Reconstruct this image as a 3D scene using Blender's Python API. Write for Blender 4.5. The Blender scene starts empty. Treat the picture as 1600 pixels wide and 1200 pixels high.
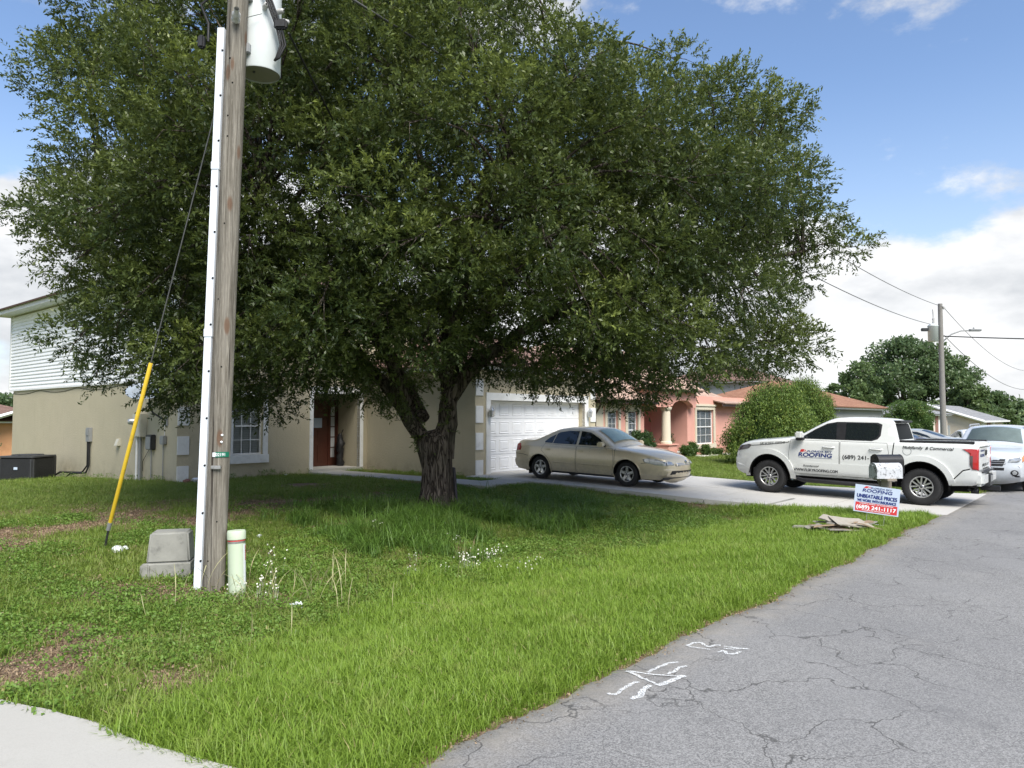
import bpy, bmesh, math, random
import numpy as np
from mathutils import Vector, Matrix, Euler
from mathutils.geometry import tessellate_polygon

random.seed(7)
RNG = np.random.default_rng(7)
SC = bpy.context.scene
COL = SC.collection
rad = math.radians

# ------------------------------------------------------------------ camera, sky, sun, exposure
cam_d = bpy.data.cameras.new('camera')
cam_d.lens = 25.9
cam_d.sensor_width = 36.0
cam_d.clip_start = 0.05
cam_d.clip_end = 3000
cam = bpy.data.objects.new('camera', cam_d)
COL.objects.link(cam)
cam.location = (0, 0, 1.8)
cam.rotation_euler = (rad(92.65), 0, 0)
SC.camera = cam

SUN_EL, SUN_AZ = 50.0, 158.0       # compass-like: direction the sun stands in, from +Y towards +X
SKY_STRENGTH = 0.15
world = bpy.data.worlds.new('World')
SC.world = world
world.use_nodes = True
wn, wl = world.node_tree.nodes, world.node_tree.links
wn.clear()


def wnode(t, **kw):
    n = wn.new(t)
    for k, v in kw.items():
        setattr(n, k, v)
    return n


def wmath(op, a, b=None, c=None, clamp=False):
    n = wnode('ShaderNodeMath', operation=op, use_clamp=clamp)
    for i, s in enumerate((a, b, c)):
        if s is None:
            continue
        if isinstance(s, (int, float)):
            n.inputs[i].default_value = s
        else:
            wl.new(s, n.inputs[i])
    return n.outputs[0]


def wramp(src, lo, hi):
    n = wnode('ShaderNodeMapRange', interpolation_type='SMOOTHSTEP')
    wl.new(src, n.inputs['Value'])
    for nm, v in (('From Min', lo), ('From Max', hi)):
        if isinstance(v, (int, float)):
            n.inputs[nm].default_value = v
        else:
            wl.new(v, n.inputs[nm])
    return n.outputs['Result']


sky = wnode('ShaderNodeTexSky', sky_type='NISHITA', sun_disc=False)
sky.sun_elevation = rad(SUN_EL)
sky.sun_rotation = rad(SUN_AZ)
sky.air_density, sky.dust_density, sky.ozone_density = 1.0, 0.6, 2.0
tc = wnode('ShaderNodeTexCoord')
sep = wnode('ShaderNodeSeparateXYZ')
wl.new(tc.outputs['Generated'], sep.inputs[0])
zc = wmath('MAXIMUM', sep.outputs['Z'], 0.0)


def wnoise(scale, detail, rough, offset=(0, 0, 0), sz=(1, 1, 1)):
    m = wnode('ShaderNodeMapping')
    m.inputs['Location'].default_value = offset
    m.inputs['Scale'].default_value = sz
    wl.new(tc.outputs['Generated'], m.inputs['Vector'])
    n = wnode('ShaderNodeTexNoise')
    n.inputs['Scale'].default_value = scale
    n.inputs['Detail'].default_value = detail
    n.inputs['Roughness'].default_value = rough
    wl.new(m.outputs[0], n.inputs['Vector'])
    return n.outputs['Fac']


big = wnoise(3.1, 9, 0.56, (0.35, 1.2, 0.4), (1, 1, 1.9))
fine = wnoise(9.0, 7, 0.6, (2.0, 0.3, 1.0), (1, 1, 1.6))
grey = wnoise(4.0, 6, 0.55, (5.0, 1.0, 2.0), (1, 1, 2.5))
# more cloud towards the horizon, scattered puffs higher up
low = wmath('SUBTRACT', 1.0, wramp(zc, 0.16, 0.36))
cov = wmath('ADD', wmath('ADD', wmath('MULTIPLY', big, 1.0), wmath('MULTIPLY', fine, 0.22)), wmath('MULTIPLY', low, 0.24))
mask = wmath('MULTIPLY', wramp(cov, 0.66, 0.77), 0.97)
shade = wmath('ADD', wmath('MULTIPLY', wramp(grey, 0.36, 0.70), 0.75), wmath('MULTIPLY', wramp(fine, 0.35, 0.65), 0.25))
ccol = wnode('ShaderNodeMix', data_type='RGBA')
ccol.inputs['A'].default_value = (1.55, 1.62, 1.72, 1)
ccol.inputs['B'].default_value = (3.0, 3.0, 3.0, 1)
wl.new(shade, ccol.inputs['Factor'])
haze_f = wmath('MULTIPLY', wmath('SUBTRACT', 1.0, wramp(zc, 0.0, 0.42)), 0.52)
hz = wnode('ShaderNodeMix', data_type='RGBA')
hz.inputs['B'].default_value = (2.0, 2.27, 2.58, 1)
wl.new(haze_f, hz.inputs['Factor'])
skb = wnode('ShaderNodeMix', data_type='RGBA', blend_type='MULTIPLY')
skb.inputs['Factor'].default_value = 1.0
skb.inputs['B'].default_value = (.50, .51, .535, 1)
wl.new(sky.outputs[0], skb.inputs['A'])
wl.new(skb.outputs['Result'], hz.inputs['A'])
smix = wnode('ShaderNodeMix', data_type='RGBA')
wl.new(mask, smix.inputs['Factor'])
wl.new(hz.outputs['Result'], smix.inputs['A'])
wl.new(ccol.outputs['Result'], smix.inputs['B'])
bg = wnode('ShaderNodeBackground')
bg.inputs['Strength'].default_value = SKY_STRENGTH
wl.new(smix.outputs['Result'], bg.inputs['Color'])
wout = wnode('ShaderNodeOutputWorld')
wl.new(bg.outputs[0], wout.inputs['Surface'])

sun_d = bpy.data.lights.new('sun', 'SUN')
sun_d.energy = 2.35
sun_d.angle = rad(36)
sun_d.color = (1.0, 0.95, 0.86)
sun = bpy.data.objects.new('sun', sun_d)
COL.objects.link(sun)
sd = Vector((math.sin(rad(SUN_AZ)) * math.cos(rad(SUN_EL)), math.cos(rad(SUN_AZ)) * math.cos(rad(SUN_EL)), math.sin(rad(SUN_EL))))
sun.rotation_euler = sd.to_track_quat('Z', 'Y').to_euler()
sun.location = (0, 0, 40)

SC.view_settings.view_transform = 'Standard'
SC.view_settings.look = 'None'
SC.view_settings.gamma = 1.0
SC.view_settings.use_curve_mapping = False
SC.view_settings.exposure = 1.42
SC.render.engine = 'CYCLES'
SC.cycles.max_bounces = 10
SC.cycles.diffuse_bounces = 6
SC.cycles.transmission_bounces = 8
SC.cycles.transparent_max_bounces = 8

# ------------------------------------------------------------------ frame: u runs along the road, v away from it
CA, SA = 0.6428, 0.7660
RZ = 50.0


def xy(u, v):
    return CA * u - SA * v, SA * u + CA * v


def P(u, v, z=0.0):
    x, y = xy(u, v)
    return Vector((x, y, z))


def uv_of(x, y):
    return CA * x + SA * y, -SA * x + CA * y


def smooth(a, b, t):
    t = np.clip((t - a) / (b - a), 0, 1)
    return t * t * (3 - 2 * t)


_LAT = np.random.default_rng(3).random((256, 256))


def vnoise(x, y):
    xi, yi = np.floor(x).astype(int), np.floor(y).astype(int)
    fx, fy = x - xi, y - yi
    fx, fy = fx * fx * (3 - 2 * fx), fy * fy * (3 - 2 * fy)
    g = lambda a, b: _LAT[a % 256, b % 256]
    return (g(xi, yi) * (1 - fx) + g(xi + 1, yi) * fx) * (1 - fy) + (g(xi, yi + 1) * (1 - fx) + g(xi + 1, yi + 1) * fx) * fy


def fbm(x, y, s, o=4):
    x, y = np.asarray(x, float) * s + 40.3, np.asarray(y, float) * s + 91.7
    r, a, t = 0.0, 1.0, 0.0
    for _ in range(o):
        r = r + a * vnoise(x, y); t += a
        a *= 0.5; x = x * 2.03 + 7.1; y = y * 2.03 + 3.3
    return r / t


def gslope(u, v):
    return -0.012 * (np.clip(u, 30, 90) - 30)


def drive_z(v):
    return np.interp(v, [-5, 2.9, 3.6, 7.0, 9.76, 12.55, 14.7, 20], [-.13, -.13, -.13, -.065, .06, .12, .14, .14])


def ground_z(u, v):
    u, v = np.asarray(u, float), np.asarray(v, float)
    lawn = np.interp(v, [-30, -4.3, -4.0, 2.6, 3.0, 3.4, 4.6, 6.1, 7.6, 9.0, 11, 14, 20, 24, 28, 34, 50, 70],
                     [-.1, -.14, -.2, -.2, -.15, -.145, -.20, -.33, -.27, -.13, 0., .09, .08, -.04, -.2, -.4, -.6, -.7])
    flat = np.interp(v, [-30, -4.3, -4.0, 2.6, 3.0, 3.4, 10, 14, 20, 24, 28, 34, 50, 70],
                     [-.1, -.14, -.2, -.2, -.15, -.145, -.11, .04, .06, -.04, -.2, -.4, -.6, -.7])
    left = 1 - smooth(2.0, 4.5, u)
    lawn = lawn * (1 - left * .75) + flat * left * .75
    w = smooth(14.9, 16.2, u) * (1 - smooth(21.0, 23.5, u)) * smooth(2.6, 3.0, v) * (1 - smooth(15, 17, v))
    right = smooth(21.0, 23.5, u)
    pink = np.interp(v, [-30, -4.3, -4.0, 2.6, 3.0, 3.4, 7, 14, 20, 34, 50, 70], [-.1, -.14, -.2, -.2, -.15, -.14, -.10, -.02, 0, -.3, -.6, -.7])
    z = lawn * (1 - right) + pink * right
    z = z * (1 - w) + (drive_z(v) - .05) * w
    bump = (fbm(u, v, .9, 3) - .5) * .07 * smooth(3.2, 4.2, v) * (1 - w)
    return z + bump + gslope(u, v)


def gz(u, v):
    return float(ground_z(u, v))


# ------------------------------------------------------------------ object helpers
def tag(o, label=None, cat=None, group=None, kind=None):
    if label: o['label'] = label
    if cat: o['category'] = cat
    if group: o['group'] = group
    if kind: o['kind'] = kind
    return o


def thing(name, label, cat, u, v, z=None, rot=0.0, group=None, pitch=0.0):
    o = bpy.data.objects.new(name, None)
    COL.objects.link(o)
    o.empty_display_size = .2
    o.location = P(u, v, gz(u, v) if z is None else z)
    o.rotation_euler = (0, pitch, rad(RZ + rot))
    return tag(o, label, cat, group)


def copy_tree(o, parent=None):
    c = o.copy()
    COL.objects.link(c)
    c.parent = parent
    for ch in list(o.children):
        copy_tree(ch, c)
    return c


class MB:
    def __init__(self):
        self.v, self.f, self.s = [], [], []

    def add(self, verts, faces, smooth=False):
        n = len(self.v)
        self.v += [tuple(p) for p in verts]
        self.f += [tuple(i + n for i in f) for f in faces]
        self.s += [smooth] * len(faces)
        return self

    def box(self, x0, x1, y0, y1, z0, z1, M=None):
        vs = [Vector((x, y, z)) for z in (z0, z1) for x, y in ((x0, y0), (x1, y0), (x1, y1), (x0, y1))]
        if M is not None:
            vs = [M @ p for p in vs]
        return self.add(vs, [(3, 2, 1, 0), (4, 5, 6, 7), (0, 1, 5, 4), (1, 2, 6, 5), (2, 3, 7, 6), (3, 0, 4, 7)])

    def bbox(self, x0, x1, y0, y1, z0, z1, b=.01, M=None):
        """box with chamfered edges"""
        bm = bmesh.new()
        bmesh.ops.create_cube(bm, size=1)
        for q in bm.verts:
            q.co = Vector((x0 + (q.co.x + .5) * (x1 - x0), y0 + (q.co.y + .5) * (y1 - y0), z0 + (q.co.z + .5) * (z1 - z0)))
        bmesh.ops.bevel(bm, geom=bm.edges[:], offset=b, segments=2, affect='EDGES')
        return self.bm(bm, M)

    def bm(self, bm, M=None, smooth=False):
        bm.verts.index_update()
        vs = [(M @ q.co if M is not None else q.co.copy()) for q in bm.verts]
        fs = [[l.index for l in f.verts] for f in bm.faces]
        bm.free()
        return self.add(vs, fs, smooth)

    def tube(self, pts, r, n=10, cap=True, smooth=True):
        pts = [Vector(p) for p in pts]
        rs = r if isinstance(r, (list, tuple)) else [r] * len(pts)
        vs, fs = [], []
        prev = None
        for i, p in enumerate(pts):
            d = (pts[min(i + 1, len(pts) - 1)] - pts[max(i - 1, 0)])
            if d.length < 1e-9: d = Vector((0, 0, 1))
            d.normalize()
            if prev is None:
                a = Vector((0, 0, 1)) if abs(d.z) < .9 else Vector((1, 0, 0))
                x = d.cross(a).normalized()
            else:
                x = (prev - d * prev.dot(d)).normalized()
            prev = x
            y = d.cross(x)
            for k in range(n):
                t = 2 * math.pi * k / n
                vs.append(p + (x * math.cos(t) + y * math.sin(t)) * rs[i])
        for i in range(len(pts) - 1):
            for k in range(n):
                a, b = i * n + k, i * n + (k + 1) % n
                fs.append((a, b, b + n, a + n))
        self.add(vs, fs, smooth)
        if cap:
            m = (len(pts) - 1) * n
            self.add(vs[:n], [tuple(range(n - 1, -1, -1))])
            self.add(vs[m:m + n], [tuple(range(n))])
        return self

    def lathe(self, prof, n=24, M=None, smooth=True):
        """prof: (radius, height) pairs round local z"""
        vs, fs = [], []
        for (r, h) in prof:
            for k in range(n):
                t = 2 * math.pi * k / n
                vs.append(Vector((r * math.cos(t), r * math.sin(t), h)))
        for i in range(len(prof) - 1):
            for k in range(n):
                a, b = i * n + k, i * n + (k + 1) % n
                fs.append((a, b, b + n, a + n))
        if M is not None:
            vs = [M @ p for p in vs]
        return self.add(vs, fs, smooth)

    def prism(self, poly, h0, h1, M=None):
        """polygon (x, y) raised from h0 to h1 in local z"""
        n = len(poly)
        vs = [Vector((x, y, h0)) for x, y in poly] + [Vector((x, y, h1)) for x, y in poly]
        if M is not None:
            vs = [M @ p for p in vs]
        fs = [tuple(range(n - 1, -1, -1)), tuple(range(n, 2 * n))]
        fs += [(i, (i + 1) % n, n + (i + 1) % n, n + i) for i in range(n)]
        return self.add(vs, fs)

    def build(self, name, m, parent=None, angle=None, **kw):
        me = bpy.data.meshes.new(name)
        me.from_pydata(self.v, [], self.f)
        me.polygons.foreach_set('use_smooth', self.s)
        me.update()
        bm = bmesh.new(); bm.from_mesh(me)
        if angle is not None:
            bmesh.ops.remove_doubles(bm, verts=bm.verts[:], dist=1e-4)
        bmesh.ops.recalc_face_normals(bm, faces=bm.faces[:])
        bm.to_mesh(me); bm.free()
        if angle is not None:
            me.polygons.foreach_set('use_smooth', [True] * len(me.polygons))
            me.set_sharp_from_angle(angle=rad(angle))
        me.materials.append(m)
        o = bpy.data.objects.new(name, me)
        COL.objects.link(o)
        o.parent = parent
        return tag(o, **kw)


def sheet(name, verts, faces, m, parent=None, smooth=False, **kw):
    me = bpy.data.meshes.new(name)
    me.from_pydata([tuple(p) for p in verts], [], faces)
    me.polygons.foreach_set('use_smooth', [smooth] * len(me.polygons))
    me.update()
    me.materials.append(m)
    o = bpy.data.objects.new(name, me)
    COL.objects.link(o)
    o.parent = parent
    return tag(o, **kw)


def share(o, name, parent, loc=(0, 0, 0), rot=None, scale=None):
    c = bpy.data.objects.new(name, o.data)
    COL.objects.link(c)
    c.parent = parent
    c.location = loc
    if rot: c.rotation_euler = rot
    if scale: c.scale = scale
    return c


# ------------------------------------------------------------------ materials
class MT:
    def __init__(self, name):
        self.m = bpy.data.materials.new(name)
        self.m.use_nodes = True
        self.n, self.l = self.m.node_tree.nodes, self.m.node_tree.links
        self.b = self.n['Principled BSDF']
        self.out = self.n['Material Output']
        self.tc = self.n.new('ShaderNodeTexCoord')

    def node(self, t, **kw):
        n = self.n.new(t)
        for k, v in kw.items(): setattr(n, k, v)
        return n

    def inp(self, n, key, v):
        s = n.inputs[key]
        if hasattr(v, 'is_linked') or isinstance(v, bpy.types.NodeSocket):
            self.l.new(v, s)
        else:
            s.default_value = v

    def set(self, **kw):
        for k, v in kw.items():
            self.inp(self.b, k.replace('_', ' '), v)
        return self

    def vec(self, scale=(1, 1, 1), src='Object', loc=(0, 0, 0), rot=(0, 0, 0)):
        m = self.node('ShaderNodeMapping')
        m.inputs['Scale'].default_value = scale
        m.inputs['Location'].default_value = loc
        m.inputs['Rotation'].default_value = rot
        if src == 'World':
            g = self.node('ShaderNodeNewGeometry'); self.l.new(g.outputs['Position'], m.inputs['Vector'])
        else:
            self.l.new(self.tc.outputs[src], m.inputs['Vector'])
        return m.outputs[0]

    def noise(self, scale, detail=4, rough=.55, vec=None, dist=0.0):
        n = self.node('ShaderNodeTexNoise')
        n.inputs['Scale'].default_value = scale
        n.inputs['Detail'].default_value = detail
        n.inputs['Roughness'].default_value = rough
        n.inputs['Distortion'].default_value = dist
        self.l.new(vec if vec is not None else self.vec(), n.inputs['Vector'])
        return n.outputs['Fac']

    def noisec(self, scale, detail=3, vec=None):
        n = self.node('ShaderNodeTexNoise')
        n.inputs['Scale'].default_value = scale
        n.inputs['Detail'].default_value = detail
        self.l.new(vec if vec is not None else self.vec(), n.inputs['Vector'])
        return n.outputs['Color']

    def voronoi(self, scale, vec, feature='F1', out='Distance', rnd=1.0):
        n = self.node('ShaderNodeTexVoronoi', feature=feature)
        n.inputs['Scale'].default_value = scale
        n.inputs['Randomness'].default_value = rnd
        self.l.new(vec, n.inputs['Vector'])
        return n.outputs[out]

    def rng(self, src, a, b, c=0.0, d=1.0, sm=True):
        n = self.node('ShaderNodeMapRange')
        if sm: n.interpolation_type = 'SMOOTHSTEP'
        self.l.new(src, n.inputs['Value'])
        for k, v in (('From Min', a), ('From Max', b), ('To Min', c), ('To Max', d)):
            n.inputs[k].default_value = v
        return n.outputs['Result']

    def math(self, op, a, b=0.0, clamp=False):
        n = self.node('ShaderNodeMath', operation=op, use_clamp=clamp)
        self.inp(n, 0, a); self.inp(n, 1, b)
        return n.outputs[0]

    def mix(self, f, a, b, blend='MIX'):
        n = self.node('ShaderNodeMix', data_type='RGBA', blend_type=blend)
        for k, v in (('Factor', f), ('A', a), ('B', b)):
            if isinstance(v, tuple): v = v if len(v) == 4 else (*v, 1)
            self.inp(n, k, v)
        return n.outputs['Result']

    def attr(self, name):
        n = self.node('ShaderNodeAttribute', attribute_name=name)
        return n.outputs['Fac']

    def bump(self, h, strength=.3, dist=.01):
        n = self.node('ShaderNodeBump')
        n.inputs['Strength'].default_value = strength
        n.inputs['Distance'].default_value = dist
        self.l.new(h, n.inputs['Height'])
        self.l.new(n.outputs[0], self.b.inputs['Normal'])
        return self


def col(rgb):
    return (*rgb, 1)


def plain(name, rgb, rough=.6, metal=0., var=.12, scale=6., bump=0., bscale=60., spec=.5, coat=0., dist=.004, src='Object', dirt=None):
    t = MT(name)
    lo = tuple(c * (1 - var) for c in rgb); hi = tuple(min(1, c * (1 + var)) for c in rgb)
    v = t.vec(src=src)
    c = t.mix(t.noise(scale, 5, .6, v), col(lo), col(hi))
    if dirt:
        c = t.mix(t.rng(t.noise(dirt[1], 6, .65, v), .5, .72, 0, dirt[2]), c, col(dirt[0]))
    t.set(Base_Color=c, Metallic=metal, Specular_IOR_Level=spec, Coat_Weight=coat)
    t.inp(t.b, 'Roughness', t.rng(t.noise(scale * 2.3, 3, .5, v), .3, .7, max(0.02, rough - .07), min(1, rough + .07)))
    if bump:
        t.bump(t.noise(bscale, 4, .6, v), bump, dist)
    return t.m


def glass(name, tint=(.03, .04, .045), rough=.02, trans=0.0, spec=.6):
    t = MT(name)
    t.set(Base_Color=col(tint), Roughness=rough, Specular_IOR_Level=spec, Coat_Weight=.3, Coat_Roughness=.01)
    if trans > 0:
        tr = t.node('ShaderNodeBsdfTransparent'); tr.inputs[0].default_value = (.95, .975, .97, 1)
        mx = t.node('ShaderNodeMixShader')
        fr = t.node('ShaderNodeFresnel'); fr.inputs['IOR'].default_value = 1.5
        f = t.math('SUBTRACT', trans, t.math('MULTIPLY', fr.outputs[0], .8), True)
        t.l.new(f, mx.inputs[0]); t.l.new(t.b.outputs[0], mx.inputs[1]); t.l.new(tr.outputs[0], mx.inputs[2])
        t.l.new(mx.outputs[0], t.out.inputs['Surface'])
    return t.m


def paint(name, rgb, metal=0., rough=.35, flake=0., dirt=.08):
    t = MT(name)
    c = col(rgb)
    if flake:
        fl = t.noise(900, 1, .5)
        c = t.mix(fl, col(tuple(x * (1 - flake) for x in rgb)), col(tuple(min(1, x * (1 + flake)) for x in rgb)))
    d = t.rng(t.noise(3.2, 6, .65), .45, .8, 0, dirt)
    z = t.node('ShaderNodeSeparateXYZ'); t.l.new(t.tc.outputs['Object'], z.inputs[0])
    lowd = t.math('MULTIPLY', t.rng(z.outputs['Z'], .75, .3), t.rng(t.noise(7, 5, .6), .3, .7, .1, .35))
    c = t.mix(t.math('MAXIMUM', d, lowd), c, col((.23, .21, .18)))
    t.set(Base_Color=c, Metallic=metal, Coat_Weight=.8, Coat_Roughness=.05)
    t.inp(t.b, 'Roughness', t.rng(t.noise(20, 4, .6), .3, .7, rough - .05, rough + .1))
    return t.m


def stucco(name, rgb, stain=(.2, .18, .13)):
    t = MT(name)
    v = t.vec(src='World')
    c = t.mix(t.noise(1.3, 6, .62, v), col(tuple(x * .90 for x in rgb)), col(tuple(min(1, x * 1.08) for x in rgb)))
    z = t.node('ShaderNodeSeparateXYZ'); t.l.new(v, z.inputs[0])
    splash = t.math('MULTIPLY', t.rng(z.outputs['Z'], .75, .0), t.rng(t.noise(2.6, 6, .65, v), .35, .7, .05, .55))
    streak = t.rng(t.noise(1.6, 5, .6, t.vec((5, 5, .5), 'World')), .55, .85, 0, .25)
    c = t.mix(t.math('MAXIMUM', splash, streak), c, col(stain))
    t.set(Base_Color=c, Roughness=.9, Specular_IOR_Level=.2)
    h = t.math('ADD', t.noise(22, 5, .6, v), t.math('MULTIPLY', t.noise(70, 3, .6, v), .4))
    t.bump(h, .7, .012)
    return t.m


def shingle(name, a, b, rot=0.0):
    """rows of tabs, colours shuffled tab by tab"""
    t = MT(name)
    v = t.vec((1, 1, 1), 'Object')
    br = t.node('ShaderNodeTexBrick')
    br.offset = .5
    br.inputs['Scale'].default_value = 1.0
    br.inputs['Brick Width'].default_value = .32
    br.inputs['Row Height'].default_value = .15
    br.inputs['Mortar Size'].default_value = .008
    br.inputs['Color1'].default_value = col(a); br.inputs['Color2'].default_value = col(b)
    br.inputs['Mortar'].default_value = col(tuple(x * .55 for x in a))
    t.l.new(t.tc.outputs['UV'], br.inputs['Vector'])
    c = t.mix(t.rng(t.noise(.7, 5, .6, v), .3, .75, 0, .4), br.outputs['Color'], col(tuple(x * .7 for x in a)))
    t.set(Base_Color=c, Roughness=.92, Specular_IOR_Level=.2)
    t.bump(t.math('ADD', br.outputs['Fac'], t.noise(60, 3, .6, v)), .5, .01)
    return t.m


M = {}
M['white_trim'] = plain('white_trim_paint', (.74, .75, .74), .55, dirt=((.38, .36, .3), 2.2, .35), src='World')
M['stucco'] = stucco('olive_cream_stucco', (.475, .425, .305))
M['pink'] = stucco('pink_stucco', (.68, .36, .29), (.36, .17, .13))
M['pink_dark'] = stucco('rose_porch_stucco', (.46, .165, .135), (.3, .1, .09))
M['cream'] = stucco('cream_stucco', (.62, .56, .44))
M['siding'] = plain('white_vinyl_siding', (.85, .86, .86), .5, var=.05, scale=1.2, src='World', dirt=((.6, .61, .57), 1.4, .2))
M['garage'] = plain('white_garage_door_paint', (.82, .83, .84), .45, var=.04, scale=2, src='World', dirt=((.5, .48, .43), 1.7, .2))
M['door_brown'] = plain('red_brown_door_paint', (.085, .028, .017), .4, var=.2, scale=8)
M['black'] = plain('black_plastic', (.014, .014, .016), .5, var=.2)
M['matte_black'] = plain('matte_black', (.006, .006, .006), .9, var=.2, spec=.2)
M['rubber'] = plain('tyre_rubber', (.017, .017, .018), .82, var=.3, scale=12, bump=.2, bscale=90)
M['alloy'] = plain('silver_alloy', (.55, .55, .55), .33, .85, var=.08, dirt=((.16, .15, .14), 9, .5))
M['dark_metal'] = plain('dark_grey_metal', (.055, .057, .06), .5, .5, var=.15)
M['grey_metal'] = plain('grey_painted_metal', (.27, .28, .285), .5, .2, var=.1, dirt=((.16, .15, .13), 8, .4))
M['ac_metal'] = plain('charcoal_unit_paint', (.05, .052, .055), .55, .2, var=.15)
M['chrome'] = plain('chrome', (.7, .7, .7), .12, 1., var=.05)
M['meter_box'] = plain('beige_meter_box', (.53, .51, .42), .5, var=.06, dirt=((.3, .28, .22), 9, .4))
M['glass_dark'] = glass('dark_tinted_glass', (.012, .016, .018))
M['glass_rear'] = glass('smoked_rear_glass', (.012, .014, .015), .35, spec=.5)
M['glass_rear'].node_tree.nodes['Principled BSDF'].inputs['IOR'].default_value = 1.06
M['glass_rear'].node_tree.nodes['Principled BSDF'].inputs['Coat Weight'].default_value = 0
M['glass_window'] = glass('window_glass', (.05, .06, .06), trans=.93)
M['glass_shield'] = glass('windscreen_glass', (.05, .08, .09), trans=.94)
M['blind'] = plain('window_blind', (.60, .62, .63), .6, var=.08)
M['red_lens'] = plain('red_lamp_lens', (.42, .012, .016), .12, var=.15, coat=1.)
M['clear_lens'] = plain('clear_lamp_lens', (.42, .44, .45), .1, .3, var=.6, scale=22, coat=1.)
M['amber_lens'] = plain('amber_lamp_lens', (.62, .22, .05), .15, coat=1.)
M['lamp_dark'] = plain('smoked_lamp_lens', (.06, .045, .045), .12, var=.3, coat=1.)
M['truck_white'] = paint('white_truck_paint', (.70, .715, .70), 0, .3, dirt=.05)
M['gold'] = paint('champagne_gold_paint', (.72, .62, .44), .25, .32, flake=.05, dirt=.12)
M['silver'] = paint('pale_silver_paint', (.57, .61, .65), .15, .35, flake=.03)
M['grey_car'] = paint('grey_violet_car_paint', (.22, .21, .24), .5, .3, flake=.03)
M['beige_car'] = paint('pale_beige_car_paint', (.50, .50, .46), .4, .3, flake=.03)
M['white_car'] = paint('white_car_paint', (.72, .74, .74), 0, .3)
M['blue_print'] = plain('navy_blue_print', (.012, .03, .17), .5, var=.05)
M['black_print'] = plain('black_print', (.02, .021, .024), .5, var=.05)
M['red_print'] = plain('red_print', (.55, .035, .035), .5, var=.05)
M['sign_white'] = plain('sign_board_white', (.47, .55, .67), .45, var=.03)
M['white_plastic'] = plain('white_plastic', (.78, .81, .84), .4, var=.03)
M['conduit_white'] = plain('white_conduit_plastic', (.74, .79, .86), .45, var=.04, dirt=((.45, .47, .47), 5, .2))
M['yellow'] = plain('yellow_guard_plastic', (.66, .45, .03), .45, var=.12, dirt=((.3, .2, .05), 7, .4))
M['pale_green'] = plain('pale_green_plastic', (.50, .58, .44), .5, var=.05, dirt=((.33, .36, .27), 6, .45))
M['tag_green'] = plain('green_tag', (.005, .16, .09), .5)
M['concrete_box'] = plain('weathered_grey_box', (.25, .25, .225), .85, var=.22, scale=7, bump=.5, bscale=35, dirt=((.06, .06, .055), 5, .55))
M['transformer'] = plain('transformer_grey_paint', (.68, .72, .72), .45, var=.04)
M['transformer_base'] = plain('transformer_underside', (.22, .21, .18), .7, var=.1)  # darker than the tank: shade under the can put into the colour
M['cable'] = plain('black_cable', (.012, .012, .013), .6)
M['wire'] = plain('weathered_wire', (.14, .14, .14), .5, .4)
M['porcelain'] = plain('grey_insulator', (.45, .45, .44), .3)
M['plank'] = plain('weathered_plank', (.25, .235, .205), .85, var=.3, scale=14, bump=.6, bscale=30, dirt=((.12, .1, .08), 10, .6))
M['plank_pale'] = plain('pale_board', (.33, .305, .26), .8, var=.16, scale=9, bump=.4, bscale=40, dirt=((.3, .25, .18), 6, .6))
M['plank_brown'] = plain('brown_board', (.26, .19, .13), .85, var=.3, scale=12, bump=.5, bscale=40)
M['mail_white'] = plain('flaking_white_paint', (.50, .52, .55), .55, var=.1, dirt=((.05, .05, .05), 17, 1.25))
M['mail_post'] = plain('grey_brown_post', (.26, .23, .19), .85, var=.25, bump=.4)
M['dark_board'] = plain('charcoal_violet_board', (.04, .036, .045), .7)
M['paint_mark'] = None
M['shingle_pink'] = shingle('salmon_shingles', (.42, .29, .225), (.53, .38, .30))
M['shingle_orange'] = shingle('orange_brown_shingles', (.27, .135, .085), (.37, .2, .13))
M['shingle_grey'] = shingle('grey_shingles', (.24, .245, .25), (.33, .335, .34))
M['shingle_brown'] = shingle('brown_shingles', (.16, .1, .08), (.24, .15, .12))
M['fascia_brown'] = plain('brown_gutter_paint', (.085, .05, .04), .5)
M['wall_grey'] = stucco('grey_stucco', (.33, .34, .33))
M['wall_beige'] = stucco('beige_block', (.66, .59, .50), (.5, .44, .36))
M['wall_orange'] = stucco('orange_stucco', (.62, .33, .17), (.4, .2, .1))
M['brick'] = plain('red_brown_brickwork', (.26, .13, .10), .9, var=.3, scale=9)
M['terracotta'] = plain('terracotta_pot', (.33, .12, .06), .8)
M['gravel'] = plain('white_gravel', (.62, .60, .56), .9, var=.25, scale=8)


# ---- surfaces of the ground
def ground_mat():
    t = MT('lawn_soil')
    v = t.vec(src='World')
    soil = t.mix(t.noise(6, 6, .65, v), col((.13, .09, .062)), col((.28, .20, .14)))
    soil = t.mix(t.rng(t.noise(70, 3, .7, v), .55, .7), soil, col((.26, .20, .14)))
    th = t.mix(t.noise(5, 6, .6, v), col((.07, .10, .028)), col((.13, .165, .05)))
    th = t.mix(t.rng(t.noise(45, 3, .7, v), .5, .75, 0, .6), th, col((.20, .19, .085)))
    f = t.rng(t.math('ADD', t.attr('bare'), t.math('MULTIPLY', t.math('SUBTRACT', t.noise(9, 5, .65, v), .5), .9)), .3, .62)
    t.set(Base_Color=t.mix(f, th, soil), Roughness=.95, Specular_IOR_Level=.1)
    t.bump(t.noise(30, 5, .65, v), .9, .04)
    return t.m


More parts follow.
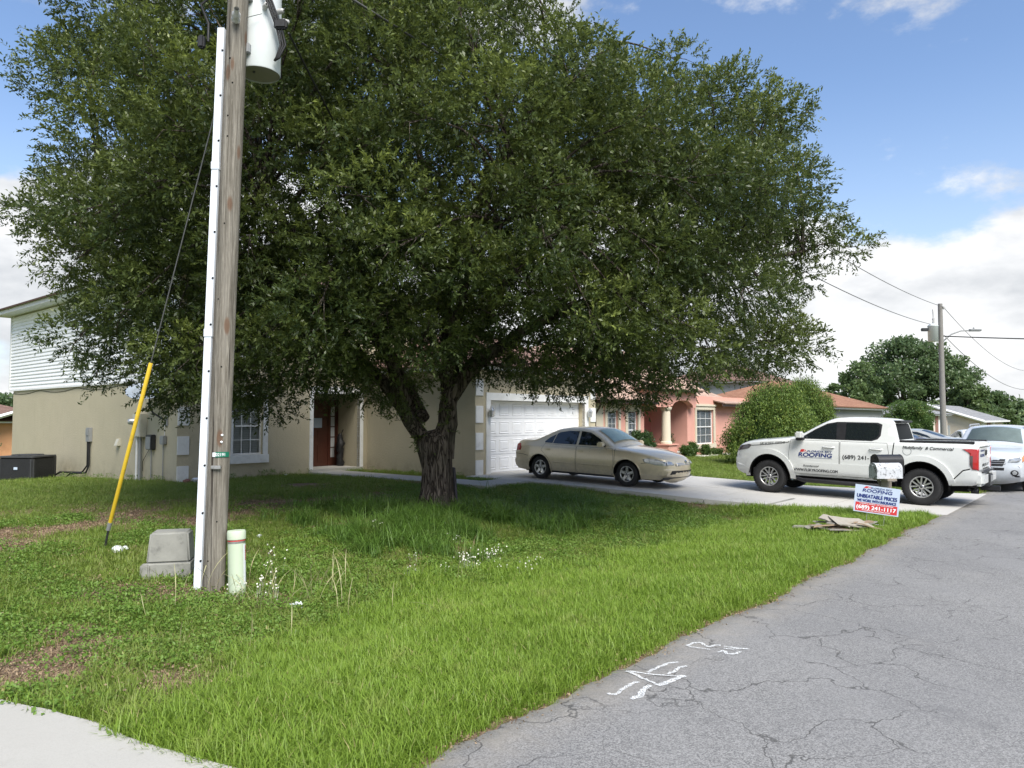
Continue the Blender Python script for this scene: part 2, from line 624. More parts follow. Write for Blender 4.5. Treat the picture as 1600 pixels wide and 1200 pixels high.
def road_mat():
    t = MT('worn_asphalt')
    v = t.vec(src='World')
    ag = t.voronoi(135, v, 'F1', 'Color')
    agv = t.node('ShaderNodeSeparateColor'); t.l.new(ag, agv.inputs[0])
    base = t.mix(agv.outputs[0], col((.08, .08, .08)), col((.34, .336, .327)))
    base = t.mix(t.rng(t.noise(330, 2, .7, v), .45, .75, 0, .6), base, col((.22, .221, .222)))
    base = t.mix(t.rng(t.noise(.45, 5, .6, v), .3, .7, 0, .35), base, col((.15, .152, .158)))
    base = t.mix(t.rng(t.noise(1.9, 5, .65, v), .55, .8, 0, .4), base, col((.30, .295, .28)))
    base = t.mix(t.rng(t.noise(.9, 6, .7, t.vec((1, 1, 1), 'World', (3, 9, 0))), .58, .70, 0, .5), base, col((.115, .115, .118)))
    base = t.mix(t.rng(t.noise(.35, 3, .5, t.vec((1.9, .22, 1), 'World', rot=(0, 0, rad(-50)))), .45, .7, 0, .35), base, col((.27, .27, .268)))
    wv = t.node('ShaderNodeVectorMath', operation='ADD')
    nc = t.noisec(1.6, 4, v)
    sc = t.node('ShaderNodeVectorMath', operation='SCALE'); sc.inputs['Scale'].default_value = .75
    t.l.new(nc, sc.inputs[0]); t.l.new(v, wv.inputs[0]); t.l.new(sc.outputs[0], wv.inputs[1])
    wv2 = t.node('ShaderNodeVectorMath', operation='ADD')
    sc2 = t.node('ShaderNodeVectorMath', operation='SCALE'); sc2.inputs['Scale'].default_value = .06
    t.l.new(t.noisec(14, 4, v), sc2.inputs[0]); t.l.new(wv.outputs[0], wv2.inputs[0]); t.l.new(sc2.outputs[0], wv2.inputs[1])
    e1 = t.voronoi(1.15, wv2.outputs[0], 'DISTANCE_TO_EDGE')
    e2 = t.voronoi(3.2, wv2.outputs[0], 'DISTANCE_TO_EDGE')
    c1 = t.math('MULTIPLY', t.rng(e1, .009, .002), t.rng(t.noise(.8, 3, .5, v), .36, .5))
    c2 = t.math('MULTIPLY', t.rng(e2, .015, .003), t.rng(t.noise(.5, 3, .6, v), .56, .68))
    cr = t.math('MAXIMUM', c1, t.math('MULTIPLY', c2, .4))
    ed = t.attr('edge')
    base = t.mix(t.math('MULTIPLY', ed, t.rng(t.noise(5, 5, .6, v), .25, .7, .2, 1)), base, col((.30, .275, .235)))
    base = t.mix(t.math('MULTIPLY', cr, .75), base, col((.065, .064, .062)))
    t.set(Base_Color=base, Roughness=.88, Specular_IOR_Level=.3)
    h = t.math('SUBTRACT', agv.outputs[1], t.math('MULTIPLY', cr, 3.0))
    t.bump(h, .35, .006)
    return t.m


def concrete_mat(name, a, b, spots=(.32, .31, .28)):
    t = MT(name)
    v = t.vec(src='World')
    c = t.mix(t.noise(.9, 6, .62, v), col(a), col(b))
    c = t.mix(t.rng(t.noise(120, 3, .7, v), .4, .7, 0, .35), c, col(spots))
    c = t.mix(t.rng(t.noise(2.2, 6, .68, v), .56, .78, 0, .4), c, col(tuple(x * .8 for x in spots)))
    t.set(Base_Color=c, Roughness=.9, Specular_IOR_Level=.25)
    t.bump(t.noise(160, 4, .65, v), .35, .005)
    return t.m


M['ground'] = ground_mat()
M['road'] = road_mat()
M['drive'] = concrete_mat('driveway_concrete', (.43, .42, .395), (.54, .53, .505))
M['walk'] = concrete_mat('pale_walk_concrete', (.37, .36, .33), (.46, .45, .415), (.31, .30, .27))


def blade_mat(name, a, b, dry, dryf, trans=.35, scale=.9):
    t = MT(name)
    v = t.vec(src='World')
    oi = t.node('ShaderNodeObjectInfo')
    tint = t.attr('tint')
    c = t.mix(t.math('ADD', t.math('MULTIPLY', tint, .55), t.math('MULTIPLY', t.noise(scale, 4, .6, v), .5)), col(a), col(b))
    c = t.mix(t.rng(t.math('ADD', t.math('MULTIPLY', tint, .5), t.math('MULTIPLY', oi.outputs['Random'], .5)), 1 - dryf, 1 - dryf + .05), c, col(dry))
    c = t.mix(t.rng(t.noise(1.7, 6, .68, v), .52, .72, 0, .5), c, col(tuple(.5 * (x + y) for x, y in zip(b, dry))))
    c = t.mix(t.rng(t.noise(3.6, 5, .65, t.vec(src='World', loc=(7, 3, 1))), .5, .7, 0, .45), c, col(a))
    t.set(Base_Color=c, Roughness=.45, Specular_IOR_Level=.35)
    tr = t.node('ShaderNodeBsdfTranslucent'); t.l.new(c, tr.inputs[0])
    mx = t.node('ShaderNodeMixShader'); mx.inputs[0].default_value = trans
    t.l.new(t.b.outputs[0], mx.inputs[1]); t.l.new(tr.outputs[0], mx.inputs[2])
    t.l.new(mx.outputs[0], t.out.inputs['Surface'])
    return t.m


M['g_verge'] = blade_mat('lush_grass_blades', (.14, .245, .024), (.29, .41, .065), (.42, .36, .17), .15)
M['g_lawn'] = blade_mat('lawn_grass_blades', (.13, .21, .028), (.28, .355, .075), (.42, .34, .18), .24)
M['g_clump'] = blade_mat('dark_clump_blades', (.075, .16, .025), (.16, .27, .05), (.22, .18, .07), .06)
M['g_weed'] = blade_mat('broad_weed_leaves', (.095, .185, .024), (.20, .32, .06), (.30, .27, .09), .06)
M['g_dry'] = blade_mat('dry_thatch', (.24, .17, .10), (.40, .30, .19), (.16, .09, .06), .3, .1)
M['g_stalk'] = blade_mat('pale_seed_stalks', (.33, .34, .16), (.50, .45, .26), (.42, .35, .2), .3, .2)
M['flower'] = plain('white_petals', (.75, .74, .66), .7, var=.1)


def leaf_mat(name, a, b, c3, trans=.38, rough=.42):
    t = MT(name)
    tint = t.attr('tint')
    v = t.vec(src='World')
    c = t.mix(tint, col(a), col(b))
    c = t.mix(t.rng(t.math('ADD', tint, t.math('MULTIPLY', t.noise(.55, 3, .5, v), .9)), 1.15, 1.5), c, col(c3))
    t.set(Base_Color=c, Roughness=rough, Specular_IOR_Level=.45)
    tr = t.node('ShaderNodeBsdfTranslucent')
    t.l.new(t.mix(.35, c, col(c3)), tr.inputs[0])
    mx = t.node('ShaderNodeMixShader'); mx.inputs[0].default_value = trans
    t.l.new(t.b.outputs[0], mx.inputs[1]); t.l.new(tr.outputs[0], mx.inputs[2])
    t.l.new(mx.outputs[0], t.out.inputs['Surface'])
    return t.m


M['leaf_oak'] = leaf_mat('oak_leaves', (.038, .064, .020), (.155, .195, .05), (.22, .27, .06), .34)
M['leaf_far'] = leaf_mat('far_leaves', (.075, .125, .055), (.15, .225, .085), (.21, .27, .10))
M['leaf_far2'] = leaf_mat('far_leaves_pale', (.085, .135, .05), (.16, .235, .08), (.20, .26, .09))
M['leaf_conifer'] = leaf_mat('conifer_sprays', (.055, .11, .018), (.15, .225, .035), (.24, .30, .05), .15, .6)
M['leaf_bush'] = leaf_mat('bush_leaves', (.045, .10, .025), (.12, .20, .045), (.24, .30, .09))
M['leaf_dark'] = leaf_mat('dark_bush_leaves', (.025, .06, .02), (.06, .115, .035), (.12, .17, .05))


def bark_mat(name, a, b, sc=1.0):
    t = MT(name)
    v = t.vec((13 * sc, 13 * sc, 1.5 * sc), 'Object')
    n = t.noise(1.5, 7, .66, v, 1.1)
    w = t.math('ABSOLUTE', t.math('SUBTRACT', t.noise(1.15, 4, .5, v, .9), .5))
    h = t.math('ADD', t.rng(w, .0, .11), t.math('MULTIPLY', n, .8))
    c = t.mix(t.rng(h, .35, 1.25), col(a), col(b))
    c = t.mix(t.rng(t.noise(1.7, 5, .6), .5, .75, 0, .5), c, col((.15, .155, .115)))
    t.set(Base_Color=c, Roughness=.95, Specular_IOR_Level=.1)
    t.bump(h, 1.0, .035)
    return t.m


M['bark'] = bark_mat('oak_bark', (.034, .027, .023), (.15, .125, .105))


def pole_mat():
    t = MT('weathered_pole_wood')
    v = t.vec((17, 17, .55), 'Object')
    g = t.noise(1.5, 7, .68, v, .5)
    c = t.mix(t.rng(g, .3, .72), col((.11, .10, .082)), col((.34, .315, .27)))
    c = t.mix(t.rng(t.noise(2.2, 4, .6, t.vec((14, 14, .35), 'Object')), .52, .7, 0, .65), c, col((.27, .255, .225)))
    c = t.mix(t.rng(t.noise(1.1, 5, .6, t.vec((3, 3, 1.0), 'Object')), .55, .75, 0, .5), c, col((.16, .13, .09)))
    g2 = t.noise(1.3, 6, .75, t.vec((60, 60, 2.2), 'Object'))
    c = t.mix(t.rng(g2, .38, .62, 0, .55), c, col((.10, .088, .07)))
    c = t.mix(t.rng(t.noise(1.3, 5, .7, t.vec((75, 75, 5.0), 'Object')), .52, .7, 0, .5), c, col((.33, .305, .26)))
    ck = t.rng(t.noise(1.0, 3, .5, t.vec((30, 30, .35), 'Object')), .62, .70)
    kn = t.voronoi(1.0, t.vec((4, 4, 1.3), 'Object'), 'F1', 'Distance')
    kf = t.rng(kn, .17, .09)
    c = t.mix(t.math('MULTIPLY', kf, .7), c, col((.13, .065, .035)))
    c = t.mix(ck, c, col((.05, .042, .035)))
    t.set(Base_Color=c, Roughness=.9, Specular_IOR_Level=.15)
    t.bump(t.math('SUBTRACT', t.math('ADD', g, t.math('MULTIPLY', g2, .6)), ck), .8, .012)
    return t.m


M['pole'] = pole_mat()
M['pole_far'] = plain('far_pole_grey', (.22, .21, .195), .8, var=.2)


def brush_mat():
    """sprayed white paint, worn through where it lies on the aggregate"""
    t = MT('sprayed_white_paint')
    v = t.vec(src='World')
    t.set(Base_Color=col((.74, .76, .76)), Roughness=.8)
    tr = t.node('ShaderNodeBsdfTransparent')
    mx = t.node('ShaderNodeMixShader')
    f = t.math('MULTIPLY', t.rng(t.noise(120, 3, .7, v), .38, .58), t.rng(t.noise(9, 4, .6, v), .2, .45, .45, 1))
    t.l.new(f, mx.inputs[0]); t.l.new(tr.outputs[0], mx.inputs[1]); t.l.new(t.b.outputs[0], mx.inputs[2])
    t.l.new(mx.outputs[0], t.out.inputs['Surface'])
    return t.m


M['paint_mark'] = brush_mat()


# ------------------------------------------------------------------ the ground sheet, the road, the concrete
def axis(parts):
    out = []
    for a, b, s in parts:
        out += list(np.arange(a, b - 1e-6, s))
    return np.array(out + [parts[-1][1]])


SPOTS = [(8.4, 12.7, 2.3, .9, 1.05), (6.6, 14.6, 2.0, .75, .85), (5.2, 13.0, 1.2, .6, .6), (11.8, 16.5, .8, .8, .5), (9.3, 18.9, 2.0, .35, .5), (2.5, 7.5, .55, .8, .42), (3.4, 12.2, .5, .7, .6), (4.4, 15.4, .6, .6, .45),
         (10.4, 11.6, 1.1, .9, .6), (3.9, 8.3, .5, .5, .5), (4.9, 7.4, .4, .5, .5), (2.0, 9.0, .5, 1.2, .55), (2.6, 5.4, .35, .5, .5),
         (14.3, 5.4, .8, .4, .35), (13.0, 13.6, .6, .5, .4), (7.6, 10.2, 1.2, .6, .45), (15.8, 13.9, .7, .35, .9), (12.9, 7.0, 1.0, .5, .35),
         (2.3, 7.9, .5, .5, .4), (13.3, 3.8, .8, .34, 1.3), (2.2, 6.6, .3, .5, .5)]


def bare(u, v):
    u, v = np.asarray(u, float), np.asarray(v, float)
    b = np.zeros_like(u)
    for a, c, su, sv, k in SPOTS:
        b = np.maximum(b, k * np.exp(-((u - a) / su) ** 2 - ((v - c) / sv) ** 2))
    b = b * 1.25 + np.clip((fbm(u, v, .8, 4) - .45) * 1.9, -.2, .75) * (u < 16) * smooth(5.0, 6.4, v)
    edge = np.exp(-((v - road_edge(u)) / .13) ** 2)
    return np.clip(np.maximum(b, edge * .8), 0, 1)


def road_edge(u):
    u = np.asarray(u, float)
    e = 3.0 + .12 * np.exp(-((u - 4.5) / 2.2) ** 2)
    return e + (fbm(u, u * 0 + 2, 1.1, 4) - .5) * .22


ul = axis([(-600, -100, 100), (-100, -20, 20), (-20, -4, 2), (-4, 1, .5), (1, 24, .16), (24, 60, 1.0), (60, 140, 8), (140, 900, 76)])
vl = axis([(-700, -60, 80), (-60, -6, 9), (-6, 2, 2), (2, 2.6, .3), (2.6, 14, .14), (14, 22, .25), (22, 40, 1), (40, 120, 8), (120, 900, 78)])
U, V = np.meshgrid(ul, vl)
Zg = ground_z(U, V)
X, Y = xy(U, V)
nu, nv = len(ul), len(vl)
verts = np.stack([X, Y, Zg], -1).reshape(-1, 3)
idx = np.arange(nu * nv).reshape(nv, nu)
faces = np.stack([idx[:-1, :-1], idx[:-1, 1:], idx[1:, 1:], idx[1:, :-1]], -1).reshape(-1, 4)
gme = bpy.data.meshes.new('ground')
gme.from_pydata(verts.tolist(), [], faces.tolist())
gme.polygons.foreach_set('use_smooth', [True] * len(gme.polygons))
at = gme.attributes.new('bare', 'FLOAT', 'POINT')
at.data.foreach_set('value', bare(U, V).ravel().astype(np.float32))
gme.materials.append(M['ground'])
ground = bpy.data.objects.new('ground', gme)
COL.objects.link(ground)
tag(ground, 'uneven front lawn with bare brown patches and a shallow roadside ditch', kind='structure')

# road: one strip, ragged along the lawn
us = axis([(-60, -2, 4), (-2, 24, .07), (24, 60, .5), (60, 400, 10)])
rv, rf, ra = [], [], []
for i, u in enumerate(us):
    e = float(road_edge(u)) + (.05 * (random.random() - .5) if -2 < u < 24 else 0)
    g = float(gslope(u, 0))
    for v, z, a in ((-4.0, -.15, 0), (-.5, -.10, 0), (e - .55, -.126, 0), (e - .22, -.13, .45), (e - .02, -.135, 1), (e + .02, -.175, 1)):
        rv.append(P(u, v, z + g)); ra.append(a)
    if i:
        for k in range(5):
            a = (i - 1) * 6 + k
            rf.append((a, a + 6, a + 7, a + 1))
road = sheet('road', rv, rf, M['road'], smooth=True)
a_ = road.data.attributes.new('edge', 'FLOAT', 'POINT')
a_.data.foreach_set('value', np.array(ra, np.float32))
tag(road, 'cracked light grey asphalt road with a ragged grassy edge', kind='structure')


# white survey marks sprayed on the asphalt
def stroke(pts, w):
    mb = MB()
    vs = []
    for i, (u, v) in enumerate(pts):
        a = Vector(pts[max(0, i - 1)]); b = Vector(pts[min(len(pts) - 1, i + 1)])
        d = (b - a).normalized()
        n = Vector((-d.y, d.x))
        k = w * (.75 + .5 * random.random()) / 2
        for s in (-1, 1):
            q = Vector((u, v)) + n * k * s
            t_ = (q.y - (float(road_edge(q.x)) - .55)) / .33
            z = -.126 - .004 * min(1, max(0, t_)) + .004 if q.y > float(road_edge(q.x)) - .55 else np.interp(q.y, [-.5, float(road_edge(q.x)) - .55], [-.10, -.126]) + .004
            vs.append(P(q.x, q.y, z + .002))
    return vs, [(2 * i, 2 * i + 1, 2 * i + 3, 2 * i + 2) for i in range(len(pts) - 1)]


def densify(pts, n=5):
    out = []
    for a, b in zip(pts[:-1], pts[1:]):
        for k in range(n):
            t = k / n
            out.append((a[0] + (b[0] - a[0]) * t + random.gauss(0, .004), a[1] + (b[1] - a[1]) * t + random.gauss(0, .004)))
    return out + [pts[-1]]


def mark(label, strokes):
    vs, fs = [], []
    for pts, w in strokes:
        a, b = stroke(densify(pts), w)
        fs += [tuple(i + len(vs) for i in f) for f in b]
        vs += a
    o = sheet('paint_mark', vs, fs, M['paint_mark'])
    tag(o, label, 'paint mark', 'white marks sprayed on the asphalt')


mark('sprayed white triangle with four slanted strokes beside it on the asphalt', [
    ([(4.94, 3.0), (4.88, 2.83), (4.82, 2.66)], .028), ([(4.81, 2.66), (4.97, 2.63), (5.12, 2.61)], .05),
    ([(5.12, 2.61), (5.04, 2.71), (4.99, 2.83), (4.94, 3.0)], .02),
    ([(4.45, 2.86), (4.46, 2.81), (4.57, 2.82), (4.71, 2.83), (4.79, 2.81)], .028), ([(4.46, 2.68), (4.54, 2.66), (4.66, 2.70), (4.78, 2.71)], .04),
    ([(5.01, 2.86), (5.12, 2.86), (5.23, 2.85), (5.32, 2.84), (5.37, 2.79)], .028), ([(5.06, 2.73), (5.16, 2.72), (5.26, 2.73), (5.33, 2.70)], .028)])
mark('smaller sprayed white squiggle of two curved strokes nearer the lawn edge and sign', [
    ([(5.80, 2.93), (5.91, 2.93), (5.96, 2.88), (5.91, 2.82), (5.89, 2.77), (5.96, 2.76), (5.99, 2.72)], .028), ([(5.79, 2.92), (5.81, 2.83), (5.83, 2.74)], .02),
    ([(5.79, 2.66), (5.87, 2.64), (5.81, 2.58), (5.82, 2.54), (5.93, 2.52)], .028), ([(5.98, 2.68), (6.01, 2.56), (6.04, 2.49)], .025),
    ([(5.93, 2.66), (5.94, 2.61), (6.0, 2.56)], .02)])


# driveway: slabs with open joints between them
def dl(v): return float(np.interp(v, [2.9, 4.6, 7, 10, 14.7], [16.9, 16.3, 15.75, 15.45, 15.35]))
def dr(v): return float(np.interp(v, [2.9, 4.6, 7, 10, 14.7], [22.2, 21.6, 20.9, 20.4, 21.45]))


def slab(parent, name, f00, f10, f11, f01, zf, m, n=6, th=.12):
    """a four-cornered slab whose top follows zf(v)"""
    vs, fs = [], []
    for i in range(n + 1):
        for j in range(n + 1):
            s, t = i / n, j / n
            q = [(f00[k] * (1 - s) + f10[k] * s) * (1 - t) + (f01[k] * (1 - s) + f11[k] * s) * t for k in (0, 1)]
            vs.append(P(q[0], q[1], zf(q[0], q[1])))
    for i in range(n):
        for j in range(n):
            a = i * (n + 1) + j
            fs.append((a, a + n + 1, a + n + 2, a + 1))
    ring = [j for j in range(n + 1)] + [i * (n + 1) + n for i in range(1, n + 1)] + [n * (n + 1) + j for j in range(n - 1, -1, -1)] + [i * (n + 1) for i in range(n - 1, 0, -1)]
    base = len(vs)
    for r in ring:
        vs.append(vs[r] - Vector((0, 0, th)))
    k = len(ring)
    for i in range(k):
        fs.append((ring[i], ring[(i + 1) % k], base + (i + 1) % k, base + i))
    return sheet(name, vs, fs, m, parent)


drive = thing('driveway', None, None, 0, 0, 0, -50)
drive.location = (0, 0, 0)
tag(drive, 'pale concrete driveway from the garage down to the road', kind='structure')
rows = [2.86, 5.1, 7.5, 9.9, 12.3, 14.62]
dz = lambda u, v: float(drive_z(v)) + .004
for a, b in zip(rows[:-1], rows[1:]):
    for s0, s1 in ((0, .5), (.5, 1)):
        w = lambda v, s: dl(v) + (dr(v) - dl(v)) * s
        g = .012
        slab(drive, 'slab', (w(a, s0) + g, a + g), (w(a, s1) - g, a + g), (w(b, s1) - g, b - g), (w(b, s0) + g, b - g), dz, M['drive'])
slab(drive, 'garage_apron', (16.43, 14.63), (21.4, 14.63), (21.4, 15.4), (16.43, 15.4), lambda u, v: .146, M['drive'], 2)

# front walk from the drive to the door
walk = thing('front_path', None, None, 0, 0, 0, -50)
walk.location = (0, 0, 0)
tag(walk, 'narrow concrete path from the driveway to the front door', kind='structure')
pts = [((13.55, 12.25), (15.34, 12.25), (15.36, 13.3), (13.55, 13.3))]
for i in range(4):
    a = 13.32 + i * 1.55
    pts.append(((13.5, a), (14.6, a), (14.6, a + 1.52), (13.5, a + 1.52)))
pts.append(((13.5, 19.52), (15.6, 19.52), (15.6, 20.7), (13.68, 20.7)))
for i, q in enumerate(pts):
    zz = .20 if i == 5 else .135
    slab(walk, 'slab', *q, (lambda u, v, z0=zz: z0 + .0 * u), M['walk'], 2, .2)

# concrete apron at the lower left, ragged along its outer edge
side = thing('side_walk', None, None, 0, 0, 0, -50)
side.location = (0, 0, 0)
tag(side, 'pale brushed concrete apron meeting the lawn beside the road', kind='structure')


def side_edge(v):
    return float(np.interp(v, [2.5, 3.72, 4.41, 5.3, 6.16, 12], [2.5, 2.22, 2.02, 1.87, 1.68, 1.3])) + (float(fbm(v, 5.0, 1.3, 4)) - .5) * .16


vv = np.arange(2.55, 11.0, .07)
svs, sfs = [], []
for i, v in enumerate(vv):
    e = side_edge(v)
    for u, z in ((-7, -.115), (e - .5, -.105), (e - .03, -.105), (e, -.12), (e + .01, -.26)):
        svs.append(P(u, v, z))
    if i:
        for k in range(4):
            a = (i - 1) * 5 + k
            sfs.append((a, a + 5, a + 6, a + 1))
sheet('slab', svs, sfs, M['walk'], side)

# culvert pipe under the drive with a little standing water
cv = thing('culvert_pipe', 'dark round culvert mouth under the driveway edge', 'drain pipe', 15.9, 6.1, -.36)
MB().lathe([(.2, 0), (.23, 0), (.23, 1.6), (.2, 1.6), (.2, 0)], 20, Matrix.Translation((0, 0, .06)) @ Matrix.Rotation(rad(90), 4, 'Y')).build('pipe', M['concrete_box'], cv)
MB().lathe([(.199, .3), (.0, .3)], 20, Matrix.Translation((0, 0, .06)) @ Matrix.Rotation(rad(90), 4, 'Y')).build('pipe_shade_disc', M['matte_black'], cv)  # black disc set in the pipe to stand for the shade inside
pud = MT('ditch_water'); pud.set(Base_Color=col((.05, .055, .05)), Roughness=.06)
vs = []
for k in range(18):
    t = 2 * math.pi * k / 18
    r = .8 + .25 * math.sin(3 * t)
    vs.append(P(15.25 + .55 * r * math.cos(t), 6.1 + .2 * r * math.sin(t), -.315))
w_ = sheet('puddle', vs, [tuple(range(18))], pud.m)
tag(w_, 'shallow puddle at the mouth of the culvert', kind='structure')


# ------------------------------------------------------------------ grass: tufts on points, one object for each growth
def tuft(name, m, n, spread, h, width, bend, seg=3, flat=0.0):
    vs, fs, tint = [], [], []
    for _ in range(n):
        a = random.uniform(0, 2 * math.pi)
        r = spread * math.sqrt(random.random())
        base = Vector((r * math.cos(a), r * math.sin(a), -.01))
        d = random.uniform(0, 2 * math.pi)
        H = h * random.uniform(.5, 1.1)
        bd = bend * random.uniform(.25, 1.2)
        side_ = Vector((-math.sin(d), math.cos(d), 0))
        tt = random.random()
        i0 = len(vs)
        for s in range(seg + 1):
            t = s / seg
            p = base + Vector((math.cos(d), math.sin(d), 0)) * (bd * H * t * t) + Vector((0, 0, H * (t - (bd * .38) * t * t * t)))
            w = width * (1 - t ** 1.6) * .5 + .0006
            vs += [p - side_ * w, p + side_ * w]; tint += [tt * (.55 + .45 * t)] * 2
        for s in range(seg):
            k = i0 + 2 * s
            fs.append((k, k + 1, k + 3, k + 2))
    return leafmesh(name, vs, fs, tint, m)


def weed(name, m, n, spread, size, h):
    vs, fs, tint = [], [], []
    for _ in range(n):
        a = random.uniform(0, 2 * math.pi); r = spread * math.sqrt(random.random())
        c = Vector((r * math.cos(a), r * math.sin(a), h * random.random() ** .7))
        q = Euler((random.gauss(0, .5), random.gauss(0, .5), random.uniform(0, 6.28))).to_matrix()
        s = size * random.uniform(.6, 1.2)
        tt = random.random()
        i0 = len(vs)
        for x, y, z in ((-.5, 0, 0), (-.1, -.34, .06), (.5, 0, -.08), (-.1, .34, .06)):
            vs.append(c + q @ Vector((x * s, y * s, z * s))); tint.append(tt)
        fs.append((i0, i0 + 1, i0 + 2, i0 + 3))
    return leafmesh(name, vs, fs, tint, m)


def leafmesh(name, vs, fs, tint, m):
    me = bpy.data.meshes.new(name)
    me.from_pydata([tuple(p) for p in vs], [], fs)
    a = me.attributes.new('tint', 'FLOAT', 'POINT')
    a.data.foreach_set('value', np.array(tint, np.float32))
    me.materials.append(m)
    return bpy.data.objects.new(name, me)


def scatter(name, label, sources, pts, rot, scl, idx):
    """points carrying sources: one object of stuff"""
    c = bpy.data.collections.new(name + '_sources')
    for o in sources: c.objects.link(o)
    me = bpy.data.meshes.new(name)
    n = len(pts)
    me.vertices.add(n)
    me.vertices.foreach_set('co', np.asarray(pts, np.float32).ravel())
    for nm, ty, key, dat in (('rot', 'FLOAT_VECTOR', 'vector', rot), ('scl', 'FLOAT', 'value', scl), ('pick', 'INT', 'value', idx)):
        a = me.attributes.new(nm, ty, 'POINT')
        a.data.foreach_set(key, np.asarray(dat, np.int32 if ty == 'INT' else np.float32).ravel())
    o = bpy.data.objects.new(name, me)
    COL.objects.link(o)
    ng = bpy.data.node_groups.new(name, 'GeometryNodeTree')
    ng.interface.new_socket('Geometry', in_out='INPUT', socket_type='NodeSocketGeometry')
    ng.interface.new_socket('Geometry', in_out='OUTPUT', socket_type='NodeSocketGeometry')
    gi, go = ng.nodes.new('NodeGroupInput'), ng.nodes.new('NodeGroupOutput')
    ci = ng.nodes.new('GeometryNodeCollectionInfo')
    ci.inputs['Collection'].default_value = c
    ci.inputs['Separate Children'].default_value = True
    ci.inputs['Reset Children'].default_value = True
    ip = ng.nodes.new('GeometryNodeInstanceOnPoints')
    ip.inputs['Pick Instance'].default_value = True
    for nm, ty, sk in (('rot', 'FLOAT_VECTOR', 'Rotation'), ('scl', 'FLOAT', 'Scale'), ('pick', 'INT', 'Instance Index')):
        na = ng.nodes.new('GeometryNodeInputNamedAttribute'); na.data_type = ty
        na.inputs['Name'].default_value = nm
        ng.links.new(na.outputs['Attribute'], ip.inputs[sk])
    ng.links.new(gi.outputs[0], ip.inputs['Points'])
    ng.links.new(ci.outputs[0], ip.inputs['Instance'])
    ng.links.new(ip.outputs[0], go.inputs[0])
    o.modifiers.new('scatter', 'NODES').node_group = ng
    return tag(o, label, kind='stuff')


def on_concrete(u, v):
    """True where no grass grows"""
    r = v < road_edge(u) - .02
    dlv = np.interp(v, [2.9, 4.6, 7, 10, 14.7], [16.9, 16.3, 15.75, 15.45, 15.35]); drv = np.interp(v, [2.9, 4.6, 7, 10, 14.7], [22.2, 21.6, 20.9, 20.4, 21.45])
    d = (u > dlv - .02) & (u < drv + .02) & (v < 15)
    se = np.interp(v, [2.5, 3.72, 4.41, 5.3, 6.16, 12], [2.5, 2.22, 2.02, 1.87, 1.68, 1.3]) + (fbm(v, 5.0, 1.3, 4) - .5) * .16
    s = (u < se)
    w = ((u > 13.45) & (u < 14.65) & (v > 12.2) & (v < 20)) | ((u > 13.45) & (u < 15.4) & (v > 12.2) & (v < 13.35))
    h = ((u > 9.3) & (v > 19.5)) | ((u > 15.7) & (v > 14.55) & (u < 22.2)) | ((u > 24.6) & (v > 16.2))
    return r | d | s | w | h


def pool(n, box):
    u = RNG.uniform(box[0], box[1], n); v = RNG.uniform(box[2], box[3], n)
    x, y = xy(u, v)
    ok = (y > 1.5) & (np.abs(x) < y * .78 + .8) & ~on_concrete(u, v)
    return u[ok], v[ok], x[ok], y[ok]


def place(u, v, x, y, k):
    z = ground_z(u, v)
    n = len(u)
    rot = np.stack([RNG.normal(0, .12, n), RNG.normal(0, .12, n), RNG.uniform(0, 6.28, n)], -1)
    return np.stack([x, y, z], -1), rot, RNG.uniform(.7, 1.25, n), RNG.integers(0, k, n)


# lush verge along the road
src = [tuft('verge_tuft', M['g_verge'], 20, .09, .16, .0065, .75) for _ in range(5)] + [tuft('verge_tuft', M['g_verge'], 18, .10, .11, .006, .95) for _ in range(3)]
u, v, x, y = pool(150000, (1.5, 17.5, 2.8, 9.0))
d = np.hypot(x, y)
ve = smooth(5.2, 6.9, v + (fbm(u, v, .6, 3) - .5) * 2.6 + smooth(4.4, 2.2, u) * 1.6)
keep = RNG.random(len(u)) < (1 - ve) * (1 - bare(u, v) * .95) * np.clip(1.25 - d / 22, .35, 1) * .95
u, v, x, y = u[keep], v[keep], x[keep], y[keep]
p, r, s, i = place(u, v, x, y, 8)
s = s * (.72 + .55 * fbm(u, v, 1.7, 3)) * np.clip((v - road_edge(u)) / .35 + .45, .45, 1.0)
scatter('verge_grass', 'long bright green grass on the verge along the asphalt', src, p, r, s, i)

# shorter, patchy lawn up to the house and beyond the drive
src = [tuft('lawn_tuft', M['g_lawn'], 22, .11, .085, .006, .9) for _ in range(5)] + [tuft('lawn_tuft', M['g_lawn'], 14, .10, .14, .006, .8) for _ in range(2)]
u, v, x, y = pool(110000, (1.0, 17.0, 4.5, 20.5))
ve = smooth(5.0, 6.7, v + (fbm(u, v, .6, 3) - .5) * 2.6 + smooth(4.4, 2.2, u) * 1.6)
d = np.hypot(x, y)
keep = RNG.random(len(u)) < ve * np.clip(1.05 - bare(u, v) * 1.5, .0, 1) * np.clip(1.3 - d / 24, .42, 1) * .8
a = (u[keep], v[keep], x[keep], y[keep])
u, v, x, y = pool(30000, (-6, 10, 14, 36)); ok = (RNG.random(len(u)) < .8) & ((u < 9.2) | (v < 19.4))
b = (u[ok], v[ok], x[ok], y[ok])
u, v, x, y = pool(34000, (20.6, 46, 2.9, 16.3)); c_ = (u, v, x, y)
u, v, x, y = [np.concatenate(t) for t in zip(a, b, c_)]
p, r, s, i = place(u, v, x, y, 7)
s = s * (.7 + .6 * fbm(u, v, 1.1, 3)) * np.where(u > 20, 1.05, 1.0)
scatter('lawn_grass', 'short patchy lawn grass between the ditch and the houses', src, p, r, s, i)

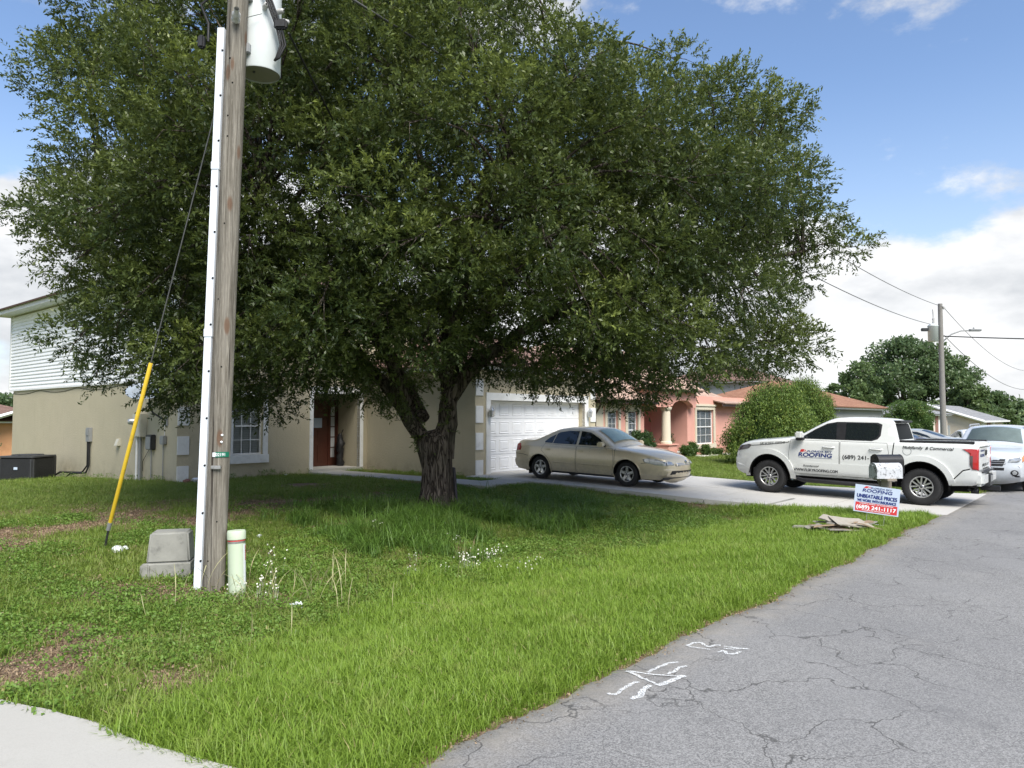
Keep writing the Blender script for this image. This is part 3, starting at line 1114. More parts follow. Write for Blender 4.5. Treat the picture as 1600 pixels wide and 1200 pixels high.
# broad-leaved weeds in the ditch and round the pole
src = [weed('weed_patch', M['g_weed'], 34, .14, .034, .07) for _ in range(5)]
u, v, x, y = pool(60000, (1.5, 16.5, 4.8, 14.0))
k = smooth(.47, .60, fbm(u + 30, v, .75, 4) + .17 * np.exp(-((v - 7.6) / 1.6) ** 2)) * smooth(5.0, 6.4, v + smooth(4.4, 2.2, u) * 1.4)
keep = RNG.random(len(u)) < k * (1 - bare(u, v) * .8) * .27
u, v, x, y = u[keep], v[keep], x[keep], y[keep]
p, r, s, i = place(u, v, x, y, 5)
scatter('lawn_weeds', 'low broad leaved weeds spreading through the ditch and lawn', src, p, r, s, i)

# dry thatch and fallen leaves on the bare soil and along the asphalt
src = [tuft('thatch', M['g_dry'], 20, .12, .05, .006, 2.2, 2) for _ in range(3)] + [weed('fallen_leaves', M['g_dry'], 16, .16, .024, .02) for _ in range(3)]
u, v, x, y = pool(70000, (1.2, 17, 2.9, 16))
keep = RNG.random(len(u)) < smooth(.2, .65, bare(u, v)) * .5 + .03 + .09 * (v > 5.6) * (u < 12)
u, v, x, y = u[keep], v[keep], x[keep], y[keep]
p, r, s, i = place(u, v, x, y, 6)
scatter('dry_thatch', 'dry brown thatch and fallen leaves on the bare patches', src, p, r, s, i)

# long arching clumps in the tree's shade, a few more on the verge
src = [tuft('clump', M['g_clump'], 46, .20, .50, .011, 1.25, 5) for _ in range(4)]
u, v, x, y = pool(9000, (6.5, 14.2, 6.8, 13.6))
g = np.maximum(np.exp(-((u - 9.6) / 2.1) ** 2 - ((v - 9.2) / 1.15) ** 2), np.exp(-((u - 11.4) / 1.5) ** 2 - ((v - 9.6) / .9) ** 2))
g = np.maximum(g, .9 * np.exp(-((u - 8.6) / .9) ** 2 - ((v - 11.0) / .8) ** 2))
keep = RNG.random(len(u)) < g * smooth(.36, .56, fbm(u, v, 1.2, 3)) * .5
u, v, x, y = u[keep], v[keep], x[keep], y[keep]
ex = np.array([(3.62, 5.8), (3.5, 5.72), (3.7, 5.7), (2.5, 4.75), (3.0, 4.25), (2.25, 4.7), (5.2, 7.2), (4.9, 7.3), (2.9, 4.9)])
p, r, s, i = place(u, v, x, y, 4)
scatter('tall_clump_grass', 'tall dark arching grass clumps around the foot of the oak', src, p, r, s * .85, i)
eu, ev = ex[:, 0], ex[:, 1]
src = [tuft('verge_clump', M['g_verge'], 70, .13, .30, .007, .9, 4) for _ in range(3)]
p, r, s, i = place(eu, ev, *xy(eu, ev), 3)
scatter('verge_clumps', 'taller bright grass clumps standing out of the near verge', src, p, r, s * .8, i)


# pale seed stalks near the pole, tiny white flowers
def stalk(h, bend):
    vs, fs, tt = [], [], []
    d = random.uniform(0, 6.28)
    n = 7
    for s in range(n + 1):
        t = s / n
        c = Vector((math.cos(d) * bend * h * t * t, math.sin(d) * bend * h * t * t, h * (t - bend * .3 * t ** 3)))
        w = .0022 if t < .55 else .0055 * (1 - (t - .55) * 1.7)
        sd_ = Vector((-math.sin(d), math.cos(d), 0))
        vs += [c - sd_ * w, c + sd_ * w, c + Vector((math.cos(d), math.sin(d), 0)) * w]
        tt += [random.random()] * 3
    for s in range(n):
        k = 3 * s
        fs += [(k, k + 1, k + 4, k + 3), (k + 1, k + 2, k + 5, k + 4), (k + 2, k, k + 3, k + 5)]
    return leafmesh('seed_stalk', vs, fs, tt, M['g_stalk'])


src = [stalk(random.uniform(.4, .6), random.uniform(.25, .9)) for _ in range(6)]
n = 75
u = np.concatenate([RNG.normal(5.1, .45, 40), RNG.normal(4.4, .35, 20), RNG.uniform(2.6, 8, 15)]); v = np.concatenate([RNG.normal(7.3, .28, 40), RNG.normal(7.95, .25, 20), RNG.uniform(5, 8, 15)])
p, r, s, i = place(u, v, *xy(u, v), 6)
scatter('seed_stalks', 'thin pale grass seed stalks standing right of the pole', src, p, r, s * .9, i)


def flowers():
    vs, fs, tt = [], [], []
    for _ in range(7):
        c = Vector((random.gauss(0, .06), random.gauss(0, .06), random.uniform(.10, .22)))
        for k in range(3):
            q = Euler((random.uniform(0, 3), random.uniform(0, 3), random.uniform(0, 3))).to_matrix()
            i0 = len(vs)
            vs += [c + q @ Vector(w) * .0075 for w in ((-1, -1, 0), (1, -1, 0), (1, 1, 0), (-1, 1, 0))]; tt += [0] * 4
            fs.append((i0, i0 + 1, i0 + 2, i0 + 3))
        i0 = len(vs)
        vs += [Vector((c.x * .7, c.y * .7, 0)), Vector((c.x * .7 + .003, c.y * .7, 0)), c]; tt += [0] * 3
        fs.append((i0, i0 + 1, i0 + 2))
    return leafmesh('flowers', vs, fs, tt, M['flower'])


src = [flowers() for _ in range(4)]
u = np.concatenate([RNG.normal(7.6, .35, 14), RNG.normal(4.7, .22, 6), RNG.uniform(2.4, 9, 6)])
v = np.concatenate([RNG.normal(6.9, .22, 14), RNG.normal(7.7, .22, 6), RNG.uniform(6, 9.5, 6)])
p, r, s, i = place(u, v, *xy(u, v), 4)
scatter('white_flowers', 'tiny white wildflowers scattered in the ditch grass', src, p, r, s, i)


# ------------------------------------------------------------------ houses
def wall(mb, x0, x1, z0, z1, y0, y1, holes=(), swap=False):
    """a wall along x between y0 and y1 with square openings; swap: along y instead"""
    xs = sorted({x0, x1, *[h[0] for h in holes], *[h[1] for h in holes]})
    zs = sorted({z0, z1, *[h[2] for h in holes], *[h[3] for h in holes]})
    for a, b in zip(xs[:-1], xs[1:]):
        for c, d in zip(zs[:-1], zs[1:]):
            if any(h[0] <= a and b <= h[1] and h[2] <= c and d <= h[3] for h in holes):
                continue
            if swap: mb.box(y0, y1, a, b, c, d)
            else: mb.box(a, b, y0, y1, c, d)
    return mb


def surround(x0, x1, z0, z1, y, w, d, sill=None):
    """four strips round an opening, butted end to end, standing proud of the wall at y"""
    mb = MB()
    s = sill or w
    mb.bbox(x0 - w, x0, y - d, y + .02, z0, z1, .006)
    mb.bbox(x1, x1 + w, y - d, y + .02, z0, z1, .006)
    mb.bbox(x0 - w, x1 + w, y - d, y + .02, z1, z1 + w, .006)
    mb.bbox(x0 - w - .02, x1 + w + .02, y - d - .03, y + .02, z0 - s, z0, .006)
    return mb


def window(parent, x0, x1, z0, z1, y, cols=2, rows=2, blind=True, hung=True, m=None, back=True):
    m = m or M['white_trim']
    mb = MB()
    f = .05
    mb.box(x0, x0 + f, y, y + .07, z0, z1); mb.box(x1 - f, x1, y, y + .07, z0, z1)
    mb.box(x0 + f, x1 - f, y, y + .07, z0, z0 + f); mb.box(x0 + f, x1 - f, y, y + .07, z1 - f, z1)
    w = mb.build('window', m, parent)
    zm = (z0 + z1) / 2
    if hung:
        MB().box(x0 + f, x1 - f, y + .005, y + .05, zm - .025, zm + .025).build('sash_rail', m, w)
    for (a, b) in (((z0 + f, zm - .025), (zm + .025, z1 - f)) if hung else ((z0 + f, z1 - f),)):
        sheet('pane', [(x0 + f, y + .03, a), (x1 - f, y + .03, a), (x1 - f, y + .03, b), (x0 + f, y + .03, b)], [(0, 1, 2, 3)], M['glass_window'], w)
        for k in range(1, cols):
            xx = x0 + f + (x1 - x0 - 2 * f) * k / cols
            MB().box(xx - .010, xx + .010, y + .018, y + .028, a, b).build('glazing_bar', m, w)
        for k in range(1, rows):
            zz = a + (b - a) * k / rows
            MB().box(x0 + f, x1 - f, y + .014, y + .0165, zz - .010, zz + .010).build('glazing_bar', m, w)
    if blind:
        mb = MB()
        n = int((z1 - z0 - .1) / .05)
        for k in range(n):
            zz = z0 + .05 + k * .05
            T = Matrix.Translation((0, y + .075, zz)) @ Matrix.Rotation(rad(68 + random.gauss(0, 3)), 4, 'X')
            mb.box(x0 + .06, x1 - .06, -.025, .025, -.001, .001, T)
        mb.build('blind', M['blind'], w, kind='stuff')
    if back:
        MB().box(x0 - .1, x1 + .1, y + .35, y + .36, z0 - .1, z1 + .1).build('dark_room', M['matte_black'], w)
    return w


def roof_plane(mb_list, pts):
    mb_list.append([Vector(p) for p in pts])


def roof(name, planes, m, parent, th=.06):
    """sloping planes with uv in metres along the eave and up the slope"""
    me = bpy.data.meshes.new(name)
    vs, fs, uvs = [], [], []
    for pl in planes:
        pl = [Vector(p) for p in pl]
        i0 = len(vs)
        n = (pl[1] - pl[0]).cross(pl[2] - pl[0]).normalized()
        if n.z < 0: pl.reverse(); n = -n
        ex = Vector((0, 0, 1)).cross(n)
        ex = ex.normalized() if ex.length > 1e-5 else Vector((1, 0, 0))
        ey = n.cross(ex)
        for p in pl:
            vs.append(p)
        fs.append(list(range(i0, i0 + len(pl))))
        uvs += [(p.dot(ex), p.dot(ey)) for p in pl]
        for p in pl: vs.append(p - Vector((0, 0, th)))
        k = len(pl)
        for a in range(k):
            b = (a + 1) % k
            fs.append([i0 + a, i0 + k + a, i0 + k + b, i0 + b]); uvs += [(0, 0)] * 4
        fs.append([i0 + k + a for a in range(k - 1, -1, -1)]); uvs += [(0, 0)] * k
    me.from_pydata([tuple(p) for p in vs], [], fs)
    ul_ = me.uv_layers.new(name='UVMap')
    for i, q in enumerate(uvs): ul_.data[i].uv = q
    me.materials.append(m)
    o = bpy.data.objects.new(name, me); COL.objects.link(o); o.parent = parent
    return o


def hip(x0, x1, y0, y1, z, rise, along='x'):
    """four planes of a hip roof over a rectangle"""
    if along == 'x':
        h = (y1 - y0) / 2
        a, b = (x0 + h, (y0 + y1) / 2, z + rise), (x1 - h, (y0 + y1) / 2, z + rise)
        return [[(x0, y0, z), (x1, y0, z), b, a], [(x1, y1, z), (x0, y1, z), a, b], [(x1, y0, z), (x1, y1, z), b], [(x0, y1, z), (x0, y0, z), a]]
    h = (x1 - x0) / 2
    a, b = ((x0 + x1) / 2, y0 + h, z + rise), ((x0 + x1) / 2, y1 - h, z + rise)
    return [[(x0, y0, z), (x1, y0, z), a], [(x1, y0, z), (x1, y1, z), b, a], [(x1, y1, z), (x0, y1, z), b], [(x0, y1, z), (x0, y0, z), a, b]]


def fascia(x0, x1, y0, y1, z0, z1, t=.03):
    mb = MB()
    mb.box(x0, x1, y0, y0 + t, z0, z1); mb.box(x0, x1, y1 - t, y1, z0, z1)
    mb.box(x0, x0 + t, y0 + t, y1 - t, z0, z1); mb.box(x1 - t, x1, y0 + t, y1 - t, z0, z1)
    return mb


# ---- the two-storey olive house (local x along the road, y away from it)
HU, HV = 9.37, 19.56
house = thing('stucco_house', 'two storey olive stucco house with white siding upstairs and a white garage door', 'house', HU, HV, 0.0)
L = 6.41                     # garage side wall stands here
G0, G1 = -4.92, 12.7         # garage front (y) and its far end (x)
mb = MB()
win = (10.97 - HU, 11.92 - HU, .74, 2.41)
ent = (13.65 - HU, 15.47 - HU, -.3, 2.58)
wall(mb, 0, L, -.5, 2.93, 0, .22, [win, ent])
wall(mb, .22, 13.34, -.9, 2.93, 0, .22, swap=True)
dx0, dx1 = 16.43 - HU, 21.4 - HU
wall(mb, L, G1, -.3, 3.25, G0, G0 + .25, [(dx0, dx1, -.3, 2.33)])
wall(mb, G0 + .25, 8.0, -.3, 3.25, L, L + .22, swap=True)
wall(mb, G0 + .25, 8.0, -.3, 3.25, G1 - .22, G1, swap=True)
mb.build('wall', M['stucco'], house)
MB().box(.3, 8.2, .3, 13.3, 2.60, 2.70).build('floor_slab', M['white_trim'], house)
# entry recess
rb = MB()
rb.box(ent[1], ent[1] + .12, .23, 1.32, -.2, 2.8); rb.box(ent[0] - .12, ent[0], .23, 1.32, -.2, 2.8)
rb.box(ent[0], ent[1], .23, 1.30, 2.6, 2.7)
wall(rb, ent[0], ent[1], -.2, 2.6, 1.2, 1.32, [(14.10 - HU, 15.45 - HU, -.2, 2.40)])
rb.build('entry_recess', M['stucco'], house)
tb = MB()
tb.bbox(ent[0] - .13, ent[0], -.03, .14, -.05, 2.58, .006); tb.bbox(ent[1], ent[1] + .13, -.03, .14, -.05, 2.58, .006)
tb.bbox(ent[0] - .13, ent[1] + .13, -.03, .14, 2.58, 2.80, .006)
tb.build('entry_trim', M['white_trim'], house)
# front door with its sidelight
dr_x0, dr_x1, dz0, dz1 = 14.14 - HU, 15.05 - HU, .20, 2.36
dy = 1.17
door = MB().box(dr_x0, dr_x1, dy, dy + .05, dz0, dz1).build('front_door', M['door_brown'], house)
for (a, b) in ((.14, .72), (.84, 1.22), (1.34, 2.02)):
    for (c, d) in ((.10, .41), (.50, .81)):
        MB().bbox(dr_x0 + c, dr_x0 + d, dy - .016, dy, dz0 + a, dz0 + b, .012).build('panel', M['door_brown'], door)
MB().box(dr_x0 + .34, dr_x0 + .66, dy - .022, dy - .018, dz0 + 1.28, dz0 + 1.60).build('notice', M['sign_white'], door)
kb = MB().lathe([(0, .07), (.02, .07), (.03, .055), (.03, .045), (.012, .03), (.012, 0), (.03, 0)], 12, Matrix.Translation((dr_x0 + .07, dy, dz0 + .95)) @ Matrix.Rotation(rad(90), 4, 'X'))
kb.build('knob', M['chrome'], door)
fb = MB()
fb.box(dr_x0 - .07, dr_x0, dy - .03, dy + .05, dz0 - .02, dz1); fb.box(dr_x1, dr_x1 + .07, dy - .03, dy + .05, dz0 - .02, dz1)
fb.box(dr_x0 - .07, 15.45 - HU, dy - .03, dy + .05, dz1, dz1 + .06)
fb.box(15.39 - HU, 15.45 - HU, dy - .03, dy + .05, dz0 - .02, dz1)
fb.build('door_frame', M['door_brown'], house)
sl0, sl1 = dr_x1 + .07, 15.39 - HU
sb = MB().box(sl0, sl1, dy, dy + .05, dz0, dz0 + .28); sb.box(sl0, sl1, dy, dy + .05, dz1 - .14, dz1)
sb.box(sl0, sl0 + .05, dy, dy + .05, dz0 + .28, dz1 - .14); sb.box(sl1 - .05, sl1, dy, dy + .05, dz0 + .28, dz1 - .14)
sl = sb.build('sidelight', M['door_brown'], house)
zz = np.linspace(dz0 + .28, dz1 - .14, 6)
for k in range(5):
    MB().box(sl0 + .05, sl1 - .05, dy + .02, dy + .03, zz[k], zz[k + 1] - .03).build('pane', M['blind'], sl)
    MB().box(sl0 + .05, sl1 - .05, dy + .005, dy + .035, zz[k + 1] - .03, zz[k + 1]).build('glazing_bar', M['door_brown'], sl)
MB().box(ent[0] - .02, ent[0] - .004, -.034, -.031, 1.25, 1.52).build('notice', M['sign_white'], house)
# front window
surround(win[0], win[1], win[2], win[3], 0, .15, .035, .24).build('window_trim', M['white_trim'], house)
window(house, win[0], win[1], win[2], win[3], .10, 3, 2)
jb = MB(); jb.box(win[0] - .05, win[0] - .001, .2, .5, win[2], win[3]); jb.build('window_reveal', M['stucco'], house)
# quoins at the two corners
for x0 in (.0, L):
    yy = 0 if x0 == 0 else G0
    for k, (a, b) in enumerate(((-.02, .51), (.81, 1.31), (1.60, 2.10), (2.40, 2.88))):
        if x0 > 0: a, b = a + .06, b + .06
        MB().bbox(x0 + .005, x0 + .325, yy - .03, yy + .01, a, b, .006).build('quoin', M['white_trim'], house)
for (a, b) in ((.03, .57), (.87, 1.37), (1.66, 2.16), (2.46, 2.94)):
    MB().bbox(G1 - .33, G1 - .005, G0 - .03, G0 + .01, a, b, .006).build('quoin', M['white_trim'], house)
# garage door: four rows of eight raised panels
tb = MB()
tb.bbox(dx0 - .2, dx0, G0 - .035, G0 + .1, .12, 2.33, .006); tb.bbox(dx1, dx1 + .2, G0 - .035, G0 + .1, .12, 2.33, .006)
tb.bbox(dx0 - .2, dx1 + .2, G0 - .035, G0 + .1, 2.33, 2.56, .006)
tb.build('garage_trim', M['white_trim'], house)
gy = G0 + .25
gd = MB().box(dx0 - .05, dx1 + .05, gy + .03, gy + .06, .13, 2.40).build('garage_door', M['garage'], house)
gz0, gz1 = .145, 2.33
hh = (gz1 - gz0) / 4
pw = (dx1 - dx0) / 8
proto = None
for r in range(4):
    MB().bbox(dx0 + .004, (dx0 + dx1) / 2 - .003, gy, gy + .03, gz0 + r * hh + .005, gz0 + (r + 1) * hh - .005, .006).build('section', M['garage'], gd)
    MB().bbox((dx0 + dx1) / 2 + .003, dx1 - .004, gy, gy + .03, gz0 + r * hh + .005, gz0 + (r + 1) * hh - .005, .006).build('section', M['garage'], gd)
    for c in range(8):
        cx, cz = dx0 + (c + .5) * pw, gz0 + (r + .5) * hh
        if proto is None:
            q = MB()
            w, h = pw / 2 - .075, hh / 2 - .085
            # moulded ring and raised field
            q.add([(-w, 0, -h), (w, 0, -h), (w, 0, h), (-w, 0, h),
                   (-w + .02, -.016, -h + .02), (w - .02, -.016, -h + .02), (w - .02, -.016, h - .02), (-w + .02, -.016, h - .02),
                   (-w + .05, -.003, -h + .05), (w - .05, -.003, -h + .05), (w - .05, -.003, h - .05), (-w + .05, -.003, h - .05),
                   (-w + .085, -.015, -h + .085), (w - .085, -.015, -h + .085), (w - .085, -.015, h - .085), (-w + .085, -.015, h - .085)],
                  [(a, (a + 1) % 4, 4 + (a + 1) % 4, 4 + a) for a in range(4)] + [(4 + a, 4 + (a + 1) % 4, 8 + (a + 1) % 4, 8 + a) for a in range(4)] +
                  [(8 + a, 8 + (a + 1) % 4, 12 + (a + 1) % 4, 12 + a) for a in range(4)] + [(12, 13, 14, 15)])
            proto = q.build('panel', M['garage'], gd)
            proto.location = (cx, gy - .0005, cz)
        else:
            share(proto, 'panel', gd, (cx, gy - .0005, cz))
# wall lanterns either side
for x in (dx0 - .1, dx1 + .12):
    lm = MB().bbox(x - .05, x + .05, G0 - .06, G0 - .036, 1.86, 2.02, .01).build('wall_lantern', M['white_trim'], house)
    T = Matrix.Translation((x, G0 - .15, 1.82))
    MB().lathe([(.03, 0), (.07, .02), (.09, .20), (.10, .205), (.03, .30), (.0, .33)], 8, T, False).build('lamp_shade', M['clear_lens'], lm)
    MB().tube([(x, G0 - .05, 1.97), (x, G0 - .12, 2.16), (x, G0 - .15, 2.15)], .012, 8).build('bracket', M['white_trim'], lm)
# upper storey: vinyl boards on the side, stucco on the front, a hip roof
UZ0, UZ1 = 2.88, 5.74
X1u = 8.4
MB().box(0, X1u, .05, 13.5, 2.94, UZ1 - .02).build('upper_wall', M['stucco'], house)
nb = 22
bh = (UZ1 - UZ0 - .06) / nb
proto = None
for k in range(nb):
    z = UZ0 + k * bh
    if proto is None:
        q = MB()
        q.add([(0, 0, 0), (-.034, 0, .004), (-.034, 0, .03), (-.006, 0, bh + .004), (0, 0, bh + .004)] + [(0, 13.6, 0), (-.034, 13.6, .004), (-.034, 13.6, .03), (-.006, 13.6, bh + .004), (0, 13.6, bh + .004)],
              [(0, 1, 6, 5), (1, 2, 7, 6), (2, 3, 8, 7), (3, 4, 9, 8), (4, 3, 2, 1, 0), (5, 6, 7, 8, 9)])
        proto = q.build('siding_board', M['siding'], house)
        proto.location = (-.005, .02, z)
    else:
        share(proto, 'siding_board', house, (-.005, .02, z))
cb = MB(); cb.box(-.06, .0, -.04, .02, UZ0 - .02, UZ1 - .02); cb.box(-.06, .0, 13.62, 13.70, UZ0 - .02, UZ1 - .02); cb.box(-.055, .0, .02, 13.62, UZ0 - .05, UZ0)
cb.build('corner_trim', M['white_trim'], house)
sfb = MB().box(-.50, X1u + .5, -.5, 14.1, UZ1, UZ1 + .03)
sfb.build('soffit', M['white_trim'], house)
fascia(-.53, X1u + .53, -.53, 14.13, UZ1 - .01, UZ1 + .18).build('gutter', M['white_trim'], house)
roof('roof', hip(-.62, X1u + .62, -.62, 14.2, UZ1 + .18, 1.6, 'y'), M['shingle_brown'], house)
fascia(L - .4, G1 + .4, G0 - .4, 8.2, 3.22, 3.38).build('garage_gutter', M['white_trim'], house)
roof('garage_roof', hip(L - .5, G1 + .5, G0 - .5, 8.3, 3.38, 1.5, 'y'), M['shingle_brown'], house)
uw = (1.6, 2.7, 3.6, 4.9)
surround(*uw, .05, .12, .035).build('window_trim', M['white_trim'], house)
MB().box(uw[0], uw[1], .03, .045, uw[2], uw[3]).build('upper_window', M['glass_dark'], house)
# a thin cable sagging along the side wall
pts = []
for k in range(40):
    v = 13.3 - k * (12.2 / 39)
    pts.append((-.012, v, 2.80 - .10 * abs(math.sin(v * .9))))
MB().tube(pts, .008, 5).build('wall_cable', M['cable'], house)
# low weeds grow along the wall foot
src = [weed('wall_weeds', M['g_weed'], 26, .12, .05, .22) for _ in range(3)]
wu = np.concatenate([RNG.uniform(9.7, 13.4, 16), RNG.uniform(14.75, 15.7, 16), RNG.normal(9.1, .12, 50)])
wv = np.concatenate([RNG.normal(19.42, .06, 16), RNG.uniform(14.7, 19.2, 16), RNG.uniform(20, 29, 50)])
p, r, s, i = place(wu, wv, *xy(wu, wv), 3)
scatter('wall_weeds', 'scrappy green weeds along the foot of the olive house wall', src, p, r, s * .75, i)

# ---- things fixed to or standing by the side wall
LZ = lambda u, v, z: z


def onwall(name, label, cat, v, z):
    return thing(name, label, cat, HU, v, z)


mt = onwall('meter_box', 'beige electric meter cabinet with round glass meter on the side wall', 'meter box', 21.35, 1.26)
MB().bbox(-.2, 0, 0, .52, 0, .66, .012).build('cabinet', M['meter_box'], mt)
MB().bbox(-.215, -.2, .03, .28, .03, .63, .004).build('cover', M['meter_box'], mt)
MB().lathe([(.10, 0), (.10, .05), (.085, .06), (.085, .13), (.06, .16), (0, .165)], 18, Matrix.Translation((-.2, .40, .44)) @ Matrix.Rotation(rad(-90), 4, 'Y')).build('meter', M['clear_lens'], mt)
MB().tube([(-.1, .40, 0), (-.1, .40, -1.3)], .035, 10).build('conduit', M['white_trim'], mt)
MB().tube([(-.1, .20, 0), (-.1, .20, -1.3)], .045, 10).build('conduit', M['grey_metal'], mt)

dc = onwall('isolator_box', 'small grey isolator switch with two black pipes running to the ground', 'switch box', 25.2, 1.05)
MB().bbox(-.11, 0, 0, .26, .0, .45, .01).build('body', M['grey_metal'], dc)
MB().bbox(-.13, -.11, .03, .23, .2, .4, .006).build('cover', M['grey_metal'], dc)
for k in (0, 1):
    MB().tube([(-.06, .08 + k * .12, 0), (-.06, .08 + k * .12, -.75), (-.10, .2 + k * .3, -.98), (-.3, .9 + k * .9, -1.02), (-.4, 1.2 + k * 1.1, -1.24)], .028, 8).build('pipe', M['cable'], dc)

gb = onwall('cable_box', 'mid grey plastic cable box with a thin conduit below it', 'utility box', 20.78, .92)
MB().bbox(-.14, 0, 0, .36, 0, .42, .02).build('body', M['dark_metal'], gb)
MB().bbox(-.155, -.14, .03, .33, .02, .36, .01).build('cover', M['grey_metal'], gb)
MB().tube([(-.06, .15, 0), (-.06, .15, -.95)], .016, 8).build('conduit', M['grey_metal'], gb)
MB().tube([(-.03, .3, .05), (-.05, .7, -.35), (-.03, .75, -.62)], .008, 6).build('cable', M['cable'], gb)

gb = onwall('phone_box', 'smaller pale grey phone box beside the corner quoins', 'utility box', 20.12, 1.08)
MB().bbox(-.11, 0, 0, .24, 0, .24, .02).build('body', M['grey_metal'], gb)
MB().tube([(-.05, .12, 0), (-.05, .12, -1.12)], .013, 8).build('conduit', M['grey_metal'], gb)
MB().tube([(-.03, .1, .2), (-.04, .08, .5), (-.02, .12, 1.2)], .007, 6).build('cable', M['white_trim'], gb)

vh = onwall('vent_hood', 'small beige vent hood low on the side wall', 'vent', 23.1, .98)
MB().add([(0, 0, 0), (0, .18, 0), (0, .18, .2), (0, 0, .2), (-.12, 0, 0), (-.12, .18, 0), (-.05, .18, .2), (-.05, 0, .2)],
         [(0, 1, 5, 4), (4, 5, 6, 7), (2, 3, 7, 6), (0, 4, 7, 3), (1, 2, 6, 5)]).build('hood', M['meter_box'], vh)
MB().box(-.10, -.02, .03, .15, -.012, -.002).build('flap', M['white_trim'], vh)

ds = onwall('satellite_dish', 'pale blue grey satellite dish on a bent arm at the house corner', 'satellite dish', 20.15, 1.72)
MB().bbox(-.03, 0, -.08, .08, -.14, .14, .005).build('wall_plate', M['grey_metal'], ds)
MB().tube([(-.03, 0, 0), (-.30, .18, .22), (-.38, .24, .38), (-.38, .24, .62)], .025, 10).build('mast', M['dark_metal'], ds)
MB().tube([(-.03, .06, .5), (-.36, .22, .42)], .012, 8).build('strut', M['dark_metal'], ds)
DN = Matrix.Rotation(rad(-RZ), 3, 'Z') @ Vector((.12, -.52, .84))
DT = Matrix.Translation((-.44, .34, .80)) @ DN.to_track_quat('Z', 'Y').to_matrix().to_4x4()
prof = [(r, .28 * r * r - .02) for r in np.linspace(0, .5, 9)]
dm = MB()
vs = []
dm.lathe([(max(a, 1e-3), b) for a, b in prof] + [(.5, .035), (max(1e-3, 0), -.035)], 32, DT @ Matrix.Diagonal((1.0, .95, 1, 1)))
dm.build('reflector', plain('dish_blue_grey', (.50, .56, .62), .4), ds)
MB().tube([DT @ Vector((0, -.36, .05)), DT @ Vector((0, -.30, .4)), DT @ Vector((0, -.16, .5))], .014, 8).build('feed_arm', M['dark_metal'], ds)
MB().lathe([(.0, 0), (.035, 0), (.05, .1), (.0, .11)], 10, DT @ Matrix.Translation((0, -.16, .46)) @ Matrix.Rotation(rad(160), 4, 'X')).build('feed_horn', M['grey_metal'], ds)

# air conditioner
ac = thing('air_conditioner', 'dark charcoal air conditioning unit standing on grass by the side wall', 'air conditioner', 8.2, 27.2, None, 38)
ac.location.z = gz(8.2, 27.2) - .02


def rrect(w, h, r, n=5):
    o = []
    for cx, cy, a0 in ((w - r, h - r, 0), (-w + r, h - r, 90), (-w + r, -h + r, 180), (w - r, -h + r, 270)):
        for k in range(n + 1):
            t = rad(a0 + 90 * k / n)
            o.append((cx + r * math.cos(t), cy + r * math.sin(t)))
    return o


MB().prism(rrect(.60, .60, .12), 0, .06).build('base_pan', M['ac_metal'], ac)
MB().prism(rrect(.54, .54, .12), .06, .74).build('coil', M['matte_black'], ac)
sl_ = MB()
for z in np.arange(.09, .72, .032):
    sl_.prism(rrect(.575, .575, .13), z, z + .016)
sl_.build('louvre', M['ac_metal'], ac, kind='stuff')
for cx, cy in ((.5, .5), (-.5, .5), (-.5, -.5), (.5, -.5)):
    MB().bbox(cx - .07, cx + .07, cy - .07, cy + .07, .06, .75, .05).build('corner_post', M['ac_metal'], ac)
MB().prism(rrect(.60, .60, .14), .75, .80).build('lid', M['ac_metal'], ac)
fg = MB()
for r in np.arange(.08, .45, .06):
    pts = [(r * math.cos(t), r * math.sin(t), .83) for t in np.linspace(0, 2 * math.pi, 25)]
    fg.tube(pts, .006, 4)
for k in range(8):
    t = k * math.pi / 4
    fg.tube([(.05 * math.cos(t), .05 * math.sin(t), .835), (.46 * math.cos(t), .46 * math.sin(t), .81)], .006, 4)
fg.build('fan_grille', M['ac_metal'], ac)
MB().bbox(.56, .76, -.45, .1, .12, .76, .015).build('service_panel', M['dark_metal'], ac)
MB().box(-.605, -.60, -.1, .02, .38, .46).build('rating_label', M['sign_white'], ac)

# black bundle by the front door
bd = thing('wrapped_bundle', 'black lumpy folded bundle standing upright beside the front door', 'bundle', 15.28, 20.35, .20)
rs = [.10, .14, .10, .13, .09, .14, .12, .15, .11, .10, .06]
pts = [(.02 * math.sin(k * 1.9), .02 * math.cos(k * 2.3), .0 + k * .108) for k in range(11)]
MB().tube(pts, rs, 9).build('wrapping', plain('black_crumpled_sheet', (.012, .012, .013), .4, bump=.8, bscale=22, dist=.03), bd)
MB().tube([(-.02, .02, .9), (.03, .0, 1.05), (.09, -.04, 1.22)], .014, 8).build('handle', M['black'], bd)
MB().lathe([(.035, 0), (.05, .008), (.05, .022), (.035, .03)], 12, Matrix.Translation((0, -.13, .06)) @ Matrix.Rotation(rad(90), 4, 'Y')).build('wheel', M['rubber'], bd)

# pale broken blocks at the wall foot
for k, (u, v, s, m, lab) in enumerate(((9.55, 19.35, .16, 'brick', 'small brown broken roof tile on the grass below the corner quoins'), (9.80, 19.32, .20, 'white_plastic', 'crumpled white litter on the grass below the corner quoins'),
                                       (12.55, 19.3, .10, 'white_plastic', 'small white scrap lying at the wall right of the front window'), (6.29, 10.39, .09, 'white_plastic', 'white scrap of litter on the lawn right of the pole'),
                                       (4.75, 7.07, .12, 'white_plastic', 'torn white litter among the seed stalks'))):
    o = thing('litter', lab, 'litter', u, v, None, random.uniform(0, 90))
    bm = bmesh.new()
    bmesh.ops.create_icosphere(bm, subdivisions=2, radius=s / 2)
    for q in bm.verts:
        q.co += Vector((random.gauss(0, .12), random.gauss(0, .12), random.gauss(0, .12))) * s
        q.co.z = q.co.z * .6 + s * .3
    MB().bm(bm).build('scrap', M[m], o)


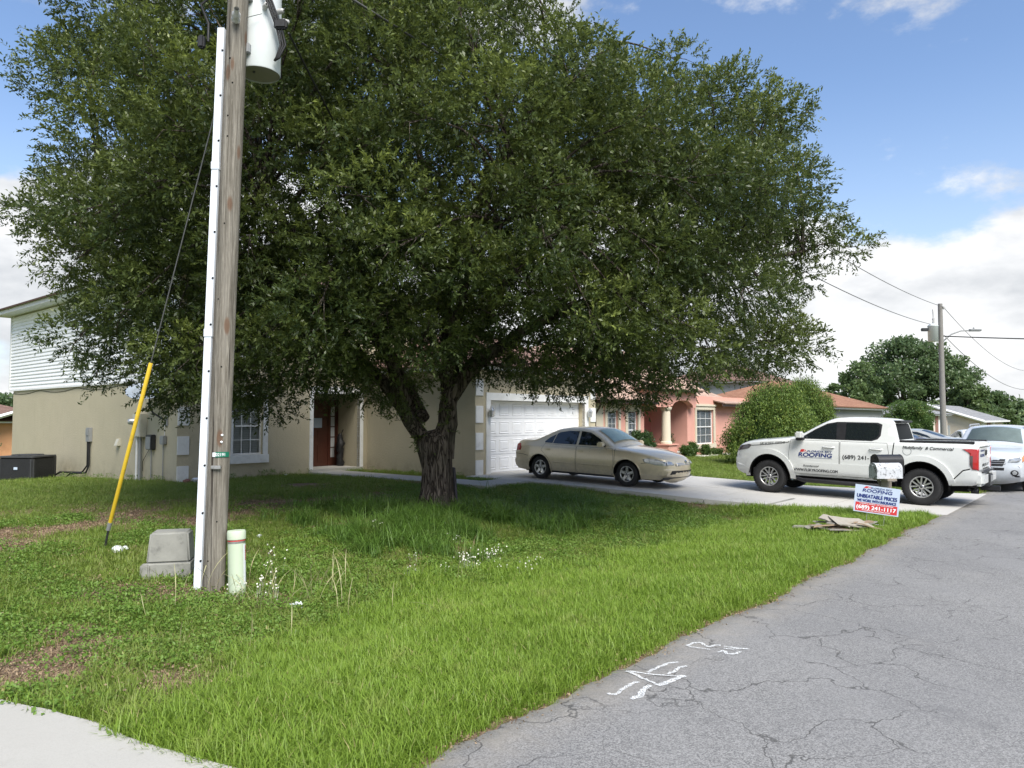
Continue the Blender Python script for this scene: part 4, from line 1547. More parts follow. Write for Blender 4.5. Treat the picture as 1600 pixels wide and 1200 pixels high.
# ---- pink house next door
PU, PV = 24.9, 16.5
pk = thing('pink_house', 'single storey pink stucco house with white column porch and salmon shingle roof', 'house', PU, PV, 0.0)
B1, C0, C1, X1 = 28.75 - PU, 28.75 - PU, 32.9 - PU, 41.0 - PU
mb = MB()
w1, w2 = (25.72 - PU, 26.58 - PU, .45, 2.12), (27.32 - PU, 28.2 - PU, .45, 2.12)
w3 = (33.85 - PU, 35.8 - PU, .50, 2.22)
wall(mb, 0, B1, -.3, 2.42, 0, .2, [w1, w2])
wall(mb, C1, X1, -.3, 2.9, 0, .2, [w3])
wall(mb, .2, 11, -.4, 2.42, 0, .2, swap=True)
wall(mb, .2, 11, -.4, 2.42, X1 - .2, X1, swap=True)
wall(mb, .2, 2.2, -.2, 2.9, C1, C1 + .2, swap=True)
wall(mb, .2, 2.2, -.2, 2.9, C0 - .2, C0, swap=True)
mb.build('wall', M['pink'], pk)
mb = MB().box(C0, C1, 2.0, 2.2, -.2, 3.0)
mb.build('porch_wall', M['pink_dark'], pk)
MB().box(C0 - .2, C1 + .2, -.35, 2.0, -.3, .2).build('porch_floor', M['drive'], pk)
# porch beam with an arch over its right bay
ab = MB()
cxx = 30.5 - PU
poly = [(C0 - .75, 3.05), (C0 - .75, 2.42), (C0 - .2, 2.42), (C0 - .2, 2.30), (cxx + .3, 2.30)]
for k in range(13):
    t = math.pi * (1 - k / 12)
    poly.append(((cxx + .3 + C1) / 2 + (C1 - cxx - .3) / 2 * math.cos(t), 2.30 + .34 * math.sin(t)))
poly += [(C1 + .3, 2.30), (C1 + .3, 3.05)]
T = Matrix(((1, 0, 0, 0), (0, 0, 1, 0), (0, 1, 0, 0), (0, 0, 0, 1)))
ab.prism(poly, -.32, .0, T)
ab.build('porch_beam', M['pink'], pk)
cl = MB().lathe([(.27, .62), (.27, .70), (.22, .74), (.21, .8), (.20, 2.0), (.19, 2.12), (.24, 2.18), (.27, 2.24), (.27, 2.30)], 24, Matrix.Translation((cxx, -.14, 0))).build('column', M['cream'], pk, angle=40)
MB().bbox(cxx - .42, cxx + .42, -.48, .26, -.2, .56, .01).build('pedestal', M['pink'], cl)
MB().bbox(cxx - .48, cxx + .48, -.54, .32, .56, .62, .01).build('pedestal_cap', M['pink'], cl)
for q in (w1, w2, w3):
    surround(*q, 0, .17, .05, .22).build('window_trim', M['cream'], pk)
    window(pk, *q, .09, 3, 2 if q is w3 else 3, blind=True)
MB().bbox(w3[0] - .26, w3[1] + .26, -.10, .02, w3[3] + .17, w3[3] + .27, .01).build('window_hood', M['cream'], pk)
for q in (w1, w2):
    MB().bbox(q[0] - .24, q[1] + .24, -.10, .02, q[3] + .17, q[3] + .25, .01).build('window_hood', M['cream'], pk)
qx = MB().bbox(-.05, .75, -.02, .02, -.2, 1.2, .01); qx.build('quoin', M['cream'], pk)
MB().bbox(-.05, .55, -.02, .02, 1.3, 2.4, .01).build('quoin', M['cream'], pk)
# roofs
fascia(-.5, B1 + .35, -.55, 10, 2.40, 2.58, .05).build('gutter', M['fascia_brown'], pk)
MB().box(C1 + 2.9, X1 + .5, -.55, -.5, 2.40, 2.58).build('gutter', M['fascia_brown'], pk)
MB().box(C0 - .95, C1 + .45, -.62, -.57, 3.02, 3.14).build('porch_gutter', M['fascia_brown'], pk)
roof('bay_roof', hip(-.6, B1 + .42, -.65, 8, 2.58, 1.75, 'y'), M['shingle_pink'], pk)
roof('main_roof', hip(-.5, X1 + .6, .9, 13.0, 2.62, 3.1, 'x') + [[(C1 + 2.9, -.65, 2.58), (X1 + .6, -.65, 2.58), (X1 + .3, .95, 2.96), (C1 + 2.9, .95, 2.96)]], M['shingle_pink'], pk)
roof('porch_roof', hip(C0 - 1.05, C1 + .55, -.7, 7, 3.14, 1.9, 'y'), M['shingle_pink'], pk)
MB().tube([(-.42, -.55, 2.40), (-.42, -.45, 2.2), (-.12, -.06, 1.95), (-.12, -.06, .1)], .04, 8).build('downpipe', M['fascia_brown'], pk)
# wrought decoration, door and lantern inside the porch
sb = MB().bbox(C0 + .55, C0 + 1.75, 1.94, 1.99, 1.55, 2.05, .01)
sc_ = sb.build('wall_art', M['black'], pk)
for k in range(4):
    pts = [(C0 + .72 + k * .29 + .10 * math.cos(t), 1.93, 1.8 + .15 * math.sin(t)) for t in np.linspace(0, 6.28, 14)]
    MB().tube(pts, .018, 5).build('scroll', M['fascia_brown'], sc_)
MB().box(C0 + 2.1, C0 + 3.05, 1.93, 1.99, .2, 2.25).build('porch_door', M['door_brown'], pk)
MB().lathe([(.04, 0), (.08, .04), (.09, .2), (.03, .3)], 8, Matrix.Translation((C0 + 1.9, 1.9, 1.35)), False).build('wall_lantern', M['black'], pk)


# ---- plants made of leaf-sized faces
def leaves_mesh(name, centers, size, m, parent=None, aspect=.42, up=None, tints=None, droop=.0, **kw):
    """one diamond leaf, folded along its rib, at every centre"""
    n = len(centers)
    C_ = np.asarray(centers, float)
    q = RNG.normal(0, 1, (n, 3))
    if up is not None:
        q = q * .75 + np.asarray(up)
    q[:, 2] -= droop
    d = q / np.linalg.norm(q, axis=1, keepdims=True)
    w = np.cross(d, RNG.normal(0, 1, (n, 3))); w /= np.linalg.norm(w, axis=1, keepdims=True)
    nn = np.cross(d, w)
    s = (size * RNG.uniform(.6, 1.25, n))[:, None]
    a = C_ - d * s * .5
    b = C_ + w * s * aspect * .5 + nn * s * .06 - d * s * .06
    c = C_ + d * s * .5
    e = C_ - w * s * aspect * .5 + nn * s * .06 - d * s * .06
    vs = np.stack([a, b, c, e], 1).reshape(-1, 3).astype(np.float32)
    me = bpy.data.meshes.new(name)
    me.vertices.add(4 * n); me.vertices.foreach_set('co', vs.ravel())
    me.loops.add(4 * n); me.loops.foreach_set('vertex_index', np.arange(4 * n, dtype=np.int32))
    me.polygons.add(n); me.polygons.foreach_set('loop_start', np.arange(0, 4 * n, 4, dtype=np.int32))
    t = RNG.random(n) if tints is None else tints
    at_ = me.attributes.new('tint', 'FLOAT', 'POINT')
    at_.data.foreach_set('value', np.repeat(t, 4).astype(np.float32))
    me.update(calc_edges=True)
    me.materials.append(m)
    o = bpy.data.objects.new(name, me); COL.objects.link(o); o.parent = parent
    return tag(o, **kw)


def clump_points(center, r, n, shell=.55, flat=.7):
    """points near the skin of an ellipsoid, thicker on its upper side"""
    d = RNG.normal(0, 1, (n, 3)); d /= np.linalg.norm(d, axis=1, keepdims=True)
    rr = shell + (1 - shell) * RNG.random(n) ** .5
    rr = rr * (1 + .25 * (RNG.random(n) - .5))
    return np.asarray(center) + d * (rr * r)[:, None] * np.array([1, 1, flat])


def shrub(name, label, cat, u, v, w, h, lean=(0, 0), n=14000, m='leaf_conifer', size=.10, kind='cone', group=None):
    t = thing(name, label, cat, u, v, None, -RZ, group)
    pts, ups, tn = [], [], []
    nc = 320 if kind == 'cone' else 90
    for _ in range(nc):
        f = random.random() ** .8
        a = random.uniform(0, 2 * math.pi)
        if kind == 'cone':
            z = h * (.03 + .93 * f)
            prof = min(1, z / h / .2 * .45 + .55) * (1 - z / h) ** .54
            rr = w * prof * random.uniform(.72, .99)
        else:
            z = h * (.12 + .83 * f)
            rr = w * math.sqrt(max(0, 1 - ((z / h - .5) / .52) ** 2)) * random.uniform(.6, .95)
        c = np.array([rr * math.cos(a) + lean[0] * z / h, rr * math.sin(a) + lean[1] * z / h, z])
        k = n // nc
        p_ = clump_points(c, w * (random.uniform(.10, .20) if kind == 'cone' else random.uniform(.16, .30)), k, .3, 1.5 if kind == 'cone' else .9)
        pts.append(p_)
        tn.append(np.clip(RNG.normal(.35 + .3 * random.random(), .18, k), 0, 1))
    p_ = np.concatenate(pts); tn = np.concatenate(tn)
    ok = p_[:, 2] > .02
    p_, tn = p_[ok], tn[ok]
    leaves_mesh('foliage', p_, size, M[m], t, .34, (0, 0, 1.1) if kind == 'cone' else (0, 0, .3), tn, kind='stuff')
    # solid core behind the skin, the plant's inner shade put into its dark colour
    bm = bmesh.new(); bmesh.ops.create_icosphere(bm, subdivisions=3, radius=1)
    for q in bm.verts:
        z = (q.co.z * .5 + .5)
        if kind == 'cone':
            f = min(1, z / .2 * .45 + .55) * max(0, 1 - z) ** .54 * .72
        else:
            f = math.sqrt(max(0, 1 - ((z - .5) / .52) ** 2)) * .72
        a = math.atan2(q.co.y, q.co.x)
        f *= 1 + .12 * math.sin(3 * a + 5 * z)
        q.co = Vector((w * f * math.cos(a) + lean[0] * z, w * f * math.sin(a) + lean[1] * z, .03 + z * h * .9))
    MB().bm(bm, None, True).build('shade_core', M['core_shade'], t)
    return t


M['core_shade'] = plain('dark_inner_shade', (.022, .04, .012), .95, spec=0.)  # core colour darkened for the shade inside the plants
shrub('conifer_shrub', 'large dense cone shaped conifer shrub directly behind the truck bonnet', 'shrub', 28.9, 11.0, 2.2, 3.05, (.35, 0), 42000, size=.10)
shrub('conifer_shrub', 'second conifer shrub farther back, its top above the truck windscreen', 'shrub', 35.6, 11.6, 2.0, 3.6, (-.2, 0), 30000, size=.10)
shrub('round_bush', 'round leafy bush with pale shoots behind the truck cab', 'bush', 44.4, 9.2, 1.45, 2.95, (0, 0), 13000, 'leaf_bush', .13, 'round')
shrub('round_bush', 'small dark round bush below the bay windows of the pink house', 'bush', 26.6, 15.4, .58, 1.3, (0, 0), 4500, 'leaf_dark', .10, 'round')
for u, v, r, h, lab in ((32.2, 15.9, .30, .75, 'small spiky plant beside the porch pedestal'), (33.6, 15.9, .30, .60, 'low plant in white gravel at the corner of the pink wall'),
                        (36.6, 15.8, .28, .72, 'low plant in white gravel right of the large pink house window'), (31.2, 15.7, .35, .6, 'low leafy plant just right of the white column'), (34.4, 15.7, .35, .38, 'flat low plant below the large pink house window')):
    shrub('garden_plant', lab, 'plant', u, v, r, h, (0, 0), 900, 'leaf_bush', .09, 'round', 'garden plants along the pink house')
# pots on the pink porch
for u, v, h, lab in ((29.6, 17.2, .55, 'terracotta pot with a plant at the back left of the pink porch'), (31.7, 16.9, .7, 'potted plant on the pink porch right of the column'), (32.3, 17.4, .5, 'small potted plant by the porch side wall')):
    t = thing('potted_plant', lab, 'potted plant', u, v, .2)
    MB().lathe([(0, 0), (.12, 0), (.17, .25), (.19, .25), (.19, .30), (.15, .30), (.14, .2), (0, .2)], 16).build('pot', M['terracotta'], t)
    leaves_mesh('foliage', clump_points((0, 0, .3 + h * .5), h * .45, 300, .1, 1.1), .14, M['leaf_dark'], t, .3, (0, 0, .8), kind='stuff')
# white gravel bed along the pink wall
bm = bmesh.new()
gv, gf = [], []
for _ in range(2600):
    u = random.uniform(32.4, 41); v = random.uniform(15.45, 16.4)
    x, y = xy(u, v)
    c = Vector((x, y, gz(u, v) + .03))
    s = random.uniform(.03, .07)
    i0 = len(gv)
    q = Euler((random.uniform(0, 6), random.uniform(0, 6), random.uniform(0, 6))).to_matrix()
    gv += [c + q @ (Vector(w) * s) for w in ((1, 0, 0), (-1, 0, 0), (0, 1, 0), (0, -1, 0), (0, 0, .7), (0, 0, -.7))]
    gf += [tuple(i0 + i for i in f) for f in ((0, 2, 4), (2, 1, 4), (1, 3, 4), (3, 0, 4), (2, 0, 5), (1, 2, 5), (3, 1, 5), (0, 3, 5))]
bm.free()
tag(sheet('white_gravel', gv, gf, M['gravel']), 'white gravel bed along the pink house wall', kind='stuff')


# ---- houses farther along and behind
def far_house(name, label, u, v, x1, y1, ez, rise, wm, rm, along='x', trim='white_trim', base=-1.2):
    t = thing(name, label, 'house', u, v, 0.0)
    mb = MB(); mb.box(0, x1, 0, y1, base, ez)
    mb.build('wall', M[wm], t)
    fascia(-.35, x1 + .35, -.35, y1 + .35, ez, ez + .16).build('gutter', M[trim], t)
    roof('roof', hip(-.45, x1 + .45, -.45, y1 + .45, ez + .16, rise, along), M[rm], t)
    return t


oh = far_house('grey_walled_house', 'grey walled house with an orange brown hip roof beyond the conifer shrubs', 43.2, 13.2, 12.6, 9.5, 2.32, 1.75, 'wall_grey', 'shingle_orange')
MB().box(9.0, 10.4, -.02, .0, .7, 1.9).build('window', M['glass_dark'], oh)
bh_ = far_house('brown_roofed_house', 'taller house with a brown roof and pale gable behind the pink house', 56, 22.5, 11, 8, 4.6, 1.7, 'wall_grey', 'shingle_brown')
MB().box(1.0, 2.2, -.02, .0, 2.7, 3.9).build('window', M['glass_dark'], bh_)
# long beige house with a gable end towards us
bg_ = thing('beige_house', 'long beige block house with a low grey gable roof and white barge boards', 'house', 80, 10.9, -.6)
ez, rz_, wy, wx = 2.30, 1.35, 8.2, 17.5
mb = MB(); mb.box(0, wx, 0, wy, -.6, ez)
mb.prism([(0, ez), (wy, ez), (wy / 2, ez + rz_)], 0, .2, Matrix(((0, 0, 1, 0), (1, 0, 0, 0), (0, 1, 0, 0), (0, 0, 0, 1))))
mb.build('wall', M['wall_beige'], bg_)
for k, s in enumerate((1, -1)):
    yb = -.6 if s == 1 else wy + .6
    roof('roof', [[(-.5, yb, ez - .15), (wx + .5, yb, ez - .15), (wx + .5, wy / 2, ez + rz_ + .1), (-.5, wy / 2, ez + rz_ + .1)]], M['shingle_grey'], bg_, .1)
    MB().tube([(-.52, yb, ez - .22), (-.52, wy / 2, ez + rz_ + .02)], .14, 4).build('barge_board', M['white_trim'], bg_)
MB().box(-.5, wx + .5, -.66, -.6, ez - .3, ez - .14).build('gutter', M['white_trim'], bg_)
for a, b, z0, z1 in ((2.2, 4.6, .7, 1.9), (9.5, 11.2, 0, 2.0)):
    MB().box(a, b, -.03, 0, z0, z1).build('window', M['garage'], bg_)
MB().box(6.0, 8.0, -.05, 0, -.4, ez).build('brick_pier', M['brick'], bg_)
MB().box(-.05, 0, 2.2, 3.6, .7, 1.7).build('end_window', M['blind'], bg_)
MB().tube([(-.04, 6.2, -.4), (-.04, 6.2, ez - .3)], .05, 6).build('downpipe', M['white_trim'], bg_)
# its garage wing, half hidden by the round bush
gw = far_house('garage_wing', 'low beige garage wing with white door and brick surround beside the round bush', 70.5, 13.0, 7.5, 6, 2.0, .9, 'wall_beige', 'shingle_grey', base=-1)
MB().box(3.2, 5.9, -.04, 0, -.8, 1.6).build('garage_door', M['garage'], gw)
MB().box(5.95, 6.9, -.05, 0, -.8, 1.98).build('brick_pier', M['brick'], gw)
MB().box(2.0, 3.15, -.05, 0, -.8, 1.98).build('brick_pier', M['brick'], gw)
# small blue-grey roof beyond
far_house('blue_grey_house', 'low far house with a blue grey roof between the orange roof and the bush', 84, 27, 12, 9, 2.2, 1.5, 'wall_grey', 'shingle_grey', base=-1.5)
# orange house far left
ol = thing('orange_house', 'small orange walled house with a brown roof far behind on the left', 'house', 12.5, 52.0, -.8)
MB().box(-8, 5, 0, 9, -.5, 2.3).build('wall', M['wall_orange'], ol)
fascia(-8.4, 5.4, -.4, 9.4, 2.3, 2.46).build('gutter', M['white_trim'], ol)
roof('roof', hip(-8.5, 5.5, -.5, 9.5, 2.46, 1.6, 'x'), M['shingle_brown'], ol)
gp = MB()
gp.tube([(0.2, -1.2, 2.30), (2.4, -1.2, 3.05), (4.6, -1.2, 2.30)], .12, 4, smooth=False)
gp.build('gable_trim', M['white_trim'], ol)
roof('porch_roof', [[(.1, -1.25, 2.32), (2.4, -1.25, 3.12), (2.4, 3, 3.12), (.1, 3, 2.32)], [(4.7, -1.25, 2.32), (2.4, -1.25, 3.12), (2.4, 3, 3.12), (4.7, 3, 2.32)]], M['shingle_brown'], ol)
shrub('thin_shrub', 'thin green shrub in front of the far orange house', 'shrub', 10.0, 38.5, .5, 2.0, (0, 0), 2500, 'leaf_far', .12, 'round')


# ------------------------------------------------------------------ vehicles: a skin lofted from a side outline
def chaikin(p, n=2):
    for _ in range(n):
        o = [p[0]]
        for a, b in zip(p[:-1], p[1:]):
            o += [(a[0] * .75 + b[0] * .25, a[1] * .75 + b[1] * .25), (a[0] * .25 + b[0] * .75, a[1] * .25 + b[1] * .75)]
        p = o + [p[-1]]
    return p


class Car:
    """x forward, y left, z up. top: outline from the front lower edge over the roof to the rear lower edge"""

    def __init__(s, top, sill, arches, W, belt, tumble, ftaper, rtaper, fbow=.10, rbow=.06, rnd=.09, crown=.035, low=None, it=2, bulge=.03):
        s.top = chaikin(top, it)
        s.sill, s.arches, s.W, s.belt, s.tumble = sill, arches, W, belt, tumble
        s.ft, s.rt, s.fb, s.rb, s.rnd, s.crown, s.bulge = ftaper, rtaper, fbow, rbow, rnd, crown, bulge
        s.xF = max(p[0] for p in s.top); s.xR = min(p[0] for p in s.top)
        s.tx = np.array([p[0] for p in s.top]); s.tz = np.array([p[1] for p in s.top])

    def ztop(s, x):
        z = -1
        for (x0, z0), (x1, z1) in zip(s.top[:-1], s.top[1:]):
            lo, hi = min(x0, x1), max(x0, x1)
            if lo - 1e-6 <= x <= hi + 1e-6:
                if hi - lo < 1e-6: z = max(z, z0, z1)
                else: z = max(z, z0 + (z1 - z0) * (x - x0) / (x1 - x0))
        return z if z > -1 else s.belt

    def xend(s, z, front=True):
        best = None
        for (x0, z0), (x1, z1) in zip(s.top[:-1], s.top[1:]):
            lo, hi = min(z0, z1), max(z0, z1)
            if lo - 1e-6 <= z <= hi + 1e-6:
                x = x0 if hi - lo < 1e-6 else x0 + (x1 - x0) * (z - z0) / (z1 - z0)
                if best is None or (x > best if front else x < best): best = x
        return best if best is not None else (s.xF if front else s.xR)

    def S(s, x, z):
        w = s.W
        x0, k = s.ft
        if x > x0: w -= k * ((x - x0) / (s.xF - x0)) ** 2.3
        x0, k = s.rt
        if x < x0: w -= k * ((x0 - x) / (x0 - s.xR)) ** 2.3
        if z > s.belt: w -= s.tumble * (z - s.belt) + .02
        elif z > s.belt - .06: w -= .02 * (1 - (s.belt - z) / .06)
        m = (s.sill + s.belt) / 2
        q = min(1.0, abs(z - m) / (s.belt - s.sill) * 2)
        w += s.bulge * (1 - q * q)
        if z < s.sill + .12: w -= .05 * (1 - (z - s.sill) / .12)
        d = s.ztop(x) - z
        if d < s.rnd:
            t = 1 - max(0, d) / s.rnd
            w -= s.rnd * .8 * (1 - math.sqrt(max(0, 1 - t * t * .98)))
        return w

    def outline(s):
        p = list(s.top)
        for (xc, zc, r) in sorted(s.arches, key=lambda a: a[0]):
            if zc <= s.sill: a0 = 0
            a = math.asin(max(-1, min(1, (s.sill - zc) / r)))
            for k in range(17):
                t = math.pi - a + (2 * a - math.pi) * k / 16
                p.append((xc + r * math.cos(t), zc + r * math.sin(t)))
        return p

    def patch2d(s, poly, dx=.09, dz=.05):
        q = [poly[0]]
        for p in poly[1:]:
            if math.hypot(p[0] - q[-1][0], p[1] - q[-1][1]) > 1e-5: q.append(p)
        poly = q
        bm = bmesh.new()
        vs = [bm.verts.new((x, 0, z)) for x, z in poly]
        for tri in tessellate_polygon([[Vector((x, z, 0)) for x, z in poly]]):
            if len(set(tri)) == 3:
                try: bm.faces.new([vs[i] for i in tri])
                except ValueError: pass
        xs = [p[0] for p in poly]; zs = [p[1] for p in poly]
        for ax, lo, hi, st in ((Vector((1, 0, 0)), min(xs), max(xs), dx), (Vector((0, 0, 1)), min(zs), max(zs), dz)):
            k = math.ceil(lo / st + 1e-6)
            while k * st < hi - 1e-4:
                bmesh.ops.bisect_plane(bm, geom=bm.verts[:] + bm.edges[:] + bm.faces[:], dist=1e-5, plane_co=ax * (k * st), plane_no=ax)
                k += 1
        return bm

    def side(s, poly, off=0., th=0., left=True, dx=.09, dz=.05, mb=None):
        """polygon in (x, z) laid on the flank, off metres proud; th > 0 gives it edges"""
        mb = mb or MB()
        bm = s.patch2d(poly, dx, dz)
        sg = 1 if left else -1
        for q in bm.verts:
            q.co.y = sg * (s.S(q.co.x, q.co.z) + off)
        if th:
            e = [e for e in bm.edges if len(e.link_faces) == 1]
            r = bmesh.ops.extrude_edge_only(bm, edges=e)
            for q in r['geom']:
                if isinstance(q, bmesh.types.BMVert): q.co.y -= sg * th
        return mb.bm(bm, None, True)

    def shell(s, name, m, parent):
        mb = MB()
        for left in (True, False):
            s.side(s.outline(), 0, 0, left, mb=mb)
        n = 11
        pts = []
        for (a, b) in zip(s.top[:-1], s.top[1:]):
            k = max(1, int(math.hypot(b[0] - a[0], b[1] - a[1]) / .05))
            pts += [(a[0] + (b[0] - a[0]) * i / k, a[1] + (b[1] - a[1]) * i / k) for i in range(k)]
        pts.append(s.top[-1])
        s.strip(pts, n, mb)
        return mb.build(name, m, parent, angle=38)

    def bow(s, x, z, nx, nz):
        f = max(0, nx) * s.fb if nx > 0 else -nx * s.rb
        return f + abs(nz) * s.crown

    def at(s, p, nrm, t, inset=0., off=0.):
        x, z = p
        w = s.S(x, z) - inset
        full = s.S(x, z)
        y = w * t
        b = s.bow(x, z, *nrm) * (1 - (y / full) ** 2) + off
        return Vector((x + nrm[0] * b, y, z + nrm[1] * b))

    def normals(s, pts):
        # outline runs front -> rear over the top: outward is to its right when x falls
        res = []
        for i in range(len(pts)):
            a, b = pts[max(0, i - 1)], pts[min(len(pts) - 1, i + 1)]
            d = Vector((b[0] - a[0], b[1] - a[1])).normalized()
            res.append((d.y, -d.x))
        return res

    def strip(s, pts, n, mb, inset=0., off=0., close=0.):
        ns = s.normals(pts)
        vs, fs = [], []
        for p, nr in zip(pts, ns):
            for k in range(n):
                vs.append(s.at(p, nr, -1 + 2 * k / (n - 1), inset, off))
        for i in range(len(pts) - 1):
            for k in range(n - 1):
                a = i * n + k
                fs.append((a, a + 1, a + n + 1, a + n))
        mb.add(vs, fs, True)
        return mb

    def top_patch(s, x0, x1, inset, off, n=11, zmin=None, ins1=None):
        """a strip lying on the top outline between two x positions (windscreens, bonnets)"""
        xs = np.linspace(x0, x1, 14)
        pts = [(float(x), s.ztop(float(x))) for x in xs]
        mb = MB()
        ns = s.normals(pts)
        vs, fs = [], []
        for i, (p, nr) in enumerate(zip(pts, ns)):
            q = inset if ins1 is None else inset + (ins1 - inset) * i / 13
            for k in range(n): vs.append(s.at(p, nr, -1 + 2 * k / (n - 1), q, off))
        for i in range(13):
            for k in range(n - 1):
                a = i * n + k
                fs.append((a, a + 1, a + n + 1, a + n))
        return mb.add(vs, fs, True)

    def face(s, poly, off=.004, th=.0, front=True, dy=.08, dz=.05, mb=None):
        """polygon in (y, z) laid on the front or rear face"""
        mb = mb or MB()
        bm = s.patch2d(poly, dy, dz)
        sg = 1 if front else -1
        b = s.fb if front else s.rb
        for q in bm.verts:
            y, z = q.co.x, q.co.z
            xe = s.xend(z, front)
            w = max(.3, s.S(xe, z))
            q.co = Vector((xe + sg * (b * (1 - min(1, (y / w) ** 2)) + off), y, z))
        if th:
            e = [e for e in bm.edges if len(e.link_faces) == 1]
            r = bmesh.ops.extrude_edge_only(bm, edges=e)
            for q in r['geom']:
                if isinstance(q, bmesh.types.BMVert): q.co.x -= sg * th
        return mb.bm(bm, None, True)


def ring2d(poly, w):
    """thin closed outline strip as quads: list of four-point polygons"""
    n = len(poly)
    out = []
    for i in range(n):
        a, b = Vector(poly[i]), Vector(poly[(i + 1) % n])
        d = (b - a)
        if d.length < 1e-6: continue
        d.normalize(); nn = Vector((-d.y, d.x)) * w / 2
        out.append([tuple(a + nn - d * 0), tuple(b + nn), tuple(b - nn), tuple(a - nn)])
    return out


def seam(car, poly, name, parent, left=True, w=.013, m='matte_black', closed=True):
    mb = MB()
    segs = ring2d(poly, w)
    if not closed: segs = segs[:-1]
    for q in segs:
        car.side(q, .0035, 0, left, mb=mb)
    return mb.build(name, M[m], parent)


def arc(xc, zc, r, a0, a1, n=20):
    return [(xc + r * math.cos(rad(a0 + (a1 - a0) * k / n)), zc + r * math.sin(rad(a0 + (a1 - a0) * k / n))) for k in range(n + 1)]


def wheel(parent, x, y, r, w, rim_r, spokes, left, m_rim='alloy', label=None):
    """tyre, rim with spokes; y is the outer face"""
    sg = 1 if left else -1
    T = Matrix.Translation((x, y - sg * w / 2, r)) @ Matrix.Rotation(rad(-90 * sg), 4, 'X')
    h = w / 2
    wh = MB().lathe([(0, -h * .2), (rim_r * .55, -h * .2), (rim_r * .55, h * .25), (0, h * .25)], 20, T).build('wheel', M['dark_metal'], parent)
    ty = MB()
    k = r - rim_r
    ty.lathe([(rim_r, -h * .8), (rim_r + k * .15, -h * .96), (rim_r + k * .55, -h), (r - k * .16, -h * .92), (r - .012, -h * .74), (r, -h * .6), (r, h * .6), (r - .012, h * .74), (r - k * .16, h * .92), (rim_r + k * .55, h), (rim_r + k * .15, h * .96), (rim_r, h * .8)], 40, T)
    # tread blocks round the shoulder
    for i in range(36):
        a = 2 * math.pi * i / 36
        B = T @ Matrix.Rotation(a, 4, 'Z')
        ty.box(r - .012, r + .001, -.016, .016, h * .45, h * .86, B)
    ty.build('tyre', M['rubber'], wh)
    rm = MB()
    rm.lathe([(rim_r * 1.02, h * .82), (rim_r * .96, h * .86), (rim_r * .90, h * .72), (rim_r * .86, -h * .6), (rim_r * 1.0, -h * .8)], 36, T)
    nsp, dbl, wid = spokes
    for i in range(nsp):
        a = 2 * math.pi * (i + .25) / nsp
        for o in ((-1, 1) if dbl else (0,)):
            B = T @ Matrix.Rotation(a, 4, 'Z')
            w0, w1 = wid * (.55 if dbl else 1.15), wid * (.62 if dbl else .75)
            e0, e1 = o * wid * .42, o * wid * 1.0
            i0, i1, z0, z1 = rim_r * .16, rim_r * .93, h * .66, h * .76
            rm.add([B @ Vector(q) for q in ((i0, e0 - w0 / 2, z0), (i1, e1 - w1 / 2, z1), (i1, e1 + w1 / 2, z1), (i0, e0 + w0 / 2, z0),
                                            (i0, e0 - w0 / 2, z0 - .05), (i1, e1 - w1 / 2, z1 - .05), (i1, e1 + w1 / 2, z1 - .05), (i0, e0 + w0 / 2, z0 - .05))],
                   [(0, 1, 2, 3), (7, 6, 5, 4), (0, 4, 5, 1), (1, 5, 6, 2), (2, 6, 7, 3), (3, 7, 4, 0)])
    rm.lathe([(0, h * .74), (rim_r * .17, h * .74), (rim_r * .24, h * .66), (rim_r * .26, h * .3)], 20, T)
    rm.build('rim', M[m_rim], wh)
    cp = MB()
    cp.lathe([(0, h * .80), (rim_r * .10, h * .79), (rim_r * .12, h * .72)], 14, T)
    nn = 6 if nsp == 6 else 5
    for i in range(nn):
        a = 2 * math.pi * i / nn
        cp.lathe([(0, h * .74), (.012, h * .74), (.014, h * .6)], 6, T @ Matrix.Translation((rim_r * .30 * math.cos(a), rim_r * .30 * math.sin(a), 0)))
    cp.build('hub_cap', M['dark_metal'], wh)
    return wh


def underbody(car, parent, x0, x1, z0, z1, w):
    mb = MB()
    mb.box(x0, x1, -w, w, z0, z1)
    mb.build('underbody', M['matte_black'], parent)
    for i, (xc, zc, r) in enumerate(car.arches):
        mb = MB()
        T = Matrix.Translation((xc, 0, zc)) @ Matrix.Rotation(rad(90), 4, 'X')
        mb.lathe([(r * 1.005, -car.W + .03), (r * 1.005, car.W - .03)], 28, T)
        mb.lathe([(0, -car.W + .36), (r * 1.005, -car.W + .36)], 28, T); mb.lathe([(0, car.W - .36), (r * 1.005, car.W - .36)], 28, T)
        bm = bmesh.new()
        me = bpy.data.meshes.new('t'); me.from_pydata(mb.v, [], mb.f); bm.from_mesh(me)
        bmesh.ops.bisect_plane(bm, geom=bm.verts[:] + bm.edges[:] + bm.faces[:], plane_co=(0, 0, car.sill - .02), plane_no=(0, 0, -1), clear_outer=True)
        bpy.data.meshes.remove(me)
        MB().bm(bm, None, True).build('wheel_well', M['matte_black'], parent)


def text_mesh(s, size, bold=0., shear=0., sx=1., spacing=1., align='LEFT'):
    cu = bpy.data.curves.new('text', 'FONT')
    cu.body = s; cu.size = size; cu.offset = bold; cu.shear = shear; cu.space_character = spacing
    cu.align_x = align
    o = bpy.data.objects.new('text', cu); COL.objects.link(o)
    dg = bpy.context.evaluated_depsgraph_get()
    me = bpy.data.meshes.new_from_object(o.evaluated_get(dg))
    bpy.data.objects.remove(o); bpy.data.curves.remove(cu)
    vs = [(q.co.x * sx, q.co.y) for q in me.vertices]
    fs = [list(f.vertices) for f in me.polygons]
    bpy.data.meshes.remove(me)
    return vs, fs


